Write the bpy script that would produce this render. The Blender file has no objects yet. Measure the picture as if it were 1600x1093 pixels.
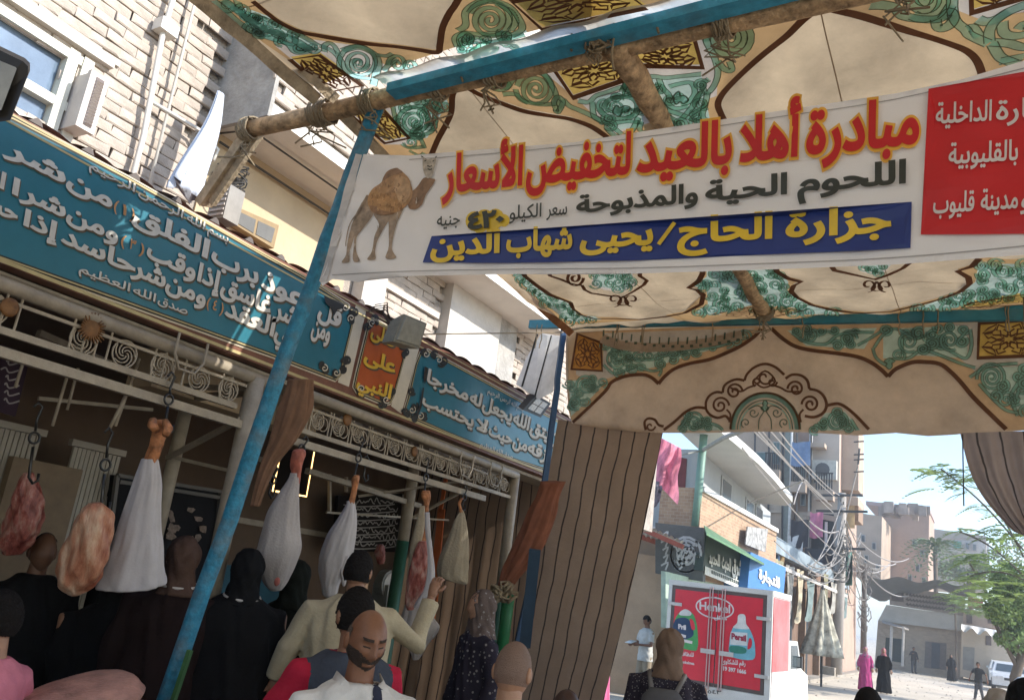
import bpy, math, random
import numpy as np
from mathutils import Vector, Matrix
from mathutils.geometry import delaunay_2d_cdt
random.seed(7)
S=bpy.context.scene; COL=S.collection; PI=math.pi
# ---------------------------------------------------------------- camera
FL=1300.0; CAM=np.array([0,0,1.95])
def _n(v): v=np.array(v,float); return v/np.linalg.norm(v)
_Y=_n([748,-469.5,-FL]); _Z=np.array([566.,4495.,0]); _Z[2]=-(_Y[0]*_Z[0]+_Y[1]*_Z[1])/_Y[2]; _Z=_n(_Z)
_X=np.cross(_Y,_Z); ROT=np.array([_X,_Y,_Z])
cd=bpy.data.cameras.new('camera'); cd.sensor_width=36; cd.lens=36*FL/1600; cd.clip_end=2000; cd.clip_start=.05
cam=bpy.data.objects.new('camera',cd); COL.objects.link(cam); S.camera=cam
m4=Matrix([list(ROT[i])+[CAM[i]] for i in range(3)]+[[0,0,0,1]]); cam.matrix_world=m4
# ---------------------------------------------------------------- light
SUN=_n([1.62,.34,1.0])
el=math.asin(SUN[2]); az=math.atan2(SUN[0],SUN[1])
W=bpy.data.worlds.new("World"); S.world=W; W.use_nodes=True
nt=W.node_tree; bg=nt.nodes['Background']; sk=nt.nodes.new('ShaderNodeTexSky'); sk.sky_type='NISHITA'
sk.sun_disc=False; sk.sun_elevation=el; sk.sun_rotation=az; sk.air_density=1.0; sk.dust_density=.4; sk.ozone_density=2.5
nt.links.new(sk.outputs[0],bg.inputs[0]); bg.inputs[1].default_value=.15
sd=bpy.data.lights.new('sun','SUN'); sd.energy=2.9; sd.angle=math.radians(.5); sd.color=(1,.95,.87)
so=bpy.data.objects.new('sun',sd); COL.objects.link(so); so.rotation_euler=Vector(SUN).to_track_quat('Z','Y').to_euler(); so.location=(20,5,30)
vs=S.view_settings; vs.view_transform='Standard'; vs.look='None'; vs.gamma=1; vs.use_curve_mapping=False; vs.exposure=1.38
S.cycles.max_bounces=8; S.cycles.diffuse_bounces=5; S.cycles.transmission_bounces=6
# ---------------------------------------------------------------- pixel -> place helpers (photo 1600x1093)
def ray(u,v): return ROT@np.array([u-800,-(v-546.5),-FL])/FL
def PX(u,v,x): d=ray(u,v); return CAM+d*(x-CAM[0])/d[0]
def PY(u,v,y): d=ray(u,v); return CAM+d*(y-CAM[1])/d[1]
def PZ(u,v,z): d=ray(u,v); return CAM+d*(z-CAM[2])/d[2]
def PD(u,v,D): return CAM+ray(u,v)*D
def PROJ(p):
    c=ROT.T@(np.array(p,float)-CAM); return (800+FL*c[0]/-c[2],546.5-FL*c[1]/-c[2])
def lin(c): c=c/255; return c/12.92 if c<=.04045 else ((c+.055)/1.055)**2.4
def rgb(r,g,b,k=1): return (lin(r)*k,lin(g)*k,lin(b)*k)
# ---------------------------------------------------------------- materials
MATS={}
def M(name,col,rough=.75,var=.12,vs_=6,bump=.0,bs=60,metal=0,trans=0,spec=.4,emit=0,grain=None,dirt=0,alpha=None):
    if name in MATS: return MATS[name]
    m=bpy.data.materials.new(name); m.use_nodes=True; n=m.node_tree; L=n.links; b=n.nodes['Principled BSDF']
    b.inputs['Roughness'].default_value=rough; b.inputs['Metallic'].default_value=metal; b.inputs['Specular IOR Level'].default_value=spec
    tc=n.nodes.new('ShaderNodeTexCoord'); src=tc.outputs['Object']
    if grain:
        mp=n.nodes.new('ShaderNodeMapping'); mp.inputs['Scale'].default_value=grain; L.new(src,mp.inputs[0]); src=mp.outputs[0]
    nz=n.nodes.new('ShaderNodeTexNoise'); nz.inputs['Scale'].default_value=vs_; nz.inputs['Detail'].default_value=8; nz.inputs['Roughness'].default_value=.65; L.new(src,nz.inputs['Vector'])
    rp=n.nodes.new('ShaderNodeValToRGB'); rp.color_ramp.elements[0].position=.3; rp.color_ramp.elements[1].position=.7
    rp.color_ramp.elements[0].color=tuple(c*(1-var*1.6) for c in col)+(1,); rp.color_ramp.elements[1].color=tuple(min(1,c*(1+var)) for c in col)+(1,)
    L.new(nz.outputs[0],rp.inputs[0]); out=rp.outputs[0]
    if dirt:
        n2=n.nodes.new('ShaderNodeTexNoise'); n2.inputs['Scale'].default_value=vs_*.35; n2.inputs['Detail'].default_value=6; L.new(tc.outputs['Object'],n2.inputs['Vector'])
        r2=n.nodes.new('ShaderNodeValToRGB'); r2.color_ramp.elements[0].position=.45; r2.color_ramp.elements[1].position=.75; r2.color_ramp.elements[1].color=(dirt,)*3+(1,)
        L.new(n2.outputs[0],r2.inputs[0]); mx=n.nodes.new('ShaderNodeMixRGB'); mx.inputs[2].default_value=tuple(c*.35 for c in (.5,.42,.33))+(1,)
        L.new(r2.outputs[0],mx.inputs[0]); L.new(out,mx.inputs[1]); out=mx.outputs[0]
    L.new(out,b.inputs['Base Color'])
    if bump:
        n3=n.nodes.new('ShaderNodeTexNoise'); n3.inputs['Scale'].default_value=bs; n3.inputs['Detail'].default_value=6; L.new(src,n3.inputs['Vector'])
        bp=n.nodes.new('ShaderNodeBump'); bp.inputs['Strength'].default_value=bump; bp.inputs['Distance'].default_value=.02; L.new(n3.outputs[0],bp.inputs['Height']); L.new(bp.outputs[0],b.inputs['Normal'])
    if trans:
        t=n.nodes.new('ShaderNodeBsdfTranslucent'); L.new(out,t.inputs[0]); ms=n.nodes.new('ShaderNodeMixShader'); ms.inputs[0].default_value=trans
        L.new(b.outputs[0],ms.inputs[1]); L.new(t.outputs[0],ms.inputs[2]); L.new(ms.outputs[0],n.nodes['Material Output'].inputs[0])
    if emit: b.inputs['Emission Color'].default_value=tuple(col)+(1,); b.inputs['Emission Strength'].default_value=emit
    MATS[name]=m
    return m
def stripe_mat(name,base,line,pitch,wid,off2=None,trans=.35):
    """cloth with printed stripes along V, at every `pitch` metres of U"""
    m=M(name,base,rough=.9,var=.1,vs_=3,bump=.25,bs=25,trans=trans); n=m.node_tree; L=n.links
    rp=[x for x in n.nodes if x.type=='VALTORGB'][0]
    uv=n.nodes.new('ShaderNodeUVMap'); sp=n.nodes.new('ShaderNodeSeparateXYZ'); L.new(uv.outputs[0],sp.inputs[0])
    def mth(op,a,bv):
        q=n.nodes.new('ShaderNodeMath'); q.operation=op
        L.new(a,q.inputs[0])
        if isinstance(bv,(int,float)): q.inputs[1].default_value=bv
        else: L.new(bv,q.inputs[1])
        return q.outputs[0]
    nz_=n.nodes.new('ShaderNodeTexNoise'); nz_.inputs['Scale'].default_value=2.2; nz_.inputs['Detail'].default_value=3; L.new([x for x in n.nodes if x.type=='TEX_COORD'][0].outputs['Object'],nz_.inputs['Vector']); jm=mth('MULTIPLY',nz_.outputs[0],.11); ju=mth('ADD',sp.outputs[0],jm); md=mth('PINGPONG',ju,pitch/2); lt=mth('LESS_THAN',md,wid)
    mx=n.nodes.new('ShaderNodeMixRGB'); mx.inputs[2].default_value=tuple(line)+(1,); L.new(lt,mx.inputs[0]); L.new(rp.outputs[0],mx.inputs[1])
    b=n.nodes['Principled BSDF']; L.new(mx.outputs[0],b.inputs['Base Color'])
    for x in n.nodes:
        if x.type=='BSDF_TRANSLUCENT': L.new(mx.outputs[0],x.inputs[0])
    return m
# ---------------------------------------------------------------- mesh helpers
class MB:
    def __init__(s): s.v=[]; s.f=[]; s.uv=None
    def add(s,v,f):
        k=len(s.v); s.v+= [tuple(map(float,p)) for p in v]; s.f+=[tuple(i+k for i in q) for q in f]; return s
    def box(s,a,b,bev=0):
        x0,y0,z0=[min(a[i],b[i]) for i in range(3)]; x1,y1,z1=[max(a[i],b[i]) for i in range(3)]
        return s.add([(x0,y0,z0),(x1,y0,z0),(x1,y1,z0),(x0,y1,z0),(x0,y0,z1),(x1,y0,z1),(x1,y1,z1),(x0,y1,z1)],
              [(3,2,1,0),(4,5,6,7),(0,1,5,4),(1,2,6,5),(2,3,7,6),(3,0,4,7)])
    def obox(s,c,ax,ay,az):
        c,ax,ay,az=map(np.array,(c,ax,ay,az)); v=[c+i*ax+j*ay+k*az for k in(-1,1) for j in(-1,1) for i in(-1,1)]
        return s.add(v,[(0,2,3,1),(4,5,7,6),(0,1,5,4),(1,3,7,5),(3,2,6,7),(2,0,4,6)])
    def bar(s,p,q,w,h=None,up=(0,0,1)):
        h=h or w; p=np.array(p,float);q=np.array(q,float);d=q-p;l=np.linalg.norm(d);d/=l
        a=np.cross(d,up); 
        if np.linalg.norm(a)<1e-3: a=np.cross(d,(1,0,0))
        a/=np.linalg.norm(a); b=np.cross(d,a); return s.obox((p+q)/2,d*l/2,a*w/2,b*h/2)
    def tube(s,pts,r,n=8,cap=True,lump=0):
        pts=[np.array(p,float) for p in pts]; m=len(pts); rs=r if isinstance(r,(list,tuple)) else [r]*m
        k=len(s.v); prev=None; vv=[]
        for i,p in enumerate(pts):
            d=pts[min(i+1,m-1)]-pts[max(i-1,0)]; d=d/(np.linalg.norm(d)+1e-9)
            if prev is None:
                a=np.cross(d,(0,0,1)); 
                if np.linalg.norm(a)<.1: a=np.cross(d,(1,0,0))
            else: a=prev-d*np.dot(prev,d)
            a/=np.linalg.norm(a)+1e-9; prev=a; b=np.cross(d,a)
            for j in range(n):
                t=2*PI*j/n; rr=rs[i]*(1+(random.uniform(-lump,lump) if lump else 0)); vv.append(p+rr*(math.cos(t)*a+math.sin(t)*b))
        ff=[(i*n+j,i*n+(j+1)%n,(i+1)*n+(j+1)%n,(i+1)*n+j) for i in range(m-1) for j in range(n)]
        if cap: ff+=[tuple(range(n))[::-1],tuple(range((m-1)*n,m*n))]
        return s.add(vv,ff)
    def loft(s,rings,cap=True):
        n=len(rings[0]); m=len(rings); vv=[p for r in rings for p in r]
        ff=[(i*n+j,i*n+(j+1)%n,(i+1)*n+(j+1)%n,(i+1)*n+j) for i in range(m-1) for j in range(n)]
        if cap: ff+=[tuple(range(n))[::-1],tuple(range((m-1)*n,m*n))]
        return s.add(vv,ff)
    def ball(s,c,r,n=12,m=8):
        r=r if isinstance(r,(tuple,list)) else (r,r,r); vv=[];ff=[]
        for i in range(m+1):
            a=PI*i/m
            for j in range(n): t=2*PI*j/n; vv.append((c[0]+r[0]*math.sin(a)*math.cos(t),c[1]+r[1]*math.sin(a)*math.sin(t),c[2]+r[2]*math.cos(a)))
        for i in range(m):
            for j in range(n): ff.append((i*n+j,(i+1)*n+j,(i+1)*n+(j+1)%n,i*n+(j+1)%n))
        return s.add(vv,ff)
    def poly(s,front,back):
        n=len(front); return s.add(list(front)+list(back),[tuple(range(n)),tuple(range(2*n-1,n-1,-1))]+[(i,i+n,(i+1)%n+n,(i+1)%n)[::-1] for i in range(n)])
    def grid(s,f,nu,nv,close=False):
        vv=[f(i/nu,j/nv) for j in range(nv+1) for i in range(nu+1)]
        return s.add(vv,[(j*(nu+1)+i,j*(nu+1)+i+1,(j+1)*(nu+1)+i+1,(j+1)*(nu+1)+i) for j in range(nv) for i in range(nu)])
def mesh(name,mb,m,smooth=False,uvs=None):
    me=bpy.data.meshes.new(name); me.from_pydata(mb.v,[],mb.f); me.update()
    if m: 
        for q in (m if isinstance(m,list) else [m]): me.materials.append(q)
    if smooth: me.shade_smooth()
    if uvs is not None:
        l=me.uv_layers.new(name='UVMap')
        for lp in me.loops: l.data[lp.index].uv=uvs[lp.vertex_index]
    return me
def tag(o,label,cat,group=None):
    if not o.name.strip(): raise Exception
    o['label']=label; o['category']=cat
    if group: o['group']=group
    return o
def thing(name,label,cat,loc=(0,0,0),group=None):
    o=bpy.data.objects.new(name,None); COL.objects.link(o); o.location=tuple(map(float,loc)); o.empty_display_size=.1
    return tag(o,label,cat,group)
def wl(o):
    l=Vector(o.location); p=o.parent
    while p: l=l+Vector(p.location); p=p.parent
    return l
def obj(name,mb,m,parent=None,smooth=False,kind=None,uvs=None,label=None):
    me=mesh(name,mb,m,smooth,uvs); o=bpy.data.objects.new(name,me); COL.objects.link(o)
    if parent: o.parent=parent; o.location=-wl(parent)
    if kind: o['kind']=kind
    if label: o['label']=label
    return o
def pxpoly(pts,x=None,y=None,th=.05,mb=None):
    """prism whose front outline is traced on the plane x=.. or y=.., thickness th away from the viewer"""
    mb=mb or MB()
    if x is not None: f=[PX(u,v,x) for u,v in pts]; b=[p-np.array([th,0,0]) for p in f]
    else: f=[PY(u,v,y) for u,v in pts]; b=[p+np.array([0,th,0]) for p in f]
    return mb.poly(f,b)
def smooth(pts,k=6,closed=False):
    P=[np.array(p,float) for p in pts]; n=len(P); out=[]
    if n<3: return P
    rng=range(n if closed else n-1)
    for i in rng:
        p0=P[(i-1)%n] if (closed or i>0) else P[0]; p1=P[i]; p2=P[(i+1)%n]; p3=P[(i+2)%n] if (closed or i+2<n) else P[-1]
        for j in range(k):
            t=j/k; out.append(.5*((2*p1)+(-p0+p2)*t+(2*p0-5*p1+4*p2-p3)*t*t+(-p0+3*p1-3*p2+p3)*t**3))
    if not closed: out.append(P[-1])
    return out
def wav(*a):
    s=0
    for i,x in enumerate(a): s+=math.sin(x*1.7+i*2.1)+.5*math.sin(x*4.1+i)
    return s/len(a)/1.5
# ---------------------------------------------------------------- surfaces that carry prints
class Surf:
    def __init__(s,axis,c,disp=None,sign=1): s.ax=axis; s.c=c; s.d=disp or (lambda a,b:0); s.sg=sign
    def to3(s,a,b,off=0):
        w=s.c+s.d(a,b)+off*s.sg
        return (w,a,b) if s.ax==0 else (a,w,b) if s.ax==1 else (a,b,w)
    def inv(s,u,v):
        w=s.c; r=ray(u,v)
        for _ in range(4):
            p=CAM+r*(w-CAM[s.ax])/r[s.ax]; ab=(p[1],p[2]) if s.ax==0 else (p[0],p[2]) if s.ax==1 else (p[0],p[1]); w=s.c+s.d(*ab)
        p=CAM+r*(w-CAM[s.ax])/r[s.ax]
        return (p[1],p[2]) if s.ax==0 else (p[0],p[2]) if s.ax==1 else (p[0],p[1])
def wind(loops,P):
    w=np.zeros(len(P)); x=P[:,0][:,None]; y=P[:,1][:,None]
    for L_ in loops:
        A=np.array(L_); B=np.roll(A,-1,0); ax,ay,bx,by=A[:,0][None],A[:,1][None],B[:,0][None],B[:,1][None]
        up=(ay<=y)&(by>y); dn=(ay>y)&(by<=y); cr=(bx-ax)*(y-ay)-(x-ax)*(by-ay)
        w+=(up&(cr>0)).sum(1)-(dn&(cr<0)).sum(1)
    return w
def cdt(loops,grid=0,eps=1e-6):
    vs=[];es=[]
    for l in loops:
        k=len(vs); vs+=[Vector((float(p[0]),float(p[1]))) for p in l]; n=len(l); es+=[(k+i,k+(i+1)%n) for i in range(n)]
    if grid:
        A=np.array([tuple(v) for v in vs]); lo=A.min(0); hi=A.max(0)
        G=np.array([(x+random.uniform(-.1,.1)*grid,y+random.uniform(-.1,.1)*grid) for x in np.arange(lo[0]+grid/2,hi[0],grid) for y in np.arange(lo[1]+grid/2,hi[1],grid)])
        if len(G):
            G=G[wind(loops,G)!=0]; vs+=[Vector(map(float,g)) for g in G]
    r=delaunay_2d_cdt(vs,es,[],0,eps); V=np.array([tuple(v) for v in r[0]]); F=np.array([f for f in r[2] if len(f)==3])
    C=V[F].mean(1); k=wind(loops,C)!=0; return V,F[k]
def fillmb(mb,loops,surf,off,grid=0,px=True):
    lab=[[surf.inv(u,v) for u,v in l] for l in loops] if px else loops
    V,F=cdt(lab,grid); v3=[surf.to3(a,b,off) for a,b in V]; mb.add(v3,[tuple(int(i) for i in f) for f in F]); return mb
_eps=[0]
def strip(mb,pts,w,surf,off,px=True,closed=False,taper=0):
    ab=[np.array(surf.inv(*p) if px else p) for p in pts]; n=len(ab); _eps[0]=(_eps[0]+1)%12; off=off+_eps[0]*.00012; vv=[]
    for i,p in enumerate(ab):
        a=ab[(i-1)%n] if closed or i>0 else p; b=ab[(i+1)%n] if closed or i<n-1 else p
        d=b-a; d/=np.linalg.norm(d)+1e-9; nn=np.array([-d[1],d[0]]); ww=w/2
        if taper: t=i/(n-1); ww*=max(.15,1-taper*t)
        vv+= [surf.to3(*(p+nn*ww),off),surf.to3(*(p-nn*ww),off)]
    k=n if closed else n-1
    mb.add(vv,[(2*i,2*((i+1)%n),2*((i+1)%n)+1,2*i+1) for i in range(k)]); return mb
# ---------------------------------------------------------------- lettering (own shaping, outlines filled by winding number)
AB={'ا':0xFE8D,'أ':0xFE83,'إ':0xFE87,'ب':0xFE8F,'ة':0xFE93,'ت':0xFE95,'ث':0xFE99,'ج':0xFE9D,'ح':0xFEA1,'خ':0xFEA5,'د':0xFEA9,'ذ':0xFEAB,'ر':0xFEAD,'ز':0xFEAF,'س':0xFEB1,'ش':0xFEB5,'ص':0xFEB9,'ض':0xFEBD,'ط':0xFEC1,'ظ':0xFEC5,'ع':0xFEC9,'غ':0xFECD,'ف':0xFED1,'ق':0xFED5,'ك':0xFED9,'ل':0xFEDD,'م':0xFEE1,'ن':0xFEE5,'ه':0xFEE9,'و':0xFEED,'ى':0xFEEF,'ي':0xFEF1}
NJ='اأإدذرزوةى\x01\x02'
def shape(s):
    s=s.replace('لا','\x01').replace('لأ','\x02'); out=[]; n=len(s); isl=lambda c:c in AB or c in '\x01\x02'
    for i,c in enumerate(s):
        p=i>0 and isl(s[i-1]) and s[i-1] not in NJ; q=i<n-1 and isl(s[i+1])
        if c in '\x01\x02': out.append(chr((0xFEFB if c=='\x01' else 0xFEF7)+(1 if p else 0)))
        elif c in AB: out.append(chr(AB[c]+((1 if p else 0) if c in NJ else (3 if p and q else 2 if q else 1 if p else 0))))
        else: out.append({'(':')',')':'('}.get(c,c))
    return ''.join(reversed(out))
_tc={}
def outlines(s,bold=.0,arabic=True):
    key=(s,bold,arabic)
    if key in _tc: return _tc[key]
    cu=bpy.data.curves.new('lettering','FONT'); cu.body=shape(s) if arabic else s; cu.size=1; cu.fill_mode='NONE'; cu.resolution_u=3
    o=bpy.data.objects.new('lettering',cu); COL.objects.link(o); dg=bpy.context.evaluated_depsgraph_get(); dg.update()
    me=bpy.data.meshes.new_from_object(o.evaluated_get(dg)); V=[(v.co.x,v.co.y) for v in me.vertices]
    nx={}
    for e in me.edges: nx.setdefault(e.vertices[0],[]).append(e.vertices[1]); nx.setdefault(e.vertices[1],[]).append(e.vertices[0])
    seen=set(); loops=[]
    for st in range(len(V)):
        if st in seen or st not in nx: continue
        l=[st]; seen.add(st); cur=st; 
        while True:
            # keep spline order: prefer index+1
            c=[k for k in nx[cur] if k not in seen]
            if not c: break
            cur=cur+1 if cur+1 in c else c[0]; seen.add(cur); l.append(cur)
        if len(l)>2: loops.append(np.array([V[i] for i in l]))
    bpy.data.objects.remove(o); bpy.data.curves.remove(cu); bpy.data.meshes.remove(me)
    def area(l): x,y=l[:,0],l[:,1]; return .5*float((x*np.roll(y,-1)-y*np.roll(x,-1)).sum())
    sg=1 if sum(area(l) for l in loops)>0 else -1
    if bold:
        nl=[]
        for l in loops:
            keep=[0]
            for i in range(1,len(l)):
                if np.linalg.norm(l[i]-l[keep[-1]])>1e-4: keep.append(i)
            l=l[keep]; d=np.roll(l,-1,0)-l; d/=np.linalg.norm(d,axis=1)[:,None]+1e-9; nr=np.stack([d[:,1],-d[:,0]],1)*sg
            n0=np.roll(nr,1,0); mm=nr+n0; k=(mm*mm).sum(1); mm=mm*(2/np.maximum(k,.9))[:,None]; nl.append(l+mm*bold)
        loops=nl
    A=np.concatenate(loops); x0=A[:,0].min(); x1=A[:,0].max(); loops=[(l-np.array([x0,0]))/np.array([x1-x0,1]) for l in loops]
    _tc[key]=loops; return loops
def word(mb,s,u0,u1,base,h,surf,off,bold=.03,arabic=True,lean=0.0,adv=.71):
    """one word between photo columns u0..u1 on the baseline v=base(u), h = height of an alef"""
    ls=outlines(s,bold,arabic); out=[]
    for l in ls:
        q=[]
        for X,Y in l:
            u=u0+(u1-u0)*X; hh=h(u) if callable(h) else h; q.append(surf.inv(u+lean*Y*hh/adv, base(u)-Y*hh/adv))
        out.append(q)
    V,F=cdt(out,0,1e-7); mb.add([surf.to3(a,b,off) for a,b in V],[tuple(int(i) for i in f) for f in F])
def ln(u0,v0,u1,v1): return lambda u: v0+(v1-v0)*(u-u0)/(u1-u0)
# ---------------------------------------------------------------- common materials
WOOD=M('rough_log',(.54,.36,.20),rough=.85,var=.4,vs_=16,bump=.7,bs=45)
WOODG=M('grey_timber',(.46,.36,.24),rough=.85,var=.3,vs_=12,bump=.5,bs=40)
BLUE=M('blue_paint',(.045,.33,.50),rough=.5,var=.22,vs_=14,bump=.25,bs=50,dirt=.25)
TEALP=M('teal_paint',(.03,.16,.185),rough=.5,var=.12,vs_=3,bump=.1)
ROPE=M('jute_rope',(.32,.25,.16),rough=.95,bump=.6,bs=200)
WHITE=M('white_metal_paint',(.33,.28,.21),rough=.5,var=.15,vs_=12,dirt=.5,bump=.1)
# ================================================================ GROUND
g=MB().add([(-300,-100,0),(300,-100,0),(300,900,0),(-300,900,0)],[(0,1,2,3)])
obj('ground',g,M('dusty_earth',(.60,.52,.41),rough=.95,var=.12,vs_=.35,bump=.4,bs=8,dirt=.25),kind='structure')
g=MB().grid(lambda s,t:(-4.2+8.2*s,-8+24*t,.004+.004*wav(s*20,t*50)),30,60)
obj('road',g,M('worn_asphalt',(.20,.17,.14),rough=.9,var=.3,vs_=2,bump=.6,bs=40),kind='structure',smooth=True)
# ================================================================ BUTCHER'S BUILDING (upper wall, balcony, window)
BW=M('whitewashed_brick',(.43,.365,.305),rough=.9,var=.16,vs_=5,bump=.3,bs=60)
MORT=M('old_mortar',(.38,.33,.28),rough=.95,var=.2,vs_=8,bump=.8,bs=60)
REND=M('white_render',(.52,.48,.43),rough=.9,var=.08,vs_=4,bump=.2,bs=30)
YEL=M('yellow_render',(.50,.385,.25),rough=.9,var=.08,vs_=2,bump=.15,bs=25)
GREYR=M('grey_render',(.36,.34,.31),rough=.95,var=.22,vs_=5,bump=.6,bs=25)
XW=-5.0
bld=thing('butcher_building','whitewashed brick building with yellow balcony wall above the long teal shop sign','building',(XW,4,0))
obj('wall',MB().box((XW-.35,-3,4.0),(XW-.04,3.66,9)).box((XW-.3,5.15,4.6),(XW-.03,12.5,5.1)).box((XW-.35,5.35,3.2),(XW-.04,14,12)),MORT,bld)
# balcony: floor slab, brick parapet, yellow wall behind
zs=5.02
obj('balcony_slab',MB().box((XW-.4,3.64,zs),(-4.42,9.0,zs+.10)),M('pale_soffit',(.80,.76,.68),rough=.85,var=.06,vs_=3),bld)
pp=MB().box((-4.56,3.64,zs+.10),(-4.44,9.0,7.2)); obj('parapet',pp,MORT,bld)
obj('balcony_end_wall',MB().box((XW-.04,3.60,zs-.03),(-4.40,3.635,7.2)),GREYR,bld)  # grey colour paints in the shade on the balcony's end
obj('yellow_wall',MB().box((XW-.30,3.66,3.0),(XW-.02,5.35,zs)),YEL,bld)
for k,(a,b) in enumerate(((3.64,5.6),)):
    obj('conduit',MB().tube([(XW+.005,a+.05,zs-.02),(XW+.32,a+.08,zs-.03),(XW+.33,a+2,zs-.03)],.008),M('dark_cable',(.06,.055,.05)),bld)
cb=MB(); cb.tube([(XW+.02,3.7,zs-.09),(XW+.02,6,zs-.09)],.01); obj('cable',cb,MATS['dark_cable'],bld)
# pillars of the farther facade
for (u0,u1,m_) in ((688,722,REND),(722,772,REND),(772,803,GREYR),(545,582,REND)):
    a=PX(u0,500,XW); b=PX(u1,500,XW); obj('pilaster',MB().box((XW-.03,a[1],3.2),(XW+(.10 if m_ is REND else .06)+random.uniform(0,.02),b[1],9)),m_,bld)
obj('lintel',MB().box((XW-.03,PX(583,452,XW)[1],4.58),(XW+.05,PX(687,452,XW)[1],4.64)),REND,bld)
def inpoly(u,v,P):
    c=False; n=len(P)
    for i in range(n):
        (x1,y1),(x2,y2)=P[i],P[(i+1)%n]
        if (y1>v)!=(y2>v) and u<(x2-x1)*(v-y1)/(y2-y1)+x1: c=not c
    return c
brick_me=[]
for k in range(5):
    b=MB(); j=lambda s:random.uniform(-s,s)
    L_,D_,H_=.111,.009,.0345
    vv=[(sx*D_+j(.003),sy*L_+j(.006),sz*H_+j(.005)) for sz in(-1,1) for sy in(-1,1) for sx in(-1,1)]
    vv+= [(D_+.004+j(.002),sy*L_*.75+j(.01),sz*H_*.6+j(.004)) for sz in(-1,1) for sy in(-1,1)]
    b.add(vv,[(0,2,3,1),(4,5,7,6),(2,6,7,3),(0,1,5,4),(0,4,6,2),(1,3,9,8),(3,7,11,9),(7,5,10,11),(5,1,8,10),(8,9,11,10)])
    brick_me.append(mesh('brick',b,BW))
bricks=[]
def lay(x,y0,y1,z0,z1,test):
    z=z0; r=0
    while z<z1:
        y=y0+(.115 if r%2 else 0)+random.uniform(-.02,.02)
        while y<y1:
            u,v=PROJ((x,y,z)); 
            if test(u,v) and random.random()>.015: bricks.append((x,y,z))
            y+=.228+random.uniform(-.008,.008)
        z+=.076; r+=1
lay(XW,-.5,3.56,4.02,8,lambda u,v:-60<u<380 and -40<v<480 and not inpoly(u,v,[(-80,0),(0,28),(118,92),(96,205),(-80,130)]) )
lay(-4.42,3.72,8.8,zs+.16,7.2,lambda u,v:u<700 and -40<v<330)
def pil(u,v): return any(a-4<u+ (v-500)*.11<b+4 for a,b in((688,803),(545,582)))
lay(XW,5.5,12.6,3.7,5.6,lambda u,v:575<u<900 and 400<v<680 and not pil(u,v))
def bsize(b): p=np.array(b)-CAM; return -np.linalg.norm(p)
bricks.sort(key=bsize,reverse=True)
broot=bld
for i,b in enumerate(bricks[:300]):
    o=bpy.data.objects.new('brick',brick_me[i%5]); COL.objects.link(o); o.parent=broot; o.location=Vector(b)-wl(broot)+Vector((random.uniform(-.006,.007),0,0)); o.rotation_euler=(random.uniform(-.03,.03),random.uniform(-.05,.05),random.uniform(-.04,.04))
rest=MB()
for b in bricks[300:]:
    me=brick_me[random.randrange(5)]; dx=random.uniform(-.006,.007)
    rest.add([(v.co.x+b[0]+dx,v.co.y+b[1],v.co.z+b[2]) for v in me.vertices],[tuple(p.vertices) for p in me.polygons])
obj('brickwork',rest,BW,bld,kind='stuff')
print('bricks',len(bricks))
# window with frame and panes
wf=obj('window',MB().box((XW-.2,1.3,4.28),(XW-.06,2.62,4.95)),M('window_reveal',(.25,.25,.25)),bld)
fr=MB()
for z in (4.30,4.52,4.86): fr.box((XW-.05,1.2,z-.03),(XW+.03,2.56,z+.03))
for y in (1.9,2.50,2.60): fr.box((XW-.049,y-.035,4.22),(XW+.035,y+.035,4.9))
obj('window_frame',fr,M('cream_window_paint',(.62,.60,.50),rough=.5),wf)
for y0,y1 in ((1.2,1.86),(1.94,2.46)):
    for z0,z1 in ((4.33,4.49),(4.55,4.83)): obj('pane',MB().box((XW-.045,y0,z0),(XW-.035,y1,z1)),M('blue_glass',(.16,.22,.30),rough=.08,var=.2,vs_=2,spec=.8),wf)
obj('window_hood',MB().box((XW-.03,.6,4.93),(XW+.06,2.75,4.97)).box((XW-.03,.6,4.98),(XW+.03,2.8,5.02)),REND,bld)
# air conditioner: box with side and louvred grille
ac=thing('air_conditioner','pinkish white window air conditioner with louvred front beside the upper window','air conditioner',(XW,2.7,4.4))
ACM=M('ac_casing',(.52,.46,.41),rough=.5,var=.05)
A0=PX(100,300,XW)
fx=XW+.20; q4=[PX(*p,fx) for p in ((141,104),(168,125),(150,211),(121,199))]; y0,y1=np.mean([q4[0][1],q4[3][1]]),np.mean([q4[1][1],q4[2][1]]); z1,z0=np.mean([q4[0][2],q4[1][2]]),np.mean([q4[2][2],q4[3][2]])
obj('casing',MB().box((XW,y0+.01,z0+.01),(fx-.04,y1-.01,z1-.01)).box((fx-.037,y0,z0),(fx,y1,z1)),ACM,ac)
obj('grille_backing',MB().box((fx+.001,y0+.04,z0+.03),(fx+.004,y1-.03,z1-.03)),M('ac_dark',(.16,.13,.12)),ac)
n=14
for i in range(n):
    z=z0+.035+i*(z1-z0-.08)/n; obj('louvre',MB().add([(fx+.005,y0+.045,z),(fx+.005,y1-.035,z),(fx+.020,y1-.035,z+.009),(fx+.020,y0+.045,z+.009),(fx+.005,y0+.045,z+.014),(fx+.005,y1-.035,z+.014)],[(0,1,2,3),(3,2,5,4),(1,5,2),(0,3,4)]),ACM,ac)
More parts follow.
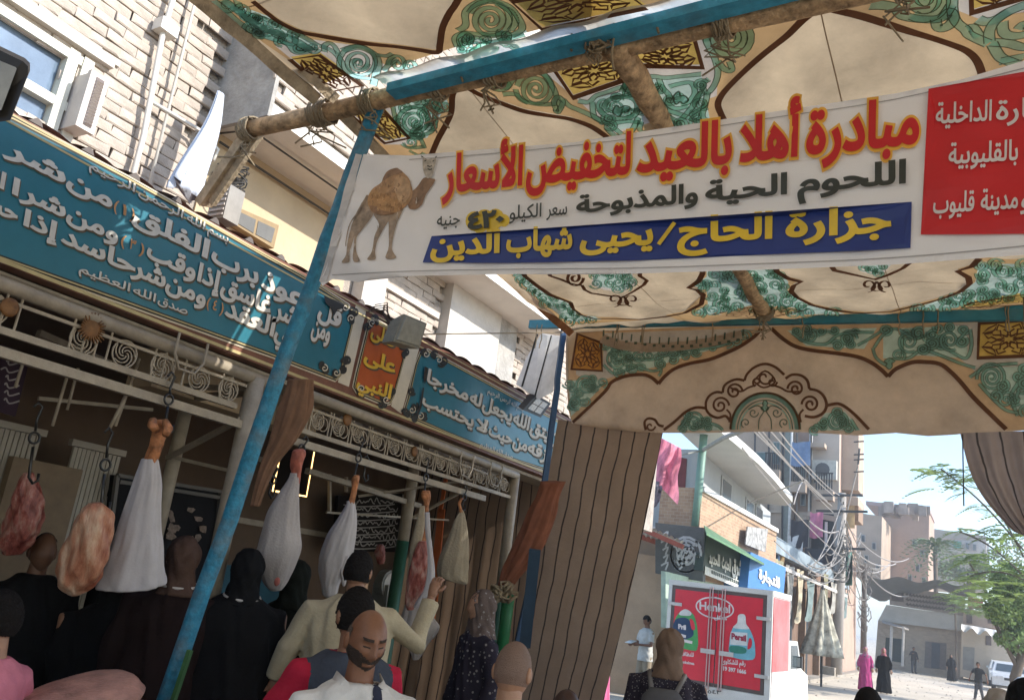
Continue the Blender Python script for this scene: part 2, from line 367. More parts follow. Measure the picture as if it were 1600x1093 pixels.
# drain pipe with joint box and branch
dp=thing('drain_pipe','white drain pipe with a square joint box running up the brick wall','pipe',(XW+.08,3.03,4))
PIPE=M('white_pipe',(.66,.63,.57),rough=.4,var=.05)
x=XW+.08
obj('pipe',MB().tube([(x,3.06,3.9),(x,3.06,4.6),(x,3.0,5.35),(x,3.02,9)],.02,8).tube([(x,3.2,3.9),(x,3.12,9)],.012,6),PIPE,dp,smooth=True)
obj('joint_box',MB().box((x-.05,2.94,5.38),(x+.05,3.08,5.47)),PIPE,dp)
obj('branch_pipe',MB().tube([(x,3.04,4.86),(x+.04,3.45,4.86),(x+.05,3.62,4.80),(x+.05,3.60,4.70)],.014,6),PIPE,dp,smooth=True)
# coiled hose / wires in the recess
cw=MB()
for k in range(14): cw.tube([(XW+.1+.1*math.cos(t+k),3.78+.05*k/14+.08*math.sin(t*1.3+k),4.55+.012*k+.09*math.cos(t*.7+k*2)) for t in np.linspace(0,5,12)],.006,4,cap=False)
tag(obj('cable_tangle',cw,MATS['dark_cable']),'tangle of thin dark cables hanging under the balcony beside the white sheet','cables')
# white sheet bundle hanging from the balcony
sh=MB()
p0=PX(345,145,-4.7); p1=PX(292,300,-4.62); rings=[]
for i in range(22):
    t=i/21; c=p0*(1-t)+p1*t+np.array([0,.02*math.sin(5*t),0]); R_=.025+.085*t; rings.append([ (c[0]+.5*R_*math.cos(a)*(1+.2*math.sin(5*a+2*t)+.15*math.sin(11*a-3*t)), c[1]+R_*math.sin(a)*(1+.28*math.sin(11*a+t)), c[2]+.02*math.sin(5*a)*t-.02*t**5*(math.sin(3*a+1)+.6*math.sin(7*a))) for a in np.linspace(0,2*PI,61)[:-1]])
sh.loft(rings); tag(obj('hanging_sheet',sh,M('white_sheet_blue_folds',(.62,.66,.74),rough=.9,var=.12,vs_=4,trans=.1),smooth=True),'white sheet tied at the top and hanging in long folds under the balcony','cloth')
# small grey box unit + junk on canopy roof
jb=thing('vent_box','small grey slatted vent box standing on the sign roof by the yellow wall','vent',PX(352,318,-4.35))
c=PX(352,322,-4.35)
obj('casing',MB().box(c-np.array([.08,.06,.12]),c+np.array([.08,.07,.12])),M('grey_unit',(.30,.28,.25)),jb)
for i in range(6): obj('slat',MB().box(c+np.array([-.07,-.068,-.10+.035*i]),c+np.array([.07,-.062,-.085+.035*i])),ACM,jb)
wd=thing('attic_window','wooden framed little window low on the yellow wall','window',PX(400,355,XW))
a=PX(365,330,XW+.0); b=PX(425,395,XW+.0)
obj('frame',pxpoly([(368,322),(436,352),(428,388),(366,350)],x=XW+.06,th=.1),M('yellow_wood',(.30,.21,.11)),wd)
obj('pane',pxpoly([(373,330),(400,343),(396,364),(372,349)],x=XW+.065,th=.01),M('dusty_pane',(.14,.13,.11),rough=.3),wd); obj('pane',pxpoly([(404,345),(430,357),(424,379),(400,366)],x=XW+.065,th=.01),MATS['dusty_pane'],wd)
# plant pots / knots (dark lumps) along roof edge and corrugated canopy roof
XS=-4.2
rf=thing('canopy_roof','rusty corrugated sheet roof running behind the top of the shop sign','roof',(XS-.4,4.5,3.93))
RUST=M('rusty_sheet',(.20,.11,.08),rough=.85,var=.5,vs_=7,bump=.5,dirt=.4)
def corr(s,t):
    y=-1.5+11.0*s; return (XS-.03-.78*t,y,3.955+.03*abs(math.sin(y*PI/.28))**.6+.05*t)
obj('corrugated_sheet',MB().grid(corr,420,1),RUST,rf)
for i in range(24):
    y=1.75+i*.3; 
    if y<5.0: obj('ridge_clip',MB().add([(XS-.02,y-.05,3.955),(XS-.02,y+.03,3.955),(XS-.02,y+.015,3.982),(XS-.02,y-.01,3.992),(XS-.10,y-.05,3.96),(XS-.10,y+.03,3.96),(XS-.10,y,3.998)],[(0,1,2,3),(3,2,6),(0,3,6,4),(1,5,6,2)]),M('grey_mortar_lump',(.13,.11,.10)),rf)
# ================================================================ SHOP SIGN
sg=thing('shop_sign','long teal shop sign with cream arabic lettering and an orange centre panel','sign',(XS,4.5,3.2))
SF=Surf(0,XS)
SIGN_OUT=[(-70,126),(905,662),(872,752),(-70,383)]
REDB=M('sign_red_brown',(.16,.062,.035),rough=.5,var=.2,vs_=6,bump=.15)
CRM=M('sign_cream',(.56,.50,.38),rough=.5,var=.08); BLK=M('sign_black',(.018,.017,.013),rough=.5); GOLDL=M('sign_gold_line',(.42,.34,.16),rough=.5)
SG_T=M('sign_teal',(.022,.145,.195),rough=.28,var=.1,vs_=2.5,spec=.5)
SG_O=M('sign_orange',(.40,.085,.022),rough=.3,var=.08)
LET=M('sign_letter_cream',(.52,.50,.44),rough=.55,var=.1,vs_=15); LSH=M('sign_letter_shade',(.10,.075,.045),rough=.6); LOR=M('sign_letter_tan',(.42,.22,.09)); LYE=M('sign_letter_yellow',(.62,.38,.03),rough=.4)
obj('sign_board',pxpoly(SIGN_OUT,x=XS-.004,th=.09),REDB,sg)
def inset(p,k):
    c=np.mean(np.array(p,float),0); return [tuple(c+(np.array(q)-c)*np.array([1-k[0],1-k[1]])) for q in p]
def spanel(name,pts,m,frame=True):
    if frame:
        n=len(pts); f=MB(); strip(f,smooth(pts,1)+[],.046,SF,.001,closed=True); obj('moulding',f,CRM,sg)
        f=MB(); strip(f,pts,.026,SF,.004,closed=True); obj('moulding',f,BLK,sg)
        f=MB(); strip(f,pts,.008,SF,.0075,closed=True); obj('moulding',f,GOLDL,sg)
    q=MB(); fillmb(q,[pts],SF,.003,grid=0); obj(name,q,m,sg)
T1=[(-75,152),(20,186),(200,280),(400,393),(490,444),(544,478),(552,492),(548,512),(536,560),(531,585),(524,592),(430,556),(200,473),(0,402),(-75,376)]
T3=[(668,548),(740,587),(830,636),(890,668),(897,676),(893,690),(878,725),(874,735),(866,737),(800,716),(700,676),(640,650),(632,640),(638,622),(650,570),(657,552)]
O2=[(583,499),(632,527),(637,536),(630,560),(614,618),(609,628),(600,630),(558,612),(553,604),(557,585),(573,520),(577,502)]
spanel('teal_panel',T1,SG_T); spanel('teal_panel',T3,SG_T); spanel('orange_panel',O2,SG_O)
for p_ in ([(556,476),(572,486),(545,604),(528,597)],[(642,530),(656,540),(627,646),(611,634)]): dv=MB(); fillmb(dv,[p_],SF,.0005); obj('divider',dv,CRM,sg)
rl=MB(); 
for a,b,w in (((-70,131),(905,668),.010),((-70,379),(872,746),.02),((-70,145),(902,676),.012)): strip(rl,[a,b],w,SF,.006)
obj('trim_line',rl,GOLDL,sg)
# scroll ornaments at the panel corners
orn=MB(); rs=random.Random(3)
def curl(mb,surf,cu,cv,r,turns,a0,w,off,dirn=1,tail=None,px=True,asp=1,n=40,taper=0):
    pts=[(cu+r*(1-.86*t)*math.cos(a0+dirn*turns*2*PI*t)*asp, cv+r*(1-.86*t)*math.sin(a0+dirn*turns*2*PI*t)) for t in np.linspace(0,1,n)]
    if tail: pts=list(tail)+pts
    strip(mb,pts,w,surf,off,px=px,taper=taper); return pts
for (cu,cv) in ((536,478),(550,487),(546,500),(520,583),(508,577),(533,575),(540,565),(500,572),(585,500),(575,508),(560,608),(600,622),(612,612),(596,634),(662,552),(676,556),(690,566),(640,612),(648,638),(660,648),(645,652),(634,645),(890,672),(897,684),(874,732),(862,734),(880,722),(628,540),(632,552)):
    for k in range(2):
        curl(orn,SF,cu+rs.uniform(-3,3),cv+rs.uniform(-3,3),rs.uniform(4,7),1.3,rs.uniform(0,6),.022,.009,rs.choice((-1,1)),n=18)
obj('scroll_ornament',orn,BLK,sg,kind='stuff')
orn2=MB()
for (cu,cv) in ((538,480),(547,497),(524,582),(505,575),(580,504),(563,607),(602,624),(664,553),(684,562),(642,640),(655,650),(890,676),(870,733)): curl(orn2,SF,cu,cv,6,1.2,rs.uniform(0,6),.009,.012,n=16)
obj('scroll_ornament',orn2,CRM,sg,kind='stuff')
h26=lambda u: 23+(u/530)*5
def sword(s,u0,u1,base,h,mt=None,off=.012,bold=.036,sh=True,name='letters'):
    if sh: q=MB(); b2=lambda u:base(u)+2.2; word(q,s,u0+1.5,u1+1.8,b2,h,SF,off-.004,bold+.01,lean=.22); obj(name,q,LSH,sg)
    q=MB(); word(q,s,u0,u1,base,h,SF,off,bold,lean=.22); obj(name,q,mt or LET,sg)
b1=lambda u:236+.52*u
def par3(d,a,b,base):
    w=(b-a)
    for s,x0,x1 in (('(',a,a+w*.2),(d,a+w*.38,a+w*.62),(')',b-w*.2,b)):
        q=MB(); word(q,s,x0,x1,base,15,SF,.012,.02,lean=.22,arabic=(s==d)); obj('letters',q,LOR,sg)
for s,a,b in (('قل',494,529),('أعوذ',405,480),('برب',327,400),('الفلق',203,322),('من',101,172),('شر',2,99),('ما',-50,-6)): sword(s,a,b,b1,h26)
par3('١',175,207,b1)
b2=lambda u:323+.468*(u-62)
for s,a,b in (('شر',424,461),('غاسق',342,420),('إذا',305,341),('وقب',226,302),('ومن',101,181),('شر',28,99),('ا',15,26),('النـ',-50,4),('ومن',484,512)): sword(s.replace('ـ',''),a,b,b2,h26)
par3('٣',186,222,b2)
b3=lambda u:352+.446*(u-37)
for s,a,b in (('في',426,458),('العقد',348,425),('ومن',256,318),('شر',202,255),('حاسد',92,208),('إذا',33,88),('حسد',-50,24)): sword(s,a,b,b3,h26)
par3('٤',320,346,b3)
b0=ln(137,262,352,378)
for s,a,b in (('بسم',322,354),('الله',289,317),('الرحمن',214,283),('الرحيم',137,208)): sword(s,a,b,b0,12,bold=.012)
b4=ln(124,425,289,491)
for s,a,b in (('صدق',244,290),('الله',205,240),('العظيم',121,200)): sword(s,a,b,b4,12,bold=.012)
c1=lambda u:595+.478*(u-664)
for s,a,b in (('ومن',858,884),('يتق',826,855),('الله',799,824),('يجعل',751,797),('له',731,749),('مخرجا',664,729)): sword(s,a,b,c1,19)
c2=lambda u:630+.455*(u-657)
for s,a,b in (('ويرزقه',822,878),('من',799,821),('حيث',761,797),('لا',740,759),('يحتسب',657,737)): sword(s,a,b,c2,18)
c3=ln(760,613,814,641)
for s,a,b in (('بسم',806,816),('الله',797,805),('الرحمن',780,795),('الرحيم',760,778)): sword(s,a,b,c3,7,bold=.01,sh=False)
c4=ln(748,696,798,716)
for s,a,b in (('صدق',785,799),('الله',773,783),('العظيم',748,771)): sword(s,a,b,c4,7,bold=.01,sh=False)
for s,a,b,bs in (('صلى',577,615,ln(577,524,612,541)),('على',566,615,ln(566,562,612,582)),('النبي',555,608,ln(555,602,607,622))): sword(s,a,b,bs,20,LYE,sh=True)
# ragged hole in the first teal panel and crack on the third
hl=MB(); fillmb(hl,[[(503,462),(512,466),(536,474),(533,482),(524,484),(519,493),(513,480),(506,474)]],SF,.02); obj('torn_hole',hl,BLK,sg)
hl=MB(); fillmb(hl,[[(661,572),(666,575),(664,590),(661,600),(659,590)],[(658,605),(660,606),(656,635),(650,650),(647,648),(653,632)]],SF,.02); obj('crack',hl,BLK,sg)
# ================================================================ TENT CANOPY
def sag(x,y):
    f=0
    if y<3.05: k=(y+1)/4; f-=.10*max(0,math.sin(PI*min(1,max(0,k))))
    else: k=(y-3.05)/4.1; f-=.16*math.sin(PI*min(1,k))**.8
    f+=.012*math.sin(9*x+5*y+math.sin(3*y)*1.5)+.008*math.sin(17*x-4*y)+.007*math.sin(21*(.85*x+.5*y)+1.2*math.sin(2*x))*max(0,math.sin(1.6*x+.9*y))
    return f
CE=Surf(2,4.52,sag,-1)
xl=lambda y:-2.99-.076*max(y,0)
CLOTH=M('tent_cream_canvas',(.62,.475,.30),rough=.95,dirt=.16,var=.18,vs_=2.2,bump=.35,bs=7,trans=.34)
for n_ in [x for x in CLOTH.node_tree.nodes if x.type=='BUMP']: n_.inputs['Distance'].default_value=.06
OCH=M('print_ochre',(.50,.31,.14),rough=.95,var=.14,vs_=3,trans=.38); GCR=M('print_pale_grey',(.52,.44,.35),rough=.95,var=.12,trans=.4)
BRN=M('print_brown',(.16,.075,.042),rough=.95,var=.12,trans=.4); TQ=M('print_turquoise',(.46,.74,.62),rough=.95,var=.2,vs_=5,trans=.72)
TQL=M('print_turquoise_light',(.50,.78,.72),rough=.95,var=.2,vs_=5,trans=.72)
DKG=M('print_dark_line',(.17,.22,.16),rough=.95,trans=.6); YL=M('print_yellow',(.55,.36,.09),rough=.95,var=.2,vs_=8,trans=.35)
tent=thing('tent_canopy','printed ceremonial tent roof with cream arches and turquoise scrolls stretched over the poles','tent roof',(-1,3,4.5))
REG={}
def printed_cloth(outline,surf,par,base,grid,name='cloth'):
    """one single-layer cloth whose dyed areas are faces of their own material"""
    regs=[([np.array(surf.inv(u,v)) for u,v in l],m) for l,m in REG.get(id(surf),[])]; O=np.array(outline); lo=O.min(0)-.5; hi=O.max(0)+.5
    loops=[[np.clip(p,lo,hi) for p in l] for l,m in regs if any((np.array(l)>lo).all(1)&(np.array(l)<hi).all(1))]
    use=[(l,m) for l,m in regs if any((np.array(l)>lo).all(1)&(np.array(l)<hi).all(1))]
    vs=[];es=[]
    for l in [outline]+loops:
        k=len(vs); vs+=[Vector((float(p[0]),float(p[1]))) for p in l]; n=len(l); es+=[(k+i,k+(i+1)%n) for i in range(n)]
    g=np.array([(x+random.uniform(-.1,.1)*grid,y+random.uniform(-.1,.1)*grid) for x in np.arange(lo[0]+.5+grid/2,hi[0]-.5,grid) for y in np.arange(lo[1]+.5+grid/2,hi[1]-.5,grid)])
    if len(g): g=g[wind([O],g)!=0]; vs+=[Vector(map(float,p)) for p in g]
    r=delaunay_2d_cdt(vs,es,[],0,1e-6); V=np.array([tuple(v) for v in r[0]]); F=np.array([f for f in r[2] if len(f)==3]); C=V[F].mean(1); k=wind([O],C)!=0; F=F[k]; C=C[k]
    mi=np.zeros(len(F),int); mats=[base]
    for l,m in use:
        if m not in mats: mats.append(m)
        mi[wind([np.array(l)],C)!=0]=mats.index(m)
    q=MB(); q.add([surf.to3(a,b,0) for a,b in V],[tuple(int(i) for i in f) for f in F]); o=obj(name,q,mats,par,smooth=True); o.data.polygons.foreach_set('material_index',[int(i) for i in mi]); return o
D1=.004;D2=.008;D3=.012;D4=.016
def region(pts,m,off=D1,grid=.14,surf=CE,par=None): REG.setdefault(id(surf),[]).append((pts,m))
# sections above the banner
outA=[(396,-2),(420,18),(440,32),(470,46),(500,52),(540,59),(580,65),(620,69),(655,74),(684,78)]; outA2=[(684,78),(688,66),(692,40),(702,18),(714,0),(735,-40)]
region([(332,-4)]+outA+outA2[1:]+[(1300,-40),(1180,4),(930,60),(730,112),(630,137),(560,148),(512,138),(466,104),(410,66)],OCH)
outB=[(718,128),(708,144),(706,170),(698,190),(684,216),(668,255)]; outB2=[(720,127),(750,144),(780,156),(820,170),(860,177),(890,182),(920,192),(940,204),(952,216),(962,250)]
region([(530,172),(610,152)]+outB+[(600,250),(585,235)],OCH)
outC=[(1284,2),(1255,26),(1231,50),(1206,70),(1184,88),(1160,110),(1138,132),(1127,146),(1122,158),(1125,170),(1134,188),(1144,206)]
region(outB2+[(1150,220)]+outC[::-1]+[(1230,14),(1100,44),(900,90)],OCH)
outD=[(1284,2),(1300,10),(1340,19),(1380,31),(1420,44),(1460,56),(1500,70),(1516,79),(1526,90),(1532,104),(1536,120)]
region(outD+[(1545,150),(1660,120),(1660,-60),(1400,-60),(1300,-6)],OCH)
# pale grey grounds around the star squares
for pts in ([(430,72),(470,60),(560,72),(640,128),(530,146),(512,138)],[(780,-30),(812,-2),(836,30),(870,44),(1000,14),(990,-30)],[(840,104),(860,92),(1082,36),(1110,36),(1122,110),(1120,150),(960,210),(905,158)],[(1488,-30),(1490,14),(1530,30),(1660,10),(1660,-30)],[(536,172),(600,156),(650,226),(600,226)]): region(pts,GCR,D1+.003)
class SepB(MB): pass
def outl(pts,w,surf,par,m=None): q=MB(); strip(q,pts,w,surf,D4); obj('brown_outline',q,m or BRN,par)
BR=MB()
for o_ in (outA+outA2[1:],outB,outB2,outC,outD): strip(BR,smooth(o_,5) if len(o_)<8 or o_ is not outA else smooth(outA,5)+smooth(outA2,5)[1:],.034,CE,D4)
def star_sq(pts,surf,par,closed=True,border=.035,fill=YL,seed=1,n=5,ln_=.014,rays=True,k=0):
    """yellow star-leaf square: fill, brown border, angular brown interlace"""
    region(pts,fill,surf=surf)
    q=MB(); strip(q,pts,border,surf,D4+.001+k,closed=closed)
    P=[np.array(surf.inv(*p)) for p in pts]; r=random.Random(seed)
    if len(P)==4:
        B=lambda s,t:(P[0]*(1-s)+P[1]*s)*(1-t)+(P[3]*(1-s)+P[2]*s)*t
        for (cx,cy,R_) in ((.5,.5,.14),):
            ptsb=[]
            for i in range(17):
                a=2*PI*i/16; rr=R_*(1 if i%2==0 else .55); ptsb.append(B(cx+rr*math.cos(a),cy+rr*math.sin(a)))
            strip(q,ptsb,ln_,surf,D4+k,px=False)
        pl=lambda rr,a:B(.5+rr*math.cos(a),.5+rr*math.sin(a))
        for i in range(8):
            a=i*PI/4+PI/8; L_=.46 if i%2 else .44; pr=[pl(.10,a),pl(.20,a-.33),pl(.30,a-.10),pl(.34,a-.26),pl(L_,a),pl(.34,a+.26),pl(.30,a+.10),pl(.20,a+.33)]
            strip(q,pr,ln_,surf,D4+.0005+k,px=False,closed=True)
        for (cx,cy) in ((0,0),(1,0),(1,1),(0,1)):
            f_=lambda u,v:B(cx+(1-2*cx)*u,cy+(1-2*cy)*v); strip(q,[f_(.06,.30),f_(.16,.16),f_(.30,.06),f_(.26,.22),f_(.22,.26)],ln_,surf,D4+.0006+k,px=False,closed=True)
    obj('star_lines',q,BRN,par,kind='stuff')
star_sq([(454,89),(500,82),(566,130),(514,140)],CE,tent,seed=2,border=.03)
star_sq([(800,-2),(848,42),(1010,8),(960,-30)],CE,tent,seed=3)
star_sq([(862,98),(896,148),(1000,112),(960,70)],CE,tent,seed=4)
star_sq([(1000,98),(1098,101),(1082,44),(985,66)],CE,tent,seed=5)
star_sq([(1518,15),(1640,-20),(1640,-60),(1516,-50)],CE,tent,seed=6)
star_sq([(545,172),(592,160),(640,212),(602,220)],CE,tent,seed=7,border=.03)
# arabesque: each stroke is a dark under-ribbon and a turquoise top ribbon
LO=MB(); HI=MB(); HI2=MB()
def edge2(mb,pts,w,surf,e,taper=0):
    ab=[np.array(surf.inv(*p)) for p in pts]; n=len(ab); L=[];R=[]
    for i,p in enumerate(ab):
        a=ab[max(i-1,0)]; b=ab[min(i+1,n-1)]; d=b-a; d/=np.linalg.norm(d)+1e-9; nn=np.array([-d[1],d[0]]); ww=w/2*(max(.15,1-taper*i/(n-1)) if taper else 1); L.append(p+nn*ww); R.append(p-nn*ww)
    strip(mb,L,min(e,.010)*.45,surf,D3+.0015,px=False); strip(mb,R,min(e,.010)*.45,surf,D3+.0015,px=False)
def vine(pts,w=.022,surf=CE,k=5,light=False,taper=0,lo=None,hi=None,e=.010,sm=True):
    w=w*1.3
    p=smooth(pts,k) if sm else pts; edge2(lo if lo is not None else LO,p,w,surf,e,taper); strip(hi if hi is not None else (HI2 if light else HI),p,w,surf,D3+.001,taper=taper)
def spir(cu,cv,r,turns=2.4,a0=0,d=1,w=.020,asp=1.0,surf=CE,light=False,lo=None,hi=None,e=.010,n=60):
    pts=[(cu+r*(1-.93*t**.9)*math.cos(a0+d*turns*2*PI*t)*asp,cv+r*(1-.93*t**.9)*math.sin(a0+d*turns*2*PI*t)) for t in np.linspace(0,1,n)]
    vine(pts,w,surf,light=light,taper=.35,lo=lo,hi=hi,sm=False,e=e)
def leaf(cu,cv,l,a,w=None,surf=CE,light=True,lo=None,hi=None):
    w=w or l*.32
    f=lambda x,y,k=1:(cu+k*(x*math.cos(a)-y*math.sin(a)),cv+k*(x*math.sin(a)+y*math.cos(a)))
    base=[(0,0),(.3*l,w),(.55*l,.45*w),(.8*l,.7*w),(l*1.1,0),(.8*l,-.6*w),(.5*l,-.5*w),(.3*l,-1.1*w)]
    q=hi if hi is not None else (HI2 if light else HI); fillmb(q,[[tuple(p) for p in smooth([f(*p) for p in base],4,True)]],surf,D3+.002)
    strip(lo if lo is not None else LO,smooth([f(*p) for p in base],4,True),.009,surf,D3+.0035,closed=True)
# crop 1 scrolls (top left)
for p,w in ([(335,-2),(352,12),(372,30),(392,44),(414,56)],.03),([(350,-4),(368,10),(390,26),(410,40),(440,50),(466,62),(486,76)],.045),([(372,-2),(378,14),(388,28),(396,38)],.03),([(395,20),(420,28),(450,42),(478,56),(498,68)],.03),([(396,34),(408,50),(430,58),(452,66),(464,78),(486,76)],.03),([(420,44),(436,54),(446,50),(440,60),(460,66),(462,52)],.022),([(500,68),(516,74),(530,86),(540,104),(556,116),(580,120)],.028),([(508,78),(508,68),(516,64),(524,70),(530,82)],.022),([(536,76),(560,70),(584,80),(592,96),(588,112),(584,130)],.03),([(590,82),(604,84),(614,80)],.02),([(600,108),(608,98),(620,88)],.024): vine(p,w,light=True)
for a in ((562,94,30,2.6,2.6,1),(560,96,14,1.4,0,1)): spir(*a,asp=1.1,light=True)
for a in ((622,96,15,1.6,3,1),(640,100,10,1.4,0,-1),(606,118,10,1.3,2,1)): spir(*a)
spir(767,28,32,3.2,3.5,1,w=.024,asp=1.1); spir(730,58,14,1.6,2,1); spir(790,52,12,1.4,4,-1); spir(744,66,13,1.5,0,-1)
for p in ([(716,44),(728,36),(728,16),(744,2),(770,-6)],[(770,-4),(796,6),(812,26),(816,42),(800,52)],[(716,70),(712,56),(728,48),(752,50),(800,48)],[(716,76),(736,78),(756,66),(790,58),(820,50)],[(776,2),(798,14),(806,30),(798,44)]): vine(p,.026)
spir(648,186,27,3,1,1,w=.020,asp=1.1); spir(674,153,14,1.8,4,-1); 
for p in ([(614,160),(620,186),(636,204),(656,212),(664,228)],[(620,156),(640,164),(660,162),(672,168),(688,168)],[(690,140),(688,156),(684,168)],[(692,168),(680,176),(680,194),(668,206),(640,208)],[(634,158),(652,146),(664,140),(690,140)],[(628,222),(640,228),(664,226)],[(640,232),(656,240),(664,236)]): vine(p,.02)
spir(838,136,30,3.0,3.3,1,w=.022,asp=1.0); spir(776,122,13,1.7,1,-1); spir(790,130,10,1.3,3,1)
for p in ([(746,120),(760,128),(776,136),(792,134),(804,118),(820,112)],[(786,144),(806,144),(824,156),(850,160),(870,158)],[(844,104),(856,120),(866,136),(872,154),(878,166)],[(880,152),(890,162),(904,168),(922,176),(950,190),(972,206)],[(868,168),(872,172),(880,156),(872,148),(866,156),(870,170)],[(806,136),(812,150),(826,158)]): vine(p,.022)
for p in ([(904,154),(920,156),(932,146),(950,140),(974,132),(990,134)],[(926,156),(928,176),(936,184),(952,190),(978,186),(1002,188)],[(936,166),(948,178),(972,182),(992,176),(996,160),(986,150),(966,148),(950,154),(944,164)],[(948,196),(960,208),(976,212)],[(998,180),(988,200),(972,214)],[(1002,186),(1000,200),(1012,204)],[(972,140),(980,124),(978,134),(992,146),(1010,150)]): vine(p,.022)
leaf(958,172,26,-.3); leaf(1052,148,22,.2,10)
for p in ([(1012,122),(1020,116),(1040,118),(1060,116),(1096,112)],[(1008,124),(1018,134),(1012,150),(1022,168),(1042,178),(1062,188)],[(1030,120),(1036,134),(1046,146),(1044,158),(1056,166),(1076,162)],[(1030,126),(1024,140),(1032,156)],[(1046,132),(1060,128),(1080,126),(1086,142),(1076,156),(1064,160)],[(1102,140),(1092,146),(1080,166),(1062,186),(1050,200)],[(1106,140),(1102,160),(1098,178),(1112,188),(1122,192)],[(1022,150),(1044,168),(1066,176),(1094,188)],[(1100,40),(1104,60),(1112,76),(1118,90),(1122,110),(1116,130),(1104,142),(1098,128),(1108,120)],[(1140,92),(1144,106),(1132,104),(1122,92)],[(1116,38),(1114,48),(1124,46)]): vine(p,.022)
spir(1142,56,36,3.6,3.0,1,w=.026,asp=1.05); vine([(1130,28),(1150,26),(1176,24),(1196,18)],.022)
for p in ([(1360,4),(1378,4),(1398,8),(1410,20),(1440,26),(1470,24),(1486,4)],[(1488,-10),(1488,12),(1494,30),(1508,42),(1514,50),(1530,58),(1544,64)],[(1462,26),(1466,40),(1482,36),(1490,24),(1484,14),(1472,26)],[(1512,42),(1520,40),(1530,54)],[(1528,26),(1540,30),(1556,26),(1572,16),(1600,4),(1630,-4)],[(1546,62),(1546,44),(1556,28),(1576,14)],[(1550,64),(1562,84),(1578,92),(1600,98),(1630,96)],[(1548,62),(1576,64),(1600,70),(1640,70)],[(1566,30),(1568,46),(1580,52),(1600,50),(1612,40),(1600,34),(1590,42)],[(1562,92),(1580,88),(1600,84)]): vine(p,.032,light=True)
spir(1446,-8,34,2.6,2.2,-1,w=.04,light=True)
# sections below the banner
eA=[(812,400),(820,428),(840,444),(860,458),(892,470),(896,480),(908,489),(928,495),(960,495),(1000,496),(1040,492),(1070,486),(1096,472),(1099,458),(1090,450),(1076,447),(1092,436),(1098,424),(1098,400)]
eB=[(1208,400),(1214,421),(1232,432),(1252,437),(1240,443),(1236,452),(1246,462),(1270,474),(1300,481),(1330,485),(1350,486),(1392,484),(1430,474),(1470,464),(1500,452),(1515,440),(1513,430),(1496,420),(1518,413),(1530,400)]
region([(770,400),(812,400)]+eA[1:9]+[(1000,500),(884,506),(800,430)],OCH)
region([(1098,400)]+eA[:12:-1]+eA[11:9:-1]+[(1060,500),(1180,499),(1350,492)]+eB[10::-1],OCH)
region(eB[9:]+[(1660,400),(1660,482),(1392,490)],OCH)
for o_ in (eA,eB): strip(BR,o_,.042,CE,D4)
md=[(850,400),(860,428),(878,434),(892,440),(910,443),(914,450),(924,455),(950,459),(974,461),(990,452),(1006,442),(1011,435),(1000,428),(1000,400)]
strip(BR,md,.034,CE,D4); strip(BR,[(1290,400),(1304,419),(1340,427),(1367,433),(1388,426),(1410,416),(1430,400)],.034,CE,D4)
region([(920,405),(926,430),(924,445),(944,453),(974,456),(996,442),(988,428),(990,405)],GCR,D1+.003); region([(1330,405),(1345,424),(1367,430),(1384,424),(1400,405)],GCR,D1+.003)
for (cu,cv) in ((974,465),(1370,442)):
    for d in (-1,1): 
        curl(BR,CE,cu+d*14,cv,11,1.1,PI/2,.02,D4,d,asp=1.2); strip(BR,smooth([(cu,cv-6),(cu+d*8,cv+6),(cu,cv+9)],4),.02,CE,D4)
curl(BR,CE,898,431,14,1.8,0,.026,D4)
obj('brown_outline',BR,BRN,tent,kind='stuff')
def swirls(poly,n,surf,r0,r1,w,lo,hi,seed,e=.008,light=.3,hi2=None):
    region(poly,M('print_grey_turquoise',(.42,.50,.40),rough=.95,var=.15,vs_=6,trans=.38),surf=surf)
    r=random.Random(seed); us=[p[0] for p in poly]; vs2=[p[1] for p in poly]; k=0; tries=0; done=[]
    while k<n and tries<n*30:
        tries+=1; u=r.uniform(min(us),max(us)); v=r.uniform(min(vs2),max(vs2)); rr=r.uniform(r0,r1)
        if not inpoly(u,v,poly) or any((u-a)**2+((v-b)*1.4)**2<(rr+c)**2*.45 for a,b,c in done): continue
        done.append((u,v,rr)); k+=1; asp=r.uniform(1,1.4)
        spir(u,v,rr*.92,r.uniform(1.6,2.4),r.uniform(0,6),r.choice((-1,1)),w,asp,surf,lo=lo,hi=(hi2 if hi2 is not None and r.random()<light else hi),e=e,n=28)
    for a,b,c in done[::4]:
        near=sorted(done,key=lambda q:(q[0]-a)**2+(q[1]-b)**2)[1:2]
        for q in near: vine([(a+c*.7,b),( (a+q[0])/2+r.uniform(-4,4),(b+q[1])/2+r.uniform(-4,4)),(q[0]-q[2]*.6,q[1])],w,surf,k=4,lo=lo,hi=hi,e=e)
swirls([(812,420),(836,446),(862,462),(890,474),(900,488),(940,499),(884,500),(800,428)],26,CE,6,11,.014,LO,HI,1,e=.014)
swirls([(1104,412),(1104,432),(1084,447),(1104,452),(1106,476),(1080,490),(1180,486),(1320,490),(1262,474),(1230,456),(1232,440),(1204,412)],44,CE,7,13,.020,LO,HI,2,e=.012,hi2=HI2)
swirls([(1530,408),(1524,440),(1500,458),(1420,482),(1480,482),(1640,450),(1640,408)],30,CE,8,14,.02,LO,HI,3,e=.012,hi2=HI2)
swirls([(926,420),(928,446),(972,454),(992,440),(984,420)],12,CE,7,11,.014,LO,HI,4,e=.014); swirls([(1340,412),(1367,428),(1394,412)],5,CE,6,9,.016,LO,HI,5)
swirls([(920,156),(1000,136),(1006,196),(960,205)],8,CE,8,14,.014,LO,HI,8,e=.008)
swirls([(1016,124),(1096,118),(1110,190),(1040,196)],10,CE,8,14,.014,LO,HI,9,e=.008)
swirls([(612,158),(690,140),(700,160),(668,215),(640,222)],12,CE,8,12,.012,LO,HI,10,e=.008)
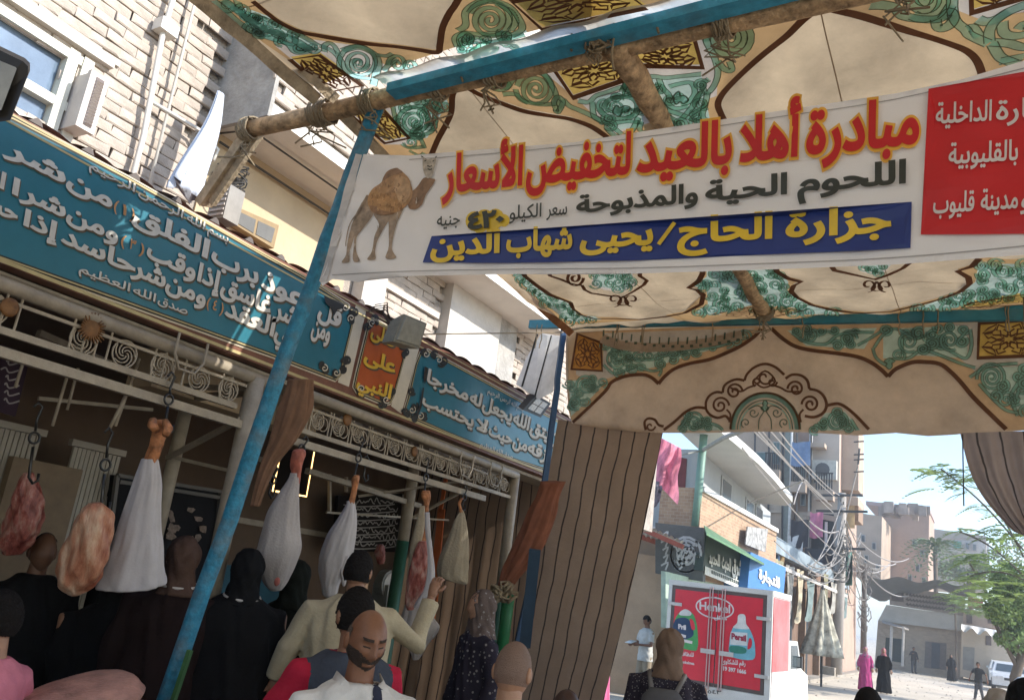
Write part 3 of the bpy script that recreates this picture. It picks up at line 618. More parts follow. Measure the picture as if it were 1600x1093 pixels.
swirls([(350,0),(420,26),(500,70),(470,78),(400,50)],14,CE,8,12,.016,LO,HI2,11,e=.008)
swirls([(720,50),(770,60),(820,45),(830,60),(720,86)],8,CE,7,11,.014,LO,HI,12,e=.008)
star_sq([(1112,488),(1182,474),(1254,482),(1190,496)],CE,tent,seed=8,n=9,ln_=.012,fill=OCH,border=.026)
star_sq([(1500,478),(1516,470),(1600,456),(1640,470)],CE,tent,seed=9,n=7,ln_=.012,border=.03)
obj('arabesque_edge',LO,DKG,tent,kind='stuff'); obj('arabesque',HI,TQ,tent,kind='stuff'); obj('arabesque',HI2,TQL,tent,kind='stuff')
q=MB()
for yy in (1.2,2.2,5.05,6.2): strip(q,[(x,yy+.01*math.sin(3*x)) for x in np.linspace(xl(yy)+.02,7.9,60)],.007,CE,.0025,px=False)
for xx in (-2.35,-.55,.35,1.6): strip(q,[(xx,y) for y in np.linspace(3.12,4.07,12)],.006,CE,.0027,px=False); strip(q,[(xx,y) for y in np.linspace(4.23,7.1,24)],.006,CE,.0027,px=False)
obj('stitched_seam',q,M('seam_tan',(.36,.26,.17),rough=.95,trans=.3),tent,kind='stuff')
def rect(y0,y1,x1=8.0): ys=np.linspace(y0,y1,9); return [(xl(y),y) for y in ys]+[(x1,y) for y in ys[::-1]]  # unseen right part is widened to keep sun off the shop
for a,b,g_ in ((-1,2.88,.09),(3.10,3.935,.07),(3.95,3.985,.1),(4.055,7.12,.07)): printed_cloth(rect(a,b),CE,tent,CLOTH,g_)
q=MB(); q.grid(lambda s,t:(-1.98+9.98*s,3.92+.16*t,4.535+sag(-1.98+9.98*s,3.92+.16*t)),80,2); obj('cloth',q,CLOTH,tent,smooth=True)  # patch added over the seam gap so sun passes only at its left
q=MB(); q.grid(lambda s,t:(-3.55+11.55*s,7.13+2.2*t,4.52-.05*math.sin(PI*t)),30,8); obj('cloth',q,CLOTH,tent,smooth=True)  # unseen roof strip beyond the valance, added to shade the sign's far end
q=MB(); q.grid(lambda s,t:(-3.0+11.0*s,-12+10.99*t,4.52+sag(-3.0+11.0*s,-1.01)+.03*math.sin(9*t*PI)),40,40); obj('cloth',q,CLOTH,tent,smooth=True)
# far valance hanging from the second beam
YV=7.22
def vd(x,z): 
    t=max(0,(4.45-z)/1.0); return .009*math.sin(13*x-9*z+2*math.sin(2*x))*(.4+t)+.005*math.sin(25*x+14*z)*t+.02*math.sin(2.2*x+1)*t
VA=Surf(1,YV,vd,-1)
val=thing('tent_valance','scalloped printed valance with brown arch and lobed medallion hanging from the far blue beam','tent valance',(-1.6,YV,3.5))
vout=[(884,512),(1000,508),(1188,506),(1400,498),(1680,488),(1680,668),(1575,674),(1520,676),(1450,681),(1400,676),(1340,680),(1260,675),(1190,674),(1100,676),(1035,676),(990,674),(940,669),(893,661),(888,640),(884,580)]
VCL=M('valance_canvas',(.54,.41,.30),rough=.95,var=.16,vs_=2.5,bump=.3,bs=8,trans=.38); 
for n_ in [x for x in VCL.node_tree.nodes if x.type=='BUMP']: n_.inputs['Distance'].default_value=.05
vL=[(896,660),(926,632),(948,610),(956,598),(972,590),(990,586),(1008,586),(1020,591),(1030,600)]; vL2=[(1030,600),(1040,588),(1056,576),(1080,568),(1110,562),(1140,550),(1160,540),(1180,526),(1190,514)]
vR=[(1206,514),(1224,530),(1244,542),(1270,548),(1310,553),(1340,558),(1360,566),(1376,577),(1388,589)]; vR2=[(1388,589),(1400,577),(1424,567),(1444,566),(1468,569),(1484,580),(1500,596),(1520,620),(1540,640),(1572,671)]
OC2=M('valance_ochre',(.52,.34,.19),rough=.95,var=.12,trans=.35)
region([(886,516)]+[(1000,512),(1188,510)]+vL2[::-1]+vL[::-1][1:]+[(890,650)],OC2,surf=VA,par=val,grid=.06)
region([(1206,510),(1660,492),(1660,672),(1576,672)]+vR2[::-1]+vR[::-1][1:],OC2,surf=VA,par=val,grid=.06)
for p_ in ([(944,520),(1180,512),(1150,530),(1080,552),(1020,572),(960,588),(946,592),(930,600),(900,585),(900,575),(942,568)],[(1480,505),(1660,500),(1660,640),(1560,610),(1500,560)],): region(p_,M('valance_pale',(.46,.40,.33),rough=.95,var=.1,trans=.35),D1+.003,surf=VA,par=val,grid=.06)
VB=MB(); VLO=MB(); VHI=MB()
for o_ in (vL,vL2,vR,vR2): strip(VB,smooth(o_,4),.034,VA,D4)
mo=[(1038,672),(1056,658),(1072,644),(1088,637),(1104,638)]
strip(VB,smooth(mo,4),.026,VA,D4); strip(VB,smooth([(1292,634),(1310,631),(1324,638),(1340,652),(1358,671)],4),.026,VA,D4)
lob=[[(1104,640),(1104,628),(1110,618),(1120,613),(1130,614)],[(1130,614),(1132,604),(1140,597),(1152,593),(1164,595)],[(1164,595),(1168,585),(1180,574),(1196,569),(1212,574),(1226,586)],[(1228,592),(1238,586),(1252,587),(1262,595),(1265,608)],[(1265,608),(1278,611),(1288,620),(1292,634),(1286,646),(1272,652),(1258,650)],[(1104,640),(1110,648),(1122,653),(1134,650),(1140,656)]]
for o_ in lob: strip(VB,smooth(o_,4),.024,VA,D4)
for (a,b,r,d) in ((1126,634,14,1),(1148,612,13,1),(1244,608,13,-1),(1267,632,14,-1)): curl(VB,VA,a,b,r,1.6,0 if d>0 else PI,.020,D4,-d)
for r in (9,): curl(VB,VA,1195,590,13,1,0,.018,D4,n=24); curl(VB,VA,1184,597,8,1,2,.018,D4,n=16); curl(VB,VA,1207,597,8,1,0,.018,D4,n=16); strip(VB,smooth([(1178,596),(1194,606),(1212,596),(1196,580),(1178,596)],4),.016,VA,D4)
strip(VB,smooth([(1010,672),(1008,660),(1014,654),(1024,656),(1030,664),(1038,666)],4),.024,VA,D4); curl(VB,VA,1017,666,8,1,0,.018,D4,n=16)
for o_ in ([(1142,606),(1158,612),(1170,606),(1182,602)],[(1250,612),(1232,612),(1220,606),(1208,602)],[(1136,640),(1142,648),(1140,660)],[(1256,640),(1250,648),(1252,660)]): strip(VB,smooth(o_,4),.018,VA,D4)
for r,w,m_ in ((54,.014,VB),(49,.030,VHI),(43,.010,VLO),(39,.012,VHI)):
    strip(m_,[(1196+r*math.cos(a),671-r*1.06*math.sin(a)) for a in np.linspace(0,PI,40)],w,VA,D4)
strip(VLO,[(1196+51.5*math.cos(a),671-54.5*math.sin(a)) for a in np.linspace(0,PI,40)],.05,VA,D3-.003)
for d in (-1,1):
    curl(VLO,VA,1196+d*18,645,8,1.2,0,.010,D4,n=20); curl(VLO,VA,1196+d*30,661,8,1.2,2,.010,D4,n=20); strip(VLO,smooth([(1196+d*10,671),(1196+d*9,655),(1196+d*2,642),(1196+d*12,634),(1196+d*26,640)],4),.010,VA,D4)
leaf(1196,643,16,-PI/2,6,VA,lo=VLO,hi=VHI); leaf(1390,560,16,PI/2,8,VA,lo=VLO,hi=VHI)
V_=dict(surf=VA,lo=VLO,hi=VHI,e=.012)
for a in ((1086,659,17,2.2,3,1),(1308,659,17,2.4,0,-1),(917,602,16,2.8,3,1),(900,630,11,2,1,1),(962,560,14,2,2,1),(1266,526,12,2,3,1),(1326,530,14,2,0,-1),(1484,532,17,2,1,1),(1550,590,24,3,3,1),(1572,625,15,2,1,-1),(1420,534,18,2,1,1)): spir(*a,w=.016,**V_)
for p in ([(1240,522),(1258,534),(1290,538),(1310,524),(1340,520),(1366,520)],[(1340,540),(1362,528),(1380,516)],[(1364,544),(1370,560),(1388,572),(1394,562),(1420,560),(1440,546),(1466,536),(1490,552),(1510,560),(1518,540),(1516,515)],[(1366,544),(1380,524),(1400,514),(1430,530),(1450,520)],[(1450,548),(1480,560),(1506,570),(1524,575)],[(1515,590),(1530,580),(1544,572),(1590,568)],[(1600,580),(1590,600),(1580,620),(1590,650)],[(1530,600),(1546,618),(1570,640),(1590,645)],[(1060,672),(1070,660),(1074,650)],[(1100,660),(1120,664),(1130,672)],[(1286,672),(1276,664),(1270,672)],[(1330,655),(1340,672)],[(1000,575),(1020,580),(1034,578),(1030,588)],[(944,570),(960,584),(980,578),(996,572)],[(960,545),(990,560),(1020,562),(1040,556),(1070,552)],[(1060,548),(1100,545),(1130,540),(1150,528)]): vine(p,.018,**V_)
swirls([(945,540),(1000,552),(1080,545),(1170,522),(1150,535),(1070,558),(1020,574),(960,585)],24,VA,7,11,.014,VLO,VHI,21,e=.012)
swirls([(1380,514),(1510,508),(1512,560),(1440,555),(1380,560)],14,VA,8,12,.016,VLO,VHI,22,e=.012); swirls([(1230,516),(1370,512),(1350,545),(1260,540)],10,VA,7,10,.014,VLO,VHI,23,e=.012)
swirls([(888,595),(930,590),(945,598),(920,625),(892,650)],10,VA,7,10,.012,VLO,VHI,24,e=.012); swirls([(1530,575),(1650,570),(1650,650),(1590,640),(1540,610)],12,VA,9,13,.016,VLO,VHI,25,e=.012)
swirls([(1060,672),(1076,646),(1100,650),(1130,672)],7,VA,6,9,.014,VLO,VHI,26,e=.01); swirls([(1268,672),(1290,645),(1320,642),(1345,672)],7,VA,6,9,.014,VLO,VHI,27,e=.01)
obj('brown_outline',VB,BRN,val,kind='stuff'); obj('arabesque_edge',VLO,DKG,val,kind='stuff'); obj('arabesque',VHI,M('valance_turquoise',(.36,.58,.50),rough=.95,var=.15,trans=.6),val,kind='stuff')
star_sq([(903,522),(940,536),(942,580),(894,577)],VA,val,seed=12,fill=M('valance_orange',(.45,.21,.05),rough=.95,var=.2,trans=.3),border=.03,n=6)
star_sq([(1530,506),(1625,500),(1625,556),(1528,560)],VA,val,seed=13,border=.034,n=6)
printed_cloth([VA.inv(u,v) for u,v in vout],VA,val,VCL,.05)
# pale backing strip with loops and black studs along the top left of the valance
bk=MB(); strip(bk,smooth([(942,530),(970,540),(1010,544),(1060,542),(1110,536),(1160,524)],5),.09,VA,.03); obj('hem_strip',bk,VCL,val)
for i in range(16):
    u=946+i*14.5; v=524+13*math.sin(PI*i/15)
    st=MB(); strip(st,[(u,v-8),(u-1,v+3)],.016,VA,.04); strip(st,[(u+6,v+4),(u+6,v+8)],.03,VA,.04); obj('tie_loop',st,DKG,val)
# ================================================================ BEAMS AND POLES
def beam(name,label,cat,pts,r,m,group=None,n=10,lump=.06,ties=()):
    root=thing(name,label,cat,pts[0],group); P=[np.array(p,float) for p in pts]
    q=MB(); seq=[]
    for i in range(len(P)-1):
        for k in range(8): seq.append(P[i]+(P[i+1]-P[i])*k/8+np.random.default_rng(i*9+k).normal(0,.003,3))
    seq.append(P[-1]); q.tube(seq,r,n,lump=lump); obj('pole_body',q,m,root,smooth=n>5)
    for (t,nw,wd) in ties:
        c=P[0]+(P[-1]-P[0])*t; d=(P[-1]-P[0]); d/=np.linalg.norm(d); a=np.cross(d,(0,0,1)); a/=np.linalg.norm(a); b=np.cross(d,a); q=MB(); rr=random.Random(int(t*99))
        pts2=[c+d*(wd*(k/(nw*12)-.5)+rr.uniform(-.006,.006))+(r+.012)*(math.cos(2*PI*k/12)*a+math.sin(2*PI*k/12)*b)*(1+rr.uniform(0,.15)) for k in range(nw*12)]
        q.tube(pts2,.0065,5,cap=False)
        for j in range(4):
            s=c+d*rr.uniform(-wd,wd)/2-b*0; q.tube([s+np.array([rr.uniform(-.03,.03)*k,rr.uniform(-.03,.03)*k,-(r+.01)-.035*k]) for k in range(5)],.005,4,cap=False)
        obj('rope_lashing',q,ROPE,root,smooth=True)
    return root
Y1=3.03
bA=np.array([-3.84,3.04,4.44]); bB=np.array([2.6,3.10,4.50])
beam('log_beam','long rough brown log beam lashed with rope across the tent in front of the blue board','wooden beam',[bA,bA+(bB-bA)*.5,bB],.055,WOOD,ties=((.0,6,.10),(.09,9,.13),(.145,6,.09),(.215,5,.06),(.268,4,.07),(.45,7,.08),(.56,3,.04)))
bl=thing('blue_board','blue painted square timber running along the top of the near log beam','wooden beam',(-2.6,3.1,4.6))
obj('board',MB().bar(PY(612,143,2.955),PY(1700,-134,2.955),.05,.09,up=(0,1,0)),BLUE,bl)
hA0=PY(596,136,2.93); hB0=PY(1700,-152,2.93); obj('canvas_hem',MB().grid(lambda s,t:tuple(hA0*(1-s)+hB0*s+np.array([0,-.09+.27*t,.035*math.sin(PI*t)+.010*math.sin(60*s)])),80,4),M('white_hem_canvas',(.75,.72,.66),rough=.9,trans=.6),bl)  # translucent strip shaped to cover the gap and stop sun leaking through
# blue post and braces at the beam
beam('blue_pole','tall leaning blue painted pole rising in front of the shop to the near beam','pole',[PY(265,1093,3.08)+np.array([-.26,0,-1.26]),PY(430,600,3.08),PY(588,168,3.08)],.043,M('blue_pole_paint',(.022,.20,.33),rough=.55,var=.3,vs_=22,bump=.35,bs=60,dirt=.55),n=12,lump=.02)
q=MB(); pA=PY(283,1060,3.0); q.bar(pA+np.array([-.14,0,-.8]),PY(297,1015,3.02),.022); tag(obj('green_stick',q,M('green_paint',(.04,.12,.04))),'thin green stick leaning against the foot of the blue pole','stick')
# timber post below left end of the beam
c0=bA+np.array([0.0,.02,.0]); c1=PX(318,318,-4.3)
pst=thing('timber_post','grey timber post slanting down from the left end of the log beam behind the sign','post',c0)
obj('plank',MB().bar(c0,c1,.10,.06,up=(1,0,0)),WOODG,pst); obj('plank',MB().bar(c0+np.array([.07,0,0]),c1+np.array([.07,0,0]),.035,.07,up=(1,0,0)),WOODG,pst)
# longitudinal logs
beam('edge_log','sun-bleached square timber along the left edge of the near tent roof','wooden beam',[PZ(298,-12,4.46),PZ(492,152,4.46)],.048,WOODG,n=4,lump=.02)
beam('edge_log','short dark timber piece under the canopy edge beside the log lashing','wooden beam',[PZ(472,106,4.49),PZ(522,152,4.49)],.042,WOODG,n=4,lump=.03)
beam('edge_log','timber under the canopy edge running from the near beam down behind the banner','wooden beam',[PZ(524,168,4.44),PZ(790,432,4.44)],.045,WOODG,n=4,lump=.03)
beam('edge_log','orange-brown squared timber meeting the left end of the far blue beam','wooden beam',[PZ(775,418,4.44),PZ(890,518,4.45)],.05,M('orange_timber',(.36,.16,.07),rough=.8,var=.25,bump=.3,bs=30),n=4,lump=.01)
beam('roof_log','thick rough log under the middle of the roof between the two beams','wooden beam',[PZ(962,72,4.43),PZ(1044,202,4.43),PZ(1160,424,4.40),PZ(1196,490,4.42)],.062,WOOD,ties=((.98,5,.1),))
beam('roof_log','short brown log passing over the near beam at the top of the frame','wooden beam',[PZ(915,-60,4.62),PZ(938,22,4.60)],.05,WOOD)
beam('roof_log','blue painted timber end resting beside the brown log on the near beam','wooden beam',[PZ(945,-60,4.62),PZ(958,18,4.60)],.05,BLUE,n=4,lump=0)
beam('roof_log','grey log under the right side of the tent roof','wooden beam',[(1.2,-3,4.42),(1.3,7.1,4.42)],.06,WOOD)
# far blue beam: two stacked boards with ties
fb=thing('far_blue_beam','long blue double board carrying the far printed valance','wooden beam',(-1.5,7.05,4.4))
e0=PY(826,504,7.08); 
obj('board',MB().bar(PY(828,507,7.06),PY(1700,490,7.06),.05,.085),M('blue_paint_light',(.035,.22,.30),rough=.5,var=.15,vs_=10,dirt=.3),fb)
obj('board',MB().bar(PY(1010,494,7.09)+np.array([0,.0,.0]),PY(1700,474,7.09),.05,.085),BLUE,fb)
for u in (838,846,962,966,1003,1006,1112,1190,1192,1254,1404,1442,1464,1572,1576):
    p=PY(u,500,7.0); q=MB(); rr=random.Random(u); q.tube([(p[0]+rr.uniform(-.01,.01),7.035+rr.uniform(-.005,.005),4.30+.05*k) for k in range(6)],.006,4); obj('rope_tie',q,ROPE,fb)
tpos=PY(1601,450,6.6)
q=MB(); q.tube([tpos+np.array([0,.02*k,.12-.05*k]) for k in range(8)],.012,6); tag(obj('rope_loop',q,ROPE),'grey rope loop dangling from the far beam at the right edge','rope')
beam('blue_post','slim blue post standing at the left end of the far beam above the sign','post',[PY(881,512,7.15),PY(866,640,7.15),PY(830,905,7.15),(-3.98,7.15,0)],.035,M('blue_post_paint',(.03,.085,.19),rough=.5,var=.15),n=4,lump=.01)
# thin rope across from lamp to beam
q=MB(); q.tube([PX(662,522,-4.1),PX(740,521,-3.95),PY(880,519,7.1)],.006,5); tag(obj('guy_rope',q,ROPE),'thin rope stretched from the floodlight to the blue post','rope')
# ropes dangling from the near beam at the crossing
q=MB(); rr=random.Random(5)
for j in range(16):
    s=PY(926+rr.uniform(-10,34),26+rr.uniform(-6,14),2.96); L_=rr.uniform(.10,.26)
    q.tube([s+np.array([rr.uniform(-.02,.02),rr.uniform(-.01,.01),-L_*k/6]) for k in range(7)],.005,4,cap=False)
for j in range(14):
    s=PY(932+rr.uniform(-8,14),66+rr.uniform(-10,10),2.95); q.tube([s+np.array([.03*math.cos(k+j),.02*math.sin(k*1.3+j),.03*math.sin(k+j*2)]) for k in range(7)],.006,4,cap=False)
for (u,v0,v1) in ((1028,8,52),(892,42,80),(958,30,110),(722,92,128)): q.tube([PY(u+2*math.sin(t*7),v0+(v1-v0)*t,2.95) for t in np.linspace(0,1,9)],.006,4,cap=False)
tag(obj('rope_tangle',q,ROPE,smooth=True),'frayed jute rope tangle knotted where the logs cross the near beam','rope')
# ================================================================ BANNER
YB=2.93
def bd(x,z):
    t=(x+2.9)/3.1; return .012*math.sin(5*x+7*z)+.006*math.sin(19*x-9*z)*(.3+t*.5)+.05*math.sin(PI*min(1,max(0,t)))+ (.02*math.sin(22*(z+.45*x))*max(0,1-abs(x+2.7)*2))+.004*math.sin(30*(z-.25*x)+1.5*x)*max(0,min(1,(x+1.3)))
BA=Surf(1,YB,bd,-1)
ban=thing('campaign_banner','long white printed banner with a camel and red and blue arabic lines','banner',(-1.3,YB,3.2))
bout=[(568,241),(640,243),(700,238),(800,230),(900,222),(1000,206),(1100,191),(1200,176),(1300,161),(1400,146),(1500,125),(1600,95),(1760,48),(1760,380),(1600,398),(1400,413),(1200,421),(1000,427),(800,428),(640,431),(560,440),(520,436),(504,446),(500,440),(520,390),(540,330),(555,285)]
VIN=M('banner_vinyl',(.82,.80,.81),rough=.45,var=.03,vs_=2,bump=.12,bs=5,trans=.22)
q=MB(); fillmb(q,[bout],BA,0,.03); obj('banner_sheet',q,VIN,ban,smooth=True)
q=MB(); strip(q,smooth([(562,242),(545,300),(526,370),(506,440)],5),.05,BA,.006); obj('pole_sleeve',q,M('banner_sleeve',(.52,.50,.50),rough=.45),ban)
q=MB(); strip(q,smooth([(520,430),(640,424),(800,421),(1000,419),(1200,412),(1400,403),(1600,385),(1700,372)],5),.004,BA,.004); strip(q,smooth([(640,250),(800,238),(1000,216),(1200,186),(1400,156),(1600,108)],5),.004,BA,.004); obj('seam',q,M('seam_grey',(.36,.35,.36)),ban)
RD=M('banner_red',(.58,.018,.025),rough=.4,var=.05,trans=.1); YG=M('banner_yellow',(.80,.55,.05),rough=.4,trans=.1); YO=M('banner_orange_edge',(.80,.42,.06),rough=.4,trans=.1); NV=M('banner_blue',(.022,.045,.22),rough=.4,var=.05,trans=.1); INK=M('banner_black',(.035,.04,.035),rough=.45); WH=M('banner_white_print',(.68,.64,.64),rough=.45,trans=.1)
q=MB(); fillmb(q,[[(676,370),(1425,317),(1423,389),(1200,399),(1000,408),(800,412),(662,411)]],BA,.009,.035); obj('blue_band',q,NV,ban)
q=MB(); fillmb(q,[[(1451,141),(1760,86),(1760,366),(1600,367),(1439,368)]],BA,.009,.035); obj('red_box',q,RD,ban)
hA=lambda u:56+(u-740)*.0215; bAl=lambda u:297-.104*(u-740)
def bword(s,a,b,base,h,m,bold=.03,edge=None,off=.015,eb=.05,name='letters'):
    if edge: q=MB(); word(q,s,a-3,b+3,base,h,BA,off-.003,bold+eb,lean=.05); obj(name+'_edge',q,edge,ban)
    q=MB(); word(q,s,a,b,base,h,BA,off,bold,lean=.05); obj(name,q,m,ban)
for s,a,b in (('مبادرة',1260,1436),('أهلا',1156,1250),('بالعيد',996,1144),('لتخفيض',824,986),('الأسعار',693,818)): bword(s,a,b,bAl,hA,RD,.035,YO)
bB_=lambda u:330-.091*(u-952)
for s,a,b in (('اللحوم',1247,1416),('الحية',1103,1231),('والمذبوحة',902,1092)): bword(s,a,b,bB_,lambda u:26+(u-950)*.02,INK,.035)
for s,a,b in (('سعر',856,888),('الكيلو',798,848)): bword(s,a,b,lambda u:342-.09*(u-830),21,INK,.014)
q=MB()
for c in ((742,346,14),(758,344,15),(775,342,14),(788,345,9),(750,352,12),(770,350,12)): fillmb(q,[[(c[0]+c[2]*math.cos(t),c[1]+c[2]*1.1*math.sin(t)) for t in np.linspace(0,2*PI,17)[:-1]]],BA,.0045+.0003*len(q.v)/40)
obj('price_blob',q,YG,ban)
bword('٠٢٤',733,790,lambda u:357-.1*(u-760),25,INK,.05,off=.016)
bword('جنيه',685,721,lambda u:354-.09*(u-700),20,INK,.014)
bC=lambda u:398-.052*(u-728); hC=lambda u:33+(u-740)*.013
for s,a,b in (('جزارة',1228,1393),('الحاج',1060,1208),('يحيى',908,1022),('شهاب',793,896),('الدين',675,783)): bword(s,a,b,bC,hC,YG,.04)
q=MB(); strip(q,[(1031,384),(1056,350)],.018,BA,.015); obj('slash',q,YG,ban)
bD=lambda c:(lambda u:c-.06*(u-1500))
for s,a,b,c in (('الداخلية',1462,1549,194),('التجارة',1556,1680,194),('بالقليوبية',1482,1590,258),('مديرية',1600,1700,258),('قليوب',1458,1522,333),('مدينة',1532,1590,333),('و',1594,1612,333)): bword(s,a,b,bD(c),31,WH,.02)
# camel print
K=lambda pts:[(500+x/2.876,80+y/2.876) for x,y in pts]
CB=M('camel_brown',(.44,.25,.12),rough=.5,var=.25,vs_=25); CD=M('camel_dark',(.28,.16,.09),rough=.5,var=.3,vs_=25); CG=M('camel_leg',(.34,.25,.18),rough=.5,var=.3,vs_=30); CP=M('camel_pale',(.48,.42,.36),rough=.5,var=.3,vs_=40)
def cam_part(m,off,*polys):
    for p in polys: q=MB(); fillmb(q,[[tuple(a) for a in smooth(K(p),4,True)]],BA,off,.04); obj('camel_print',q,m,ban)
cam_part(CG,.005,[(215,650),(225,695),(182,770),(152,850),(136,905),(134,948),(100,950),(120,915),(128,850),(160,740)],[(245,730),(325,730),(288,800),(262,850),(250,900),(252,935),(215,937),(236,900),(248,830),(268,780)])
cam_part(CG,.006,[(222,690),(246,728),(195,800),(168,840),(166,900),(182,943),(152,943),(155,880),(163,810),(198,740)],[(318,722),(378,704),(350,770),(334,830),(326,890),(345,930),(298,932),(312,880),(312,800)])
cam_part(CD,.007,[(505,575),(520,585),(478,650),(462,690),(436,712),(402,706),(404,650),(440,612),(470,572)])
cam_part(CB,.008,[(412,600),(400,570),(362,535),(345,528),(305,545),(280,592),(240,622),(218,665),(226,708),(250,732),(300,738),(345,728),(400,690),(420,640)])
cam_part(CD,.009,[(362,535),(345,528),(305,545),(284,588),(320,566),(352,556),(376,548)],[(226,700),(250,732),(300,738),(340,728),(290,720),(250,700)])
cam_part(CP,.009,[(468,480),(486,490),(510,484),(526,488),(518,530),(510,560),(490,576),(474,556),(466,520)])
cam_part(M('camel_highlight',(.54,.34,.19),rough=.5,var=.25,vs_=25),.010,[(352,565),(395,575),(412,610),(405,660),(370,690),(345,640),(335,600)])
q=MB(); strip(q,[(p[0],p[1]) for p in smooth(K([(218,650),(180,720),(140,780),(124,850),(122,880)]),4)],.010,BA,.009,taper=.5); obj('camel_print',q,CG,ban)
for m_,n_s,sd_ in ((CD,46,1),(MATS['camel_highlight'],46,2),(CP,14,3)):
    q=MB(); r_=random.Random(sd_)
    for i in range(n_s):
        x=r_.uniform(235,405); y=r_.uniform(560,725)
        if m_ is CP: x,y=r_.choice(((318,830),(325,890),(262,800),(245,880),(160,860),(135,900),(350,740),(440,670)));x+=r_.uniform(-4,4); y+=r_.uniform(-14,14)
        if m_ is not CP and not inpoly(x,y,[(412,600),(362,540),(305,550),(280,595),(240,625),(222,665),(228,705),(250,730),(300,735),(345,725),(400,690)]): continue
        l=r_.uniform(5,16); strip(q,K([(x,y),(x+l*.25,y+l*.6),(x-l*.1,y+l*1.2)]),.004,BA,.0115)
    obj('camel_print',q,m_,ban,kind='stuff')
q=MB()
for p in ([(476,500),(484,496)],[(512,500),(520,498)],[(488,520),(500,524),(510,520)],[(490,534),(500,538),(510,534)],[(466,484),(460,476),(470,482)],[(526,486),(532,478),(524,482)]): strip(q,K(p),.006,BA,.012)
obj('camel_print',q,INK,ban,kind='stuff')
# ================================================================ FLOODLIGHTS
def box3(mb,c,ex,ey,ez): return mb.obox(c,ex,ey,ez)
f1=thing('floodlight','old grey floodlight seen from behind, on the sign between orange and teal panels','floodlight',PX(642,520,-3.85))
c=PX(641,516,-3.85); d=[PX(631,490,-3.85),PX(667,505,-3.85),PX(655,545,-3.85),PX(614,533,-3.85)]
q=MB(); back=[p+np.array([-.12,-.02,-.03]) for p in [c+(p-c)*.8 for p in d]]; q.poly([c+(p-c)*1.0 for p in d],back); obj('housing',q,M('grey_aluminium',(.20,.20,.17),rough=.5,var=.15,vs_=20),f1)
q=MB(); q.poly([c+(p-c)*.82+np.array([.012,0,0]) for p in d],[c+(p-c)*.86+np.array([.001,0,0]) for p in d]); obj('back_plate',q,M('grey_plate',(.25,.25,.21),rough=.5,var=.15,vs_=20),f1)
q=MB(); q.tube([c+np.array([-.1,-.1,.0]),c+np.array([-.2,-.13,.12]),c+np.array([-.34,-.1,.16])],.012,6); q.tube([c+np.array([-.1,.1,.0]),c+np.array([-.3,.2,.1]),c+np.array([-.36,.1,.14])],.01,6)
for k in range(4): q.tube([c+np.array([-.1-.03*k,-.1+.02*k,.04]),c+np.array([-.14,-.16,.12+.02*k]),c+np.array([-.3,-.2+.03*k,.1+.03*k])],.005,4)
obj('bracket',q,M('rusty_iron',(.07,.045,.035),rough=.8,bump=.4),f1)
f2=thing('floodlight','square black led floodlight with four pale cells at the right end of the sign','floodlight',PX(842,636,-4.0))
d=[PX(838,617,-3.95),PX(861,630,-3.95),PX(845,652,-3.95),PX(817,640,-3.95)]; c=sum(d)/4
q=MB(); q.poly(d,[p+np.array([-.07,.02,.04]) for p in d]); obj('housing',q,M('black_housing',(.03,.028,.026),rough=.5),f2)
for s in (0,1):
    for t in (0,1):
        B=lambda a,b:(d[0]*(1-a)+d[1]*a)*(1-b)+(d[3]*(1-a)+d[2]*a)*b
        x0,x1,y0,y1=.14+.37*s,.47+.37*s,.12+.38*t,.46+.38*t; o_=np.array([.006,-.002,-.002])
        q=MB(); q.poly([B(x0,y0)+o_,B(x1,y0)+o_,B(x1,y1)+o_,B(x0,y1)+o_],[B(x0,y0),B(x1,y0),B(x1,y1),B(x0,y1)]); obj('led_cell',q,M('led_lens',(.50,.47,.40),rough=.25,var=.2,vs_=60),f2)  # even pale lens colour without emission
q=MB(); q.tube([c+np.array([-.08,.05,.06]),c+np.array([-.2,.1,.1])],.015,6); q.tube([c+np.array([-.07,0,.08]),c+np.array([-.06,.02,.14]),c+np.array([-.15,.0,.1])],.01,6); obj('bracket',q,MATS['rusty_iron'],f2)
f3=thing('floodlight','large dark framed floodlight cut off by the left edge of the frame','floodlight',PD(10,130,3.2))
d=[PD(-60,50,3.3),PD(36,96,3.3),PD(44,104,3.3),PD(44,116,3.3),PD(16,188,3.2),PD(-60,200,3.2)]
q=MB(); q.poly(d,[p+np.array([-.06,.03,.05]) for p in d]); obj('housing',q,MATS['black_housing'],f3)
d=[PD(-60,72,3.28),PD(26,108,3.28),PD(2,172,3.19),PD(-60,176,3.19)]; q=MB(); q.poly([p*1.0 for p in d],[p+np.array([-.01,0,.01]) for p in d]); obj('lens',q,M('frosted_glass',(.34,.34,.30),rough=.3),f3)
# ================================================================ SHOP FRONT AND INTERIOR
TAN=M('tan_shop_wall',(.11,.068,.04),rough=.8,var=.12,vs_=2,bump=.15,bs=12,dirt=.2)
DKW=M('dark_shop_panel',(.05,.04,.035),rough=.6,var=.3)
POSTG=M('post_green',(.02,.085,.05),rough=.5,var=.15)
shop=thing('shop_interior','tan walled open fronted butcher shop room behind the white posts','shop',(-6,5,0))
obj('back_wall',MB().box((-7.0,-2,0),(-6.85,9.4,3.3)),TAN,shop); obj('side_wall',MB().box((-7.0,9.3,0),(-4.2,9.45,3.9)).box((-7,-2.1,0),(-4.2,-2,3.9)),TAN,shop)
obj('ceiling',MB().box((-7.0,-2,3.28),(-4.5,9.4,3.4)),M('dark_ceiling',(.12,.09,.07)),shop); obj('raised_floor',MB().box((-7,-2,.0),(-4.35,9.4,.16)),M('floor_tile',(.09,.075,.065),rough=.5),shop)
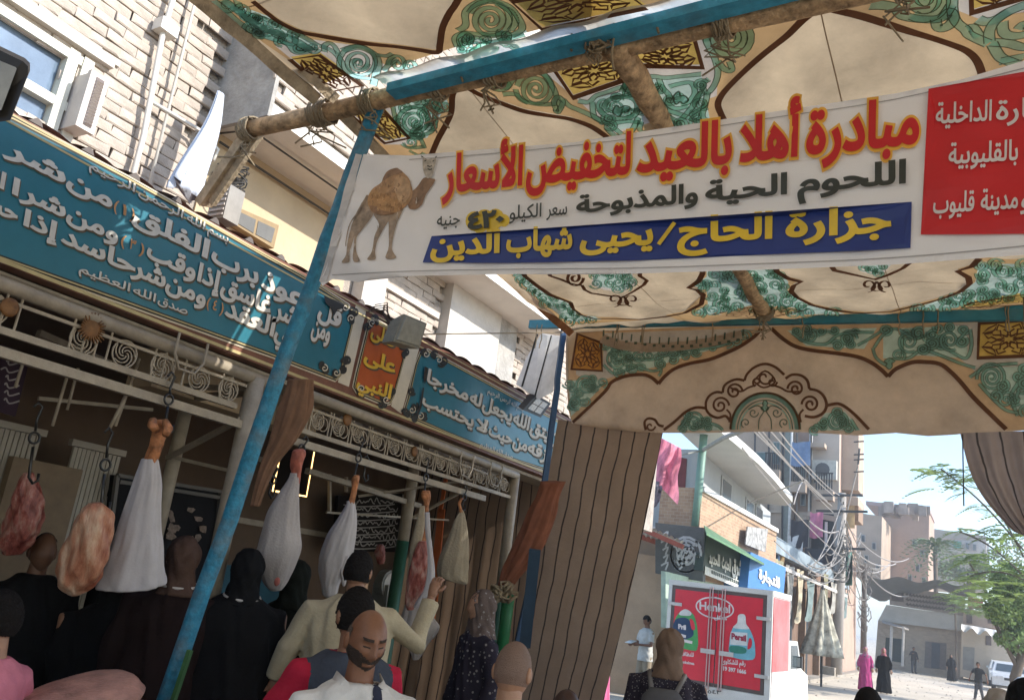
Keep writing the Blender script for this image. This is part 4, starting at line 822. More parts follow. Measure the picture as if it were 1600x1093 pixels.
obj('wall_trim',MB().box((-6.84,4.4,2.28),(-6.80,9.2,2.34)).box((-6.84,6.2,2.95),(-6.79,9.2,3.0)).box((-6.84,5.1,1.4),(-6.80,6.6,1.44)),WHITE,shop)
obj('blue_dado',MB().box((-6.84,5.6,1.35),(-6.81,7.6,1.85)),M('dado_blue',(.02,.09,.13)),shop)
fa=thing('fascia_lining','white sheet lining under the sign from the tubes back to the ceiling','panel',(-4.4,4,3.1))
obj('soffit',MB().box((-4.6,-2,3.15),(-4.3,9.0,3.18)),WHITE,fa)
fr=thing('stall_frame','white painted steel frame of tubes and posts with a scrollwork band carrying the meat hooks','frame',(-4.25,4,0))
X0=-4.25
obj('top_tube',MB().tube([(X0,-1,3.115),(X0,3.95,3.10)],.042,10),WHITE,fr,smooth=True); obj('top_tube',MB().tube([(X0+.03,4.3,3.12),(X0+.03,7.55,3.09)],.036,10),WHITE,fr,smooth=True)
for (a,b,z,r) in ((-1,3.75,2.88,.018),(-1,3.95,2.775,.026),(4.35,7.5,2.86,.016),(4.3,7.0,2.77,.026)): obj('rail',MB().bar((X0,a,z),(X0,b,z),r*1.7,r*2),WHITE,fr)
obj('rail',MB().bar((X0,-1,3.03),(X0,3.8,3.03),.018),WHITE,fr); obj('rail',MB().bar((X0,4.4,3.03),(X0,7.0,3.01),.018),WHITE,fr)
def post(y,x,r,zg,z1,lean=0):
    obj('post',MB().tube([(x,y,zg),(x+lean,y,z1)],r,12),WHITE,fr,smooth=True); obj('green_post_foot',MB().tube([(x,y,0),(x,y,zg)],r+.004,12),POSTG,fr,smooth=True)
pa=PX(390,640,X0); post(pa[1],X0,.062,1.45,3.1)
pb=PX(262,760,-5.2); post(pb[1],-5.2,.05,1.6,2.95); pc=PX(638,790,-5.2); post(pc[1],-5.2,.06,2.3,3.25); pd_=PX(795,820,X0); post(pd_[1],X0,.055,1.9,3.08)
obj('bracket',MB().bar(PX(655,690,-5.2),PX(668,722,-5.2),.10,.05).bar(PX(655,716,-5.2)+np.array([0,0,.0]),PX(690,722,-4.9),.05,.03),WHITE,fr)
# cross bars between the two left posts, diagonal braces, rear rails
for a,b,w,xa,xb in (((396,612),(300,622),.05,X0,-5.1),((290,603),(392,608),.04,-4.9,X0),((376,655),(262,715),.035,X0,-5.2),((262,712),(372,738),.03,-5.2,-4.6),((300,640),(380,662),.06,-5.2,X0),((268,610),(60,520),.05,-5.2,-5.2),((238,640),(60,622),.03,-5.2,-5.4),((560,775),(800,740),.03,-5.4,X0),((645,808),(740,758),.03,-5.2,-4.6),((480,735),(655,790),.06,-5.3,-5.2),((510,800),(700,812),.025,-5.6,-5.4),((720,757),(800,765),.035,-5.0,X0),((515,740),(515,800),.03,-5.6,-5.6),((541,745),(541,768),.03,-5.6,-5.6)):
    obj('cross_bar',MB().bar(PX(*a,xa),PX(*b,xb),w,w*.8),WHITE,fr)
# vertical bars and scroll rings of the band
BARM=WHITE; rr=random.Random(4)
def ringp(mb,y,z,R_,r=.006,turns=1,x=X0+.0):
    mb.tube([(x,y+R_*(1-.0*t)*math.cos(2*PI*t*turns),z+R_*math.sin(2*PI*t*turns)) for t in np.linspace(0,1,20)],r,5,cap=False)
bar_me=None
def addbar(y,z0,z1,r=.007):
    obj('bar',MB().tube([(X0,y,z0),(X0,y,z1)],r,6),WHITE,fr)
y=-.6; k=0
while y<3.7:
    if k%7 in (4,5,6):
        pass
    else: addbar(y,2.885,3.075)
    y+=.075; k+=1
def scroll(y,z,R_):
    q=MB(); ringp(q,y,z,R_)
    for j in range(5):
        a=j*2*PI/5; q.tube([(X0,y+R_*(.9-.75*t)*math.cos(a+3.2*t),z+R_*(.9-.75*t)*math.sin(a+3.2*t)) for t in np.linspace(0,1,9)],.005,5,cap=False)
    obj('scroll',q,WHITE,fr,smooth=True)
for y in (-.2,.33,.85,1.38,1.9,2.12,2.62,2.88,3.14,3.42,3.66): scroll(y,2.97,.078)
y=4.42
while y<7.45:
    addbar(y,2.86,3.06,.006); addbar(y+.035,2.86,3.06,.006); y+=.235
y=4.53
i=0
while y<7.45: scroll(y+.0,2.965,.062); q=MB(); ringp(q,y+.06,2.95,.05,.005); ringp(q,y-.05,2.99,.04,.005); obj('scroll',q,WHITE,fr,smooth=True); y+=.235
gold=M('gold_rosette',(.17,.075,.02),rough=.5,metal=.1,var=.3,vs_=30)
for (u,v,R_) in ((142,513,.085),(15,480,.05),(543,655,.05),(648,705,.045)):
    c=PX(u,v,X0+.02); q=MB()
    if R_>.055:
        for j in range(26):
            a=j*2*PI/26; l=R_*rr.uniform(.8,1.1); q.tube([(c[0],c[1]+.3*l*math.cos(a),c[2]+.3*l*math.sin(a)),(c[0]+.02,c[1]+l*math.cos(a),c[2]+l*math.sin(a))],[.010,.003],4)
        q.ball(c,(.02,R_*.7,R_*.75),14,8)
    else: q.ball(c,(.015,R_,R_),10,6)
    obj('gold_rosette',q,gold,fr,smooth=True)
# white hanging rods and U loops
for a,b,xx in (((38,560),(24,605),-4.6),((108,578),(82,665),-4.7),((122,575),(105,640),-4.9),((218,560),(180,665),-4.4),((205,600),(172,668),-4.4)): obj('hanging_rod',MB().tube([PX(*a,xx),PX(*b,xx)],.010,6),WHITE,fr,smooth=True)
for u,v in ((728,730),(774,745),(296,560)):
    c=PX(u,v,X0+.06); obj('u_loop',MB().tube([(c[0],c[1]-.11,c[2]+.13),(c[0],c[1]-.11,c[2]),(c[0],c[1]-.06,c[2]-.08),(c[0],c[1]+.06,c[2]-.08),(c[0],c[1]+.11,c[2]),(c[0],c[1]+.11,c[2]+.13)],.009,6,cap=False),WHITE,fr,smooth=True)
# accordion gates
def gate(label,x,u0,u1,vt,vb,n):
    t=thing('accordion_gate',label,'gate',PX((u0+u1)/2,vt(u0),x),'folding gates at the back of the shop'); G=M('gate_grey',(.34,.30,.24),rough=.5,var=.1)
    for i in range(n):
        u=u0+(u1-u0)*i/(n-1); a=PX(u,vt(u),x); b=a+np.array([0,0,-(vb)]); obj('slat',MB().box(b-np.array([.012,.016,0]),a+np.array([.012,.016,0])),G,t)
    a=PX(u0,vt(u0),x);b=PX(u1,vt(u1),x)
    for dz in (.03,): obj('gate_rail',MB().bar(a+np.array([0,-.05,dz]),b+np.array([0,.05,dz]),.05,.05),G,t)
gate('folding gate of thin slats farther left behind the dark red meat',-6.3,-30,60,lambda u:668+.22*u,2.3,12)
gate('folding gate of thin slats between the tan panel and the glass fridge',-6.25,118,185,lambda u:672+.22*u,2.3,11)
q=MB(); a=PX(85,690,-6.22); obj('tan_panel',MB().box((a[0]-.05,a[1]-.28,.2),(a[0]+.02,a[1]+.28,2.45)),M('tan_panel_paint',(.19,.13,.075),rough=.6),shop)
# posters, fridge, framed panels
ps=thing('dark_poster','dark purple poster with faint white writing at the left edge','poster',PX(20,590,-6.0))
obj('sheet',pxpoly([(-30,525),(48,555),(24,650),(-50,630)],x=-6.0,th=.02),M('poster_purple',(.045,.022,.04)),ps)
q=MB(); SP=Surf(0,-6.0); rr=random.Random(2)
for i in range(6): strip(q,smooth([(0+rr.uniform(0,10),565+i*12),(8+rr.uniform(0,5),562+i*12),(14,570+i*12),(30,566+i*12)],3),.012,SP,.004)
obj('white_strokes',q,M('poster_white',(.4,.36,.36)),ps)
tv=thing('lit_picture_frame','dark picture panel with a thin glowing yellow border above the hanging meat','picture frame',PX(457,740,-5.8))
obj('panel',pxpoly([(439,703),(491,701),(478,776),(425,767)],x=-5.8,th=.04),M('panel_black',(.012,.009,.008),rough=.6,spec=.05),tv)
SP2=Surf(0,-5.8); q=MB(); strip(q,[(425,767),(439,703)],.018,SP2,.006); strip(q,[(491,701),(478,775),(425,766)],.018,SP2,.0062); obj('lit_border',q,M('led_border',(1,.62,.22),var=0,emit=1.6),tv)
cf=thing('calligraphy_picture','black framed panel of white calligraphy scribbles on the shop back wall','picture frame',PX(575,815,-6.6))
obj('panel',pxpoly([(529,774),(629,771),(621,862),(524,860)],x=-6.5,th=.05),M('panel_black',(.02,.014,.012)),cf)
SP3=Surf(0,-6.5); q=MB(); rr=random.Random(8)
for i in range(7):
    v=784+i*11
    for j in range(9):
        u=540+j*9; strip(q,smooth([(u,v+rr.uniform(-3,3)),(u+3,v+rr.uniform(-8,2)),(u+6,v+rr.uniform(-2,5)),(u+9,v+rr.uniform(-3,3))],3),.016,SP3,.006)
    strip(q,smooth([(536,v+4),(560,v+7),(600,v+5),(616,v+3)],4),.014,SP3,.007)
obj('white_strokes',q,M('faded_white',(.30,.28,.26)),cf); 
fg=thing('glass_fridge','dark glass fronted display fridge with pale metal frame and stickers','fridge',PX(270,830,-6.1))
FM=M('fridge_frame',(.09,.08,.07),rough=.5)
obj('cabinet',pxpoly([(183,742),(345,766),(322,1010),(150,1000)],x=-6.15,th=.5),M('fridge_dark',(.012,.012,.014),rough=.6,spec=.05),fg)
for a,b in (((183,742),(348,768)),((186,752),(345,777)),((240,752),(212,1000)),((345,768),(322,1000)),((183,742),(150,1000))): obj('frame_bar',MB().bar(PX(*a,-6.13),PX(*b,-6.13),.035,.03),FM,fg)
q=MB(); SP4=Surf(0,-6.14); rr=random.Random(6)
for i in range(14): u=270+rr.uniform(-8,50); v=790+rr.uniform(0,60); fillmb(q,[[(u+rr.uniform(3,9)*math.cos(a),v+rr.uniform(3,9)*math.sin(a)) for a in np.linspace(0,2*PI,8)[:-1]]],SP4,.01+.0004*i)
obj('sticker_collage',q,M('sticker_grey',(.20,.15,.12),var=.4,vs_=30),fg)
# dial scale on the counter at the back
dsx=PX(604,912,-5.6); sc_=thing('dial_scale','round dial butcher scale standing behind the man in the cream robe','scale',dsx)
q=MB(); q.tube([dsx+np.array([-.05,0,0]),dsx+np.array([.05,0,0])],.15,20); obj('dial_body',q,M('scale_grey',(.18,.18,.16),rough=.4),sc_,smooth=False); q=MB(); q.tube([dsx+np.array([.051,0,0]),dsx+np.array([.058,0,0])],.12,20); obj('dial_face',q,M('scale_face',(.42,.40,.36)),sc_)
q=MB(); q.bar(dsx,dsx+np.array([.0,.12,-1.6]),.2,.2); obj('column',q,MATS['scale_grey'],sc_)
# ================================================================ HOOKS
HK=M('hook_steel',(.05,.05,.05),rough=.35,metal=.7)
def hook(u0,v0,u1,v1,x,label,double=False):
    t=thing('meat_hook',label,'hook',PX(u0,v0,x),'steel meat hooks on the rail'); a=PX(u0,v0,x); b=PX(u1,v1,x); L_=np.linalg.norm(b-a); d=(b-a)/L_
    q=MB(); q.tube([a+np.array([0,-.03,.01]),a+np.array([0,-.01,.04]),a+np.array([0,.02,.02]),a+d*.05,a+d*L_*.32],.007,6); obj('upper_hook',q,HK,t,smooth=True)
    q=MB(); c=a+d*L_*.42; ringp(q,c[1],c[2],.03,.007,x=c[0]); obj('ring',q,HK,t,smooth=True)
    q=MB(); c=a+d*L_*.55; q.tube([c,a+d*L_*.85,b+np.array([0,.0,.0]),b+np.array([0,.03,-.03]),b+np.array([0,.055,-.01]),b+np.array([0,.05,.03])],.008,6); obj('lower_hook',q,HK,t,smooth=True)
hook(268,592,258,668,-4.2,'black hook and ring holding the largest white wrapped leg'); hook(170,680,158,790,-4.2,'long black chain hook above the orange brown cut'); hook(478,690,462,716,-4.2,'hook holding the plump wrapped leg under the lit frame')
hook(566,690,552,750,-4.2,'hook pair holding the slim tilted wrapped leg'); hook(668,722,662,778,-4.2,'hook holding the long leg with bare red meat'); hook(728,765,722,792,-4.2,'hook holding the beige cloth bag'); hook(60,640,45,745,-4.6,'hook above the dark red cut at the left')
hook(575,700,568,745,-4.25,'second empty hook beside the slim wrapped leg'); hook(430,735,420,770,-4.4,'small empty hook by the brown curtain')
# ================================================================ HANGING MEAT
RT=ROT[:,0]; UPc=ROT[:,1]; BK=ROT[:,2]
def blob(outl,D,depth=.75,folds=0,fa=.06,seed=0,n=56,k=6,lump=0,sq=1):
    """closed surface of revolution-like rings following a measured silhouette (v,uL,uR)"""
    P=smooth([(v,a,b) for v,a,b in outl],k); r=random.Random(seed); ph=[r.uniform(0,6.3) for _ in range(6)]; rings=[]
    for i,(v,a,b) in enumerate(P):
        c=PD((a+b)/2,v,D); hw=(b-a)/2*D/FL; t=i/(len(P)-1); ring=[]
        for j in range(n):
            th=2*PI*j/n; f=1+(fa*math.sin(folds*th+ph[0]+2.5*t+math.sin(4*t+ph[1]))+fa*.5*math.sin(folds*2.3*th+ph[2]-4*t) if folds else 0)
            if folds: f+=.022*math.sin(9*th+16*t+2*math.sin(5*t+ph[3]))*math.sin(3*th+6*t+ph[4])+.012*math.sin(17*th-26*t+ph[5])
            f+=lump*(math.sin(3*th+9*t+ph[3])+math.sin(5*th-13*t+ph[4])+.6*math.sin(8*th+25*t))/2
            ring.append(c+RT*hw*math.cos(th)*f+BK*hw*depth*math.sin(th)*f)
        rings.append(ring)
    return MB().loft(rings)
SHK=M('meat_shank',(.42,.17,.07),rough=.45,var=.4,vs_=22,bump=.4,bs=40); RAW=M('raw_meat_orange',(.40,.19,.115),rough=.4,var=.42,vs_=9,bump=.8,bs=22,grain=(1,1,.35)); RED=M('raw_meat_red',(.33,.12,.09),rough=.35,var=.6,vs_=16,bump=.8,bs=30,grain=(1,1,.4))
for mm,cols in ((RAW,((.24,.07,.04),(.42,.19,.11),(.60,.44,.31))),(RED,((.14,.03,.025),(.33,.10,.08),(.52,.34,.28)))):
    rp=[x for x in mm.node_tree.nodes if x.type=='VALTORGB'][0].color_ramp; rp.elements[0].color=cols[0]+(1,); rp.elements[0].position=.36; rp.elements[1].color=cols[2]+(1,); rp.elements[1].position=.68; e_=rp.elements.new(.5); e_.color=cols[1]+(1,)
GZ=M('white_gauze_wrap',(.53,.50,.51),rough=.85,var=.06,vs_=8,bump=.12,bs=70,trans=.15); GZB=M('beige_wrap',(.42,.35,.25),rough=.9,var=.1,vs_=8,bump=.3,bs=60,trans=.15); BL=M('blood_stain',(.35,.10,.08),rough=.7,var=.3,vs_=40)
def meat(label,D,cloth=None,shank=None,cm=None,shm=SHK,pt=None,**kw):
    r=(cloth or shank)[0]; t=thing('hanging_meat',label,'meat',PD((r[1]+r[2])/2,r[0],D),'cuts of meat hanging from the rail')
    if shank: obj('shank',blob(shank,D,.7,lump=.10 if cloth else .16,seed=len(label)),shm,t,smooth=True)
    if cloth: obj('cloth_wrap',blob(cloth,D,**kw),cm or GZ,t,smooth=True)
    return t
m1=meat('large white gauze wrapped leg flaring wide at the bottom beside the orange cut',4.7,
 [(716,222,246),(724,219,248),(755,208,252),(790,196,250),(825,184,249),(850,176,252),(880,164,252),(900,154,254),(912,150,256),(915,156,253)],[(655,246,262),(662,240,265),(680,236,259),(700,232,254),(722,224,246),(740,224,246)],folds=7,fa=.05,depth=.7,seed=1,lump=.03)
q=MB(); q.tube([PD(239,655,4.66),PD(238,664,4.63),PD(244,672,4.6)],[.02,.028,.02],8,lump=.1); q.tube([PD(258,658,4.66),PD(263,668,4.63),PD(258,680,4.6)],[.02,.028,.02],8,lump=.1); obj('hoof_joint',q,SHK,m1,smooth=True)
meat('orange brown lean cut with fat seams hanging left of the big white leg',4.5,None,[(785,140,158),(795,128,168),(812,118,174),(840,108,174),(870,98,170),(895,92,160),(912,94,148),(925,104,132),(930,110,122)],shm=RAW)
meat('dim dark red cut hanging before the folding gate at the far left',5.1,None,[(738,38,52),(760,26,60),(790,16,66),(820,8,64),(845,2,52),(865,6,34)],shm=RED)
m4=meat('plump white wrapped leg with a reddish shank under the lit frame',5.5,
 [(738,454,469),(750,449,468),(775,432,467),(800,418,467),(828,411,468),(850,405,469),(868,401,466),(885,403,460),(900,409,453),(912,414,447),(921,422,440)],[(701,462,474),(706,456,477),(722,454,474),(740,455,470),(755,452,468)],folds=6,fa=.025,depth=.8,seed=2,cm=M('grey_gauze',(.46,.42,.41),rough=.85,var=.08,bump=.35,bs=70,trans=.12),shm=M('shank_red',(.40,.12,.08),rough=.45,var=.3,vs_=20))
q=MB(); q.ball(PD(433,908,5.30),(.018,.02,.028)); obj('blood_patch',q,BL,m4,smooth=True)
m5=meat('slim tilted white wrapped leg above the man in the cream robe',6.0,
 [(782,543,552),(790,540,555),(808,529,557),(830,515,556),(850,506,553),(868,500,549),(885,499,543),(900,500,536),(912,502,530),(928,505,526),(932,509,520)],[(742,553,561),(748,550,562),(765,549,558),(785,544,554),(800,540,552)],folds=6,fa=.05,depth=.7,seed=3)
q=MB(); strip(q,[(0,0),(1,1)],.01,Surf(1,50),0) if False else None
q=blob([(868,534,545),(885,530,540),(905,533,541),(915,536,539)],5.95,.5,folds=4,fa=.1,n=20); obj('cloth_tail',q,GZ,m5,smooth=True)
m6=meat('long leg with bare red meat showing through torn white net cloth',6.6,
 [(900,640,662),(925,640,664),(945,634,668),(965,628,676),(978,622,684),(990,628,680),(1005,634,668),(1020,642,660),(1030,645,654)],[(766,660,672),(775,658,673),(785,662,671),(800,661,670),(830,656,668),(860,650,668)],folds=9,fa=.09,depth=.4,seed=4,cm=M('net_cloth',(.55,.50,.47),rough=.85,var=.08,trans=.3))
obj('bare_meat',blob([(845,655,666),(862,646,670),(885,640,672),(905,637,668),(925,634,660),(940,633,650),(952,636,646)],6.45,.6,lump=.09,seed=5),RED,m6,smooth=True)
obj('cloth_strip',blob([(800,664,671),(830,665,673),(860,668,676),(890,668,679),(920,662,677),(940,650,670),(948,646,660)],6.35,.5,folds=5,fa=.1,n=24),GZ,m6,smooth=True)
obj('cloth_strip',blob([(790,656,664),(815,650,664),(840,644,660),(870,639,652),(900,636,644),(915,636,640)],6.5,.6,folds=4,fa=.05,n=24),GZB,m6,smooth=True)
m7=meat('beige cloth bag of meat hanging by the right post',7.4,
 [(796,720,723),(802,716,726),(815,709,729),(840,700,732),(865,689,732),(885,684,731),(897,684,730),(903,690,730),(908,705,731),(912,722,730)],[(778,719,724),(786,715,720),(794,717,722),(800,718,724)],folds=6,fa=.05,depth=.5,seed=6,cm=GZB)
meat('small dark cut hanging deep in the shop near the dial scale',8.6,None,[(850,590,598),(862,586,602),(880,590,600)],shm=RED)
# counter with pinkish meat at lower left
ct=thing('butcher_counter','counter edge with a slab of pale pink meat at the lower left','counter',PD(120,1130,3.6)); c=PD(120,1120,3.6)
obj('counter_top',MB().box(c-np.array([.7,.8,.06]),c+np.array([.5,.6,-.01])),M('counter_red',(.16,.05,.045),rough=.5),ct); obj('counter_body',MB().box(c-np.array([.65,.75,1.2]),c+np.array([.45,.55,-.06])),DKW,ct)
sl=tag(obj('meat_slab',blob([(1072,90,170),(1078,62,196),(1085,40,208),(1098,30,214),(1108,50,190)],3.6,1.2,lump=.04),M('pale_meat',(.48,.26,.22),rough=.4,var=.25,vs_=12,bump=.3),smooth=True),'slab of pale pink meat lying on the counter at the lower left','meat')
# ================================================================ CURTAINS
STR=stripe_mat('striped_canvas',(.30,.21,.145),(.05,.035,.03),.20,.011,trans=.30); STRG=stripe_mat('striped_canvas_grey',(.34,.28,.26),(.07,.06,.06),.17,.008,trans=.30)
def curtain(name,label,corners,y,fold,cat='curtain',m=STR,nu=110,nt_=40,W_=2.2,amp=.035,edge=None,root=None):
    (a,b,c,d)=corners; uv=[]; q=MB()   # TL TR BR BL px
    def f(s,t):
        tl=np.array(a)*(1-s)+np.array(b)*s; bl_=np.array(d)*(1-s)+np.array(c)*s; p=tl*(1-t)+bl_*t
        if edge: p=p+np.array(edge(s,t))
        w=y+amp*(math.sin(fold*s*6.28+1.3*math.sin(3*t))+.5*math.sin(fold*2.7*s*6.28-2*t))*(.4+.6*t)+.012*math.sin(7*s+11*t)*math.sin(5*t+2*s)+.006*math.sin(23*t+9*s+2*math.sin(6*s))
        P=PY(p[0],p[1],w); uv.append((s*W_,t)); return P
    q.grid(f,nu,nt_); o=obj(name,q,m,root,smooth=True,uvs=uv)
    return tag(o,label,cat) if root is None else o
curtain('striped_curtain','dark striped canvas curtain hanging beneath the valance left of the street opening',[(872,655),(1036,674),(915,1200),(775,1200)],7.3,1.6,W_=1.55,amp=.007,edge=lambda s,t:(6*math.sin(t*PI)*s,0))
curtain('striped_curtain','striped canvas wall closing the far end of the butcher shop behind the right post',[(655,700),(900,750),(840,1300),(560,1200)],8.7,4,W_=3.2,m=STR,amp=.02)
curtain('swag_curtain','grey striped canvas swag pulled aside at the right end of the valance',[(1500,676),(1760,668),(1760,900),(1590,830)],7.05,4,m=STRG,W_=1.2,amp=.05,edge=lambda s,t:(-30*math.sin(PI*t)*(1-s)*(.6+.4*t)*0.8-6*t*(1-s),0))
tag(obj('thin_cord',MB().tube([PY(1504,678,7.0),PY(1506,790,7.0)],.005,5),M('cord_dark',(.05,.05,.05))),'thin dark cord hanging beside the right swag','cord')
# white flap with studs left of the blue post
q=MB(); SV=Surf(1,7.25,lambda a,b:.02*math.sin(14*a),-1); fillmb(q,[[(846,520),(878,525),(864,612),(842,624),(806,600),(822,560)]],SV,0,.08); wf_=obj('white_flap',q,M('white_canvas',(.78,.75,.71),rough=.9,trans=.35)); tag(wf_,'white canvas flap with dark seams beside the blue post','cloth')
q=MB(); strip(q,[(840,522),(816,604)],.02,SV,.006); strip(q,[(862,524),(836,620)],.018,SV,.006); obj('seam',q,BLK,wf_); 
def bundle(name,label,outl,D,m,folds=7,fa=.16,depth=.5): return tag(obj(name,blob(outl,D,depth,folds=folds,fa=fa,n=64,k=6,seed=len(label)),m,smooth=True),label,'curtain')
BRC=M('brown_curtain',(.23,.125,.075),rough=.85,var=.2,vs_=6,bump=.2,trans=.15); RDC=M('rust_curtain',(.24,.085,.045),rough=.85,var=.2,vs_=6,trans=.15)
bundle('brown_curtain','brown curtain gathered in narrow folds behind the blue pole',[(592,452,488),(610,448,487),(640,438,484),(665,430,474),(690,422,460),(720,410,436),(755,400,418),(790,392,405)],5.1,BRC,6,.14)
bundle('rust_curtain','rust red curtain pulled into a knot at the right end of the shop',[(752,845,882),(775,838,872),(800,826,868),(830,815,858),(860,800,846),(885,788,826),(905,782,808),(920,778,798)],7.5,RDC,5,.12)
q=MB(); rr=random.Random(12)
for i in range(16):
    c=PD(783+rr.uniform(-10,14),925+rr.uniform(-8,8),7.3); q.tube([c+np.array([.06*math.sin(k+i),.05*math.cos(1.7*k+i),.05*math.sin(.9*k+2*i)]) for k in range(9)],.012,5,cap=False)
tag(obj('rope_knot',q,ROPE,smooth=True),'thick rope knot tying the rust curtain to the green post','rope')
q=MB(); q.tube([PD(795,930,7.45),PD(786,1000,7.5),PD(772,1100,7.55),PD(765,1180,7.6)],.055,10); tag(obj('green_post',q,M('bright_green_post',(.02,.16,.06),rough=.45,var=.15),smooth=True),'bright green post below the rope knot beside the patterned headscarf woman','post')
q=MB(); q.bar(PD(836,858,7.2),PD(820,1010,7.3),.10,.03); tag(obj('blue_plank',q,M('dull_blue',(.03,.06,.10))),'dull blue board standing behind the rust curtain','board')
# sunlight through the gap between cloths, painted as an orange strip
q=MB(); 
for (p,r_,w0,w1) in (((697,745),(688,800),.02,.05),((690,795),(676,935),.06,.10),((688,885),(672,1000),.09,.05)): q.bar(PY(*p,8.5),PY(*r_,8.5),w1,.02,up=(0,1,0))
tag(obj('gap_sunlight',q,M('orange_gap_light',(.75,.22,.07),rough=.8,trans=.4,emit=.0)),'narrow orange strip painting the sunlight in the gap between the striped canvas sheets','cloth')
# ================================================================ STREET
def winbox(par,x=None,y=None,a=None,b=None,m=None,fm=None,bars=1,d=.06):
    """window with frame and panes on plane x=.. (a,b=(y,z)) or y=.. (a,b=(x,z))"""
    m=m or M('dark_glass',(.05,.07,.08),rough=.15,spec=.7); fm=fm or M('window_frame_grey',(.35,.35,.33),rough=.5)
    (p0,z0),(p1,z1)=a,b
    B=(lambda q,w0,p,z,w1,r,s: q.box((x+w0,p,z),(x+w1,r,s))) if x is not None else (lambda q,w0,p,z,w1,r,s: q.box((p,y-w0,z),(r,y-w1,s)))
    f=MB(); t=.05
    B(f,0,p0,z0,d,p1,z0+t);B(f,0,p0,z1-t,d,p1,z1);B(f,0.001,p0,z0+t,d,p0+t,z1-t);B(f,0.001,p1-t,z0+t,d,p1,z1-t)
    o=obj('window',f,fm,par)
    for i in range(bars):
        q=MB(); w=(p1-p0-2*t)/bars; B(q,.005,p0+t+w*i+.01,z0+t,.02,p0+t+w*(i+1)-.01,z1-t); obj('pane',q,m,o)
CRY=M('street_render_beige',(.44,.30,.19),rough=.95,var=.18,vs_=.8,bump=.4,bs=10,dirt=.3); GRW=M('street_render_grey',(.40,.31,.24),rough=.95,var=.12,vs_=.6,bump=.2,bs=8,dirt=.2)
PKW=M('street_render_pink',(.42,.29,.225),rough=.95,var=.1,vs_=.5,dirt=.15); BLW=M('blue_grey_render',(.36,.37,.36),rough=.9,var=.07,vs_=1); WSL=M('white_slab',(.58,.56,.52),rough=.8,var=.05,vs_=1)
def brickmat(name,c1,c2,mort,sc):
    if name in MATS: return MATS[name]
    m=M(name,c1,rough=.95); n=m.node_tree; b=n.nodes['Principled BSDF']; br=n.nodes.new('ShaderNodeTexBrick'); br.inputs['Color1'].default_value=c1+(1,); br.inputs['Color2'].default_value=c2+(1,); br.inputs['Mortar'].default_value=mort+(1,)
    br.inputs['Scale'].default_value=sc; br.inputs['Mortar Size'].default_value=.012; tc=[x for x in n.nodes if x.type=='TEX_COORD'][0]
    mp=n.nodes.new('ShaderNodeMapping'); mp.inputs['Rotation'].default_value=(PI/2,0,0); ad=n.nodes.new('ShaderNodeSeparateXYZ'); cb_=n.nodes.new('ShaderNodeCombineXYZ'); am=n.nodes.new('ShaderNodeMath'); am.operation='ADD'
    n.links.new(tc.outputs['Object'],ad.inputs[0]); n.links.new(ad.outputs[0],am.inputs[0]); n.links.new(ad.outputs[1],am.inputs[1]); n.links.new(am.outputs[0],cb_.inputs[0]); n.links.new(ad.outputs[2],cb_.inputs[1]); n.links.new(cb_.outputs[0],br.inputs[0]); n.links.new(br.outputs[0],b.inputs['Base Color']); return m
BRK=brickmat('tan_brickwork',(.40,.27,.17),(.30,.19,.12),(.42,.35,.28),3.2); BRK2=brickmat('pale_brickwork',(.42,.34,.26),(.34,.27,.21),(.36,.31,.26),2.2)
X1=-5.86
# -- balcony house
bh=thing('balcony_house','blue grey house with a long white roof slab above the shop signs','building',(X1,22,0))
zq=6.1; sl_=[(1040,664),(1118,668),(1150,694),(1185,724),(1210,750),(1238,784),(1229,790),(1188,786),(1150,757),(1092,702),(1062,674)]
pts=[PZ(u,v,zq) for u,v in sl_]; obj('roof_slab',MB().poly([p+np.array([0,0,.0]) for p in pts],[p+np.array([0,0,.22]) for p in pts]),WSL,bh)
A_=PZ(1092,702,zq); B_=PZ(1188,786,zq); E0=PZ(1040,690,zq)
def wallq(a,b,z0,z1,th=.2):
    a=np.array(a);b=np.array(b); d=(b-a)[:2]; d/=np.linalg.norm(d); nrm=np.array([-d[1],d[0],0])*th
    return MB().poly([(a[0],a[1],z0),(b[0],b[1],z0),(b[0],b[1],z1),(a[0],a[1],z1)],[(a[0]+nrm[0],a[1]+nrm[1],z0),(b[0]+nrm[0],b[1]+nrm[1],z0),(b[0]+nrm[0],b[1]+nrm[1],z1),(a[0]+nrm[0],a[1]+nrm[1],z1)])
obj('front_wall',wallq(A_,B_+(B_-A_)*.25,3.2,zq-.002),BLW,bh); EL=A_+np.array([-4,0,0]); obj('end_wall',wallq(EL,A_,3.2,zq-.002),BLW,bh)
def onwall(u,v,a=A_,b=B_):
    n_=np.cross(b-a,(0,0,1)); n_/=np.linalg.norm(n_); r=ray(u,v); t=np.dot(a-CAM,n_)/np.dot(r,n_); return CAM+r*t
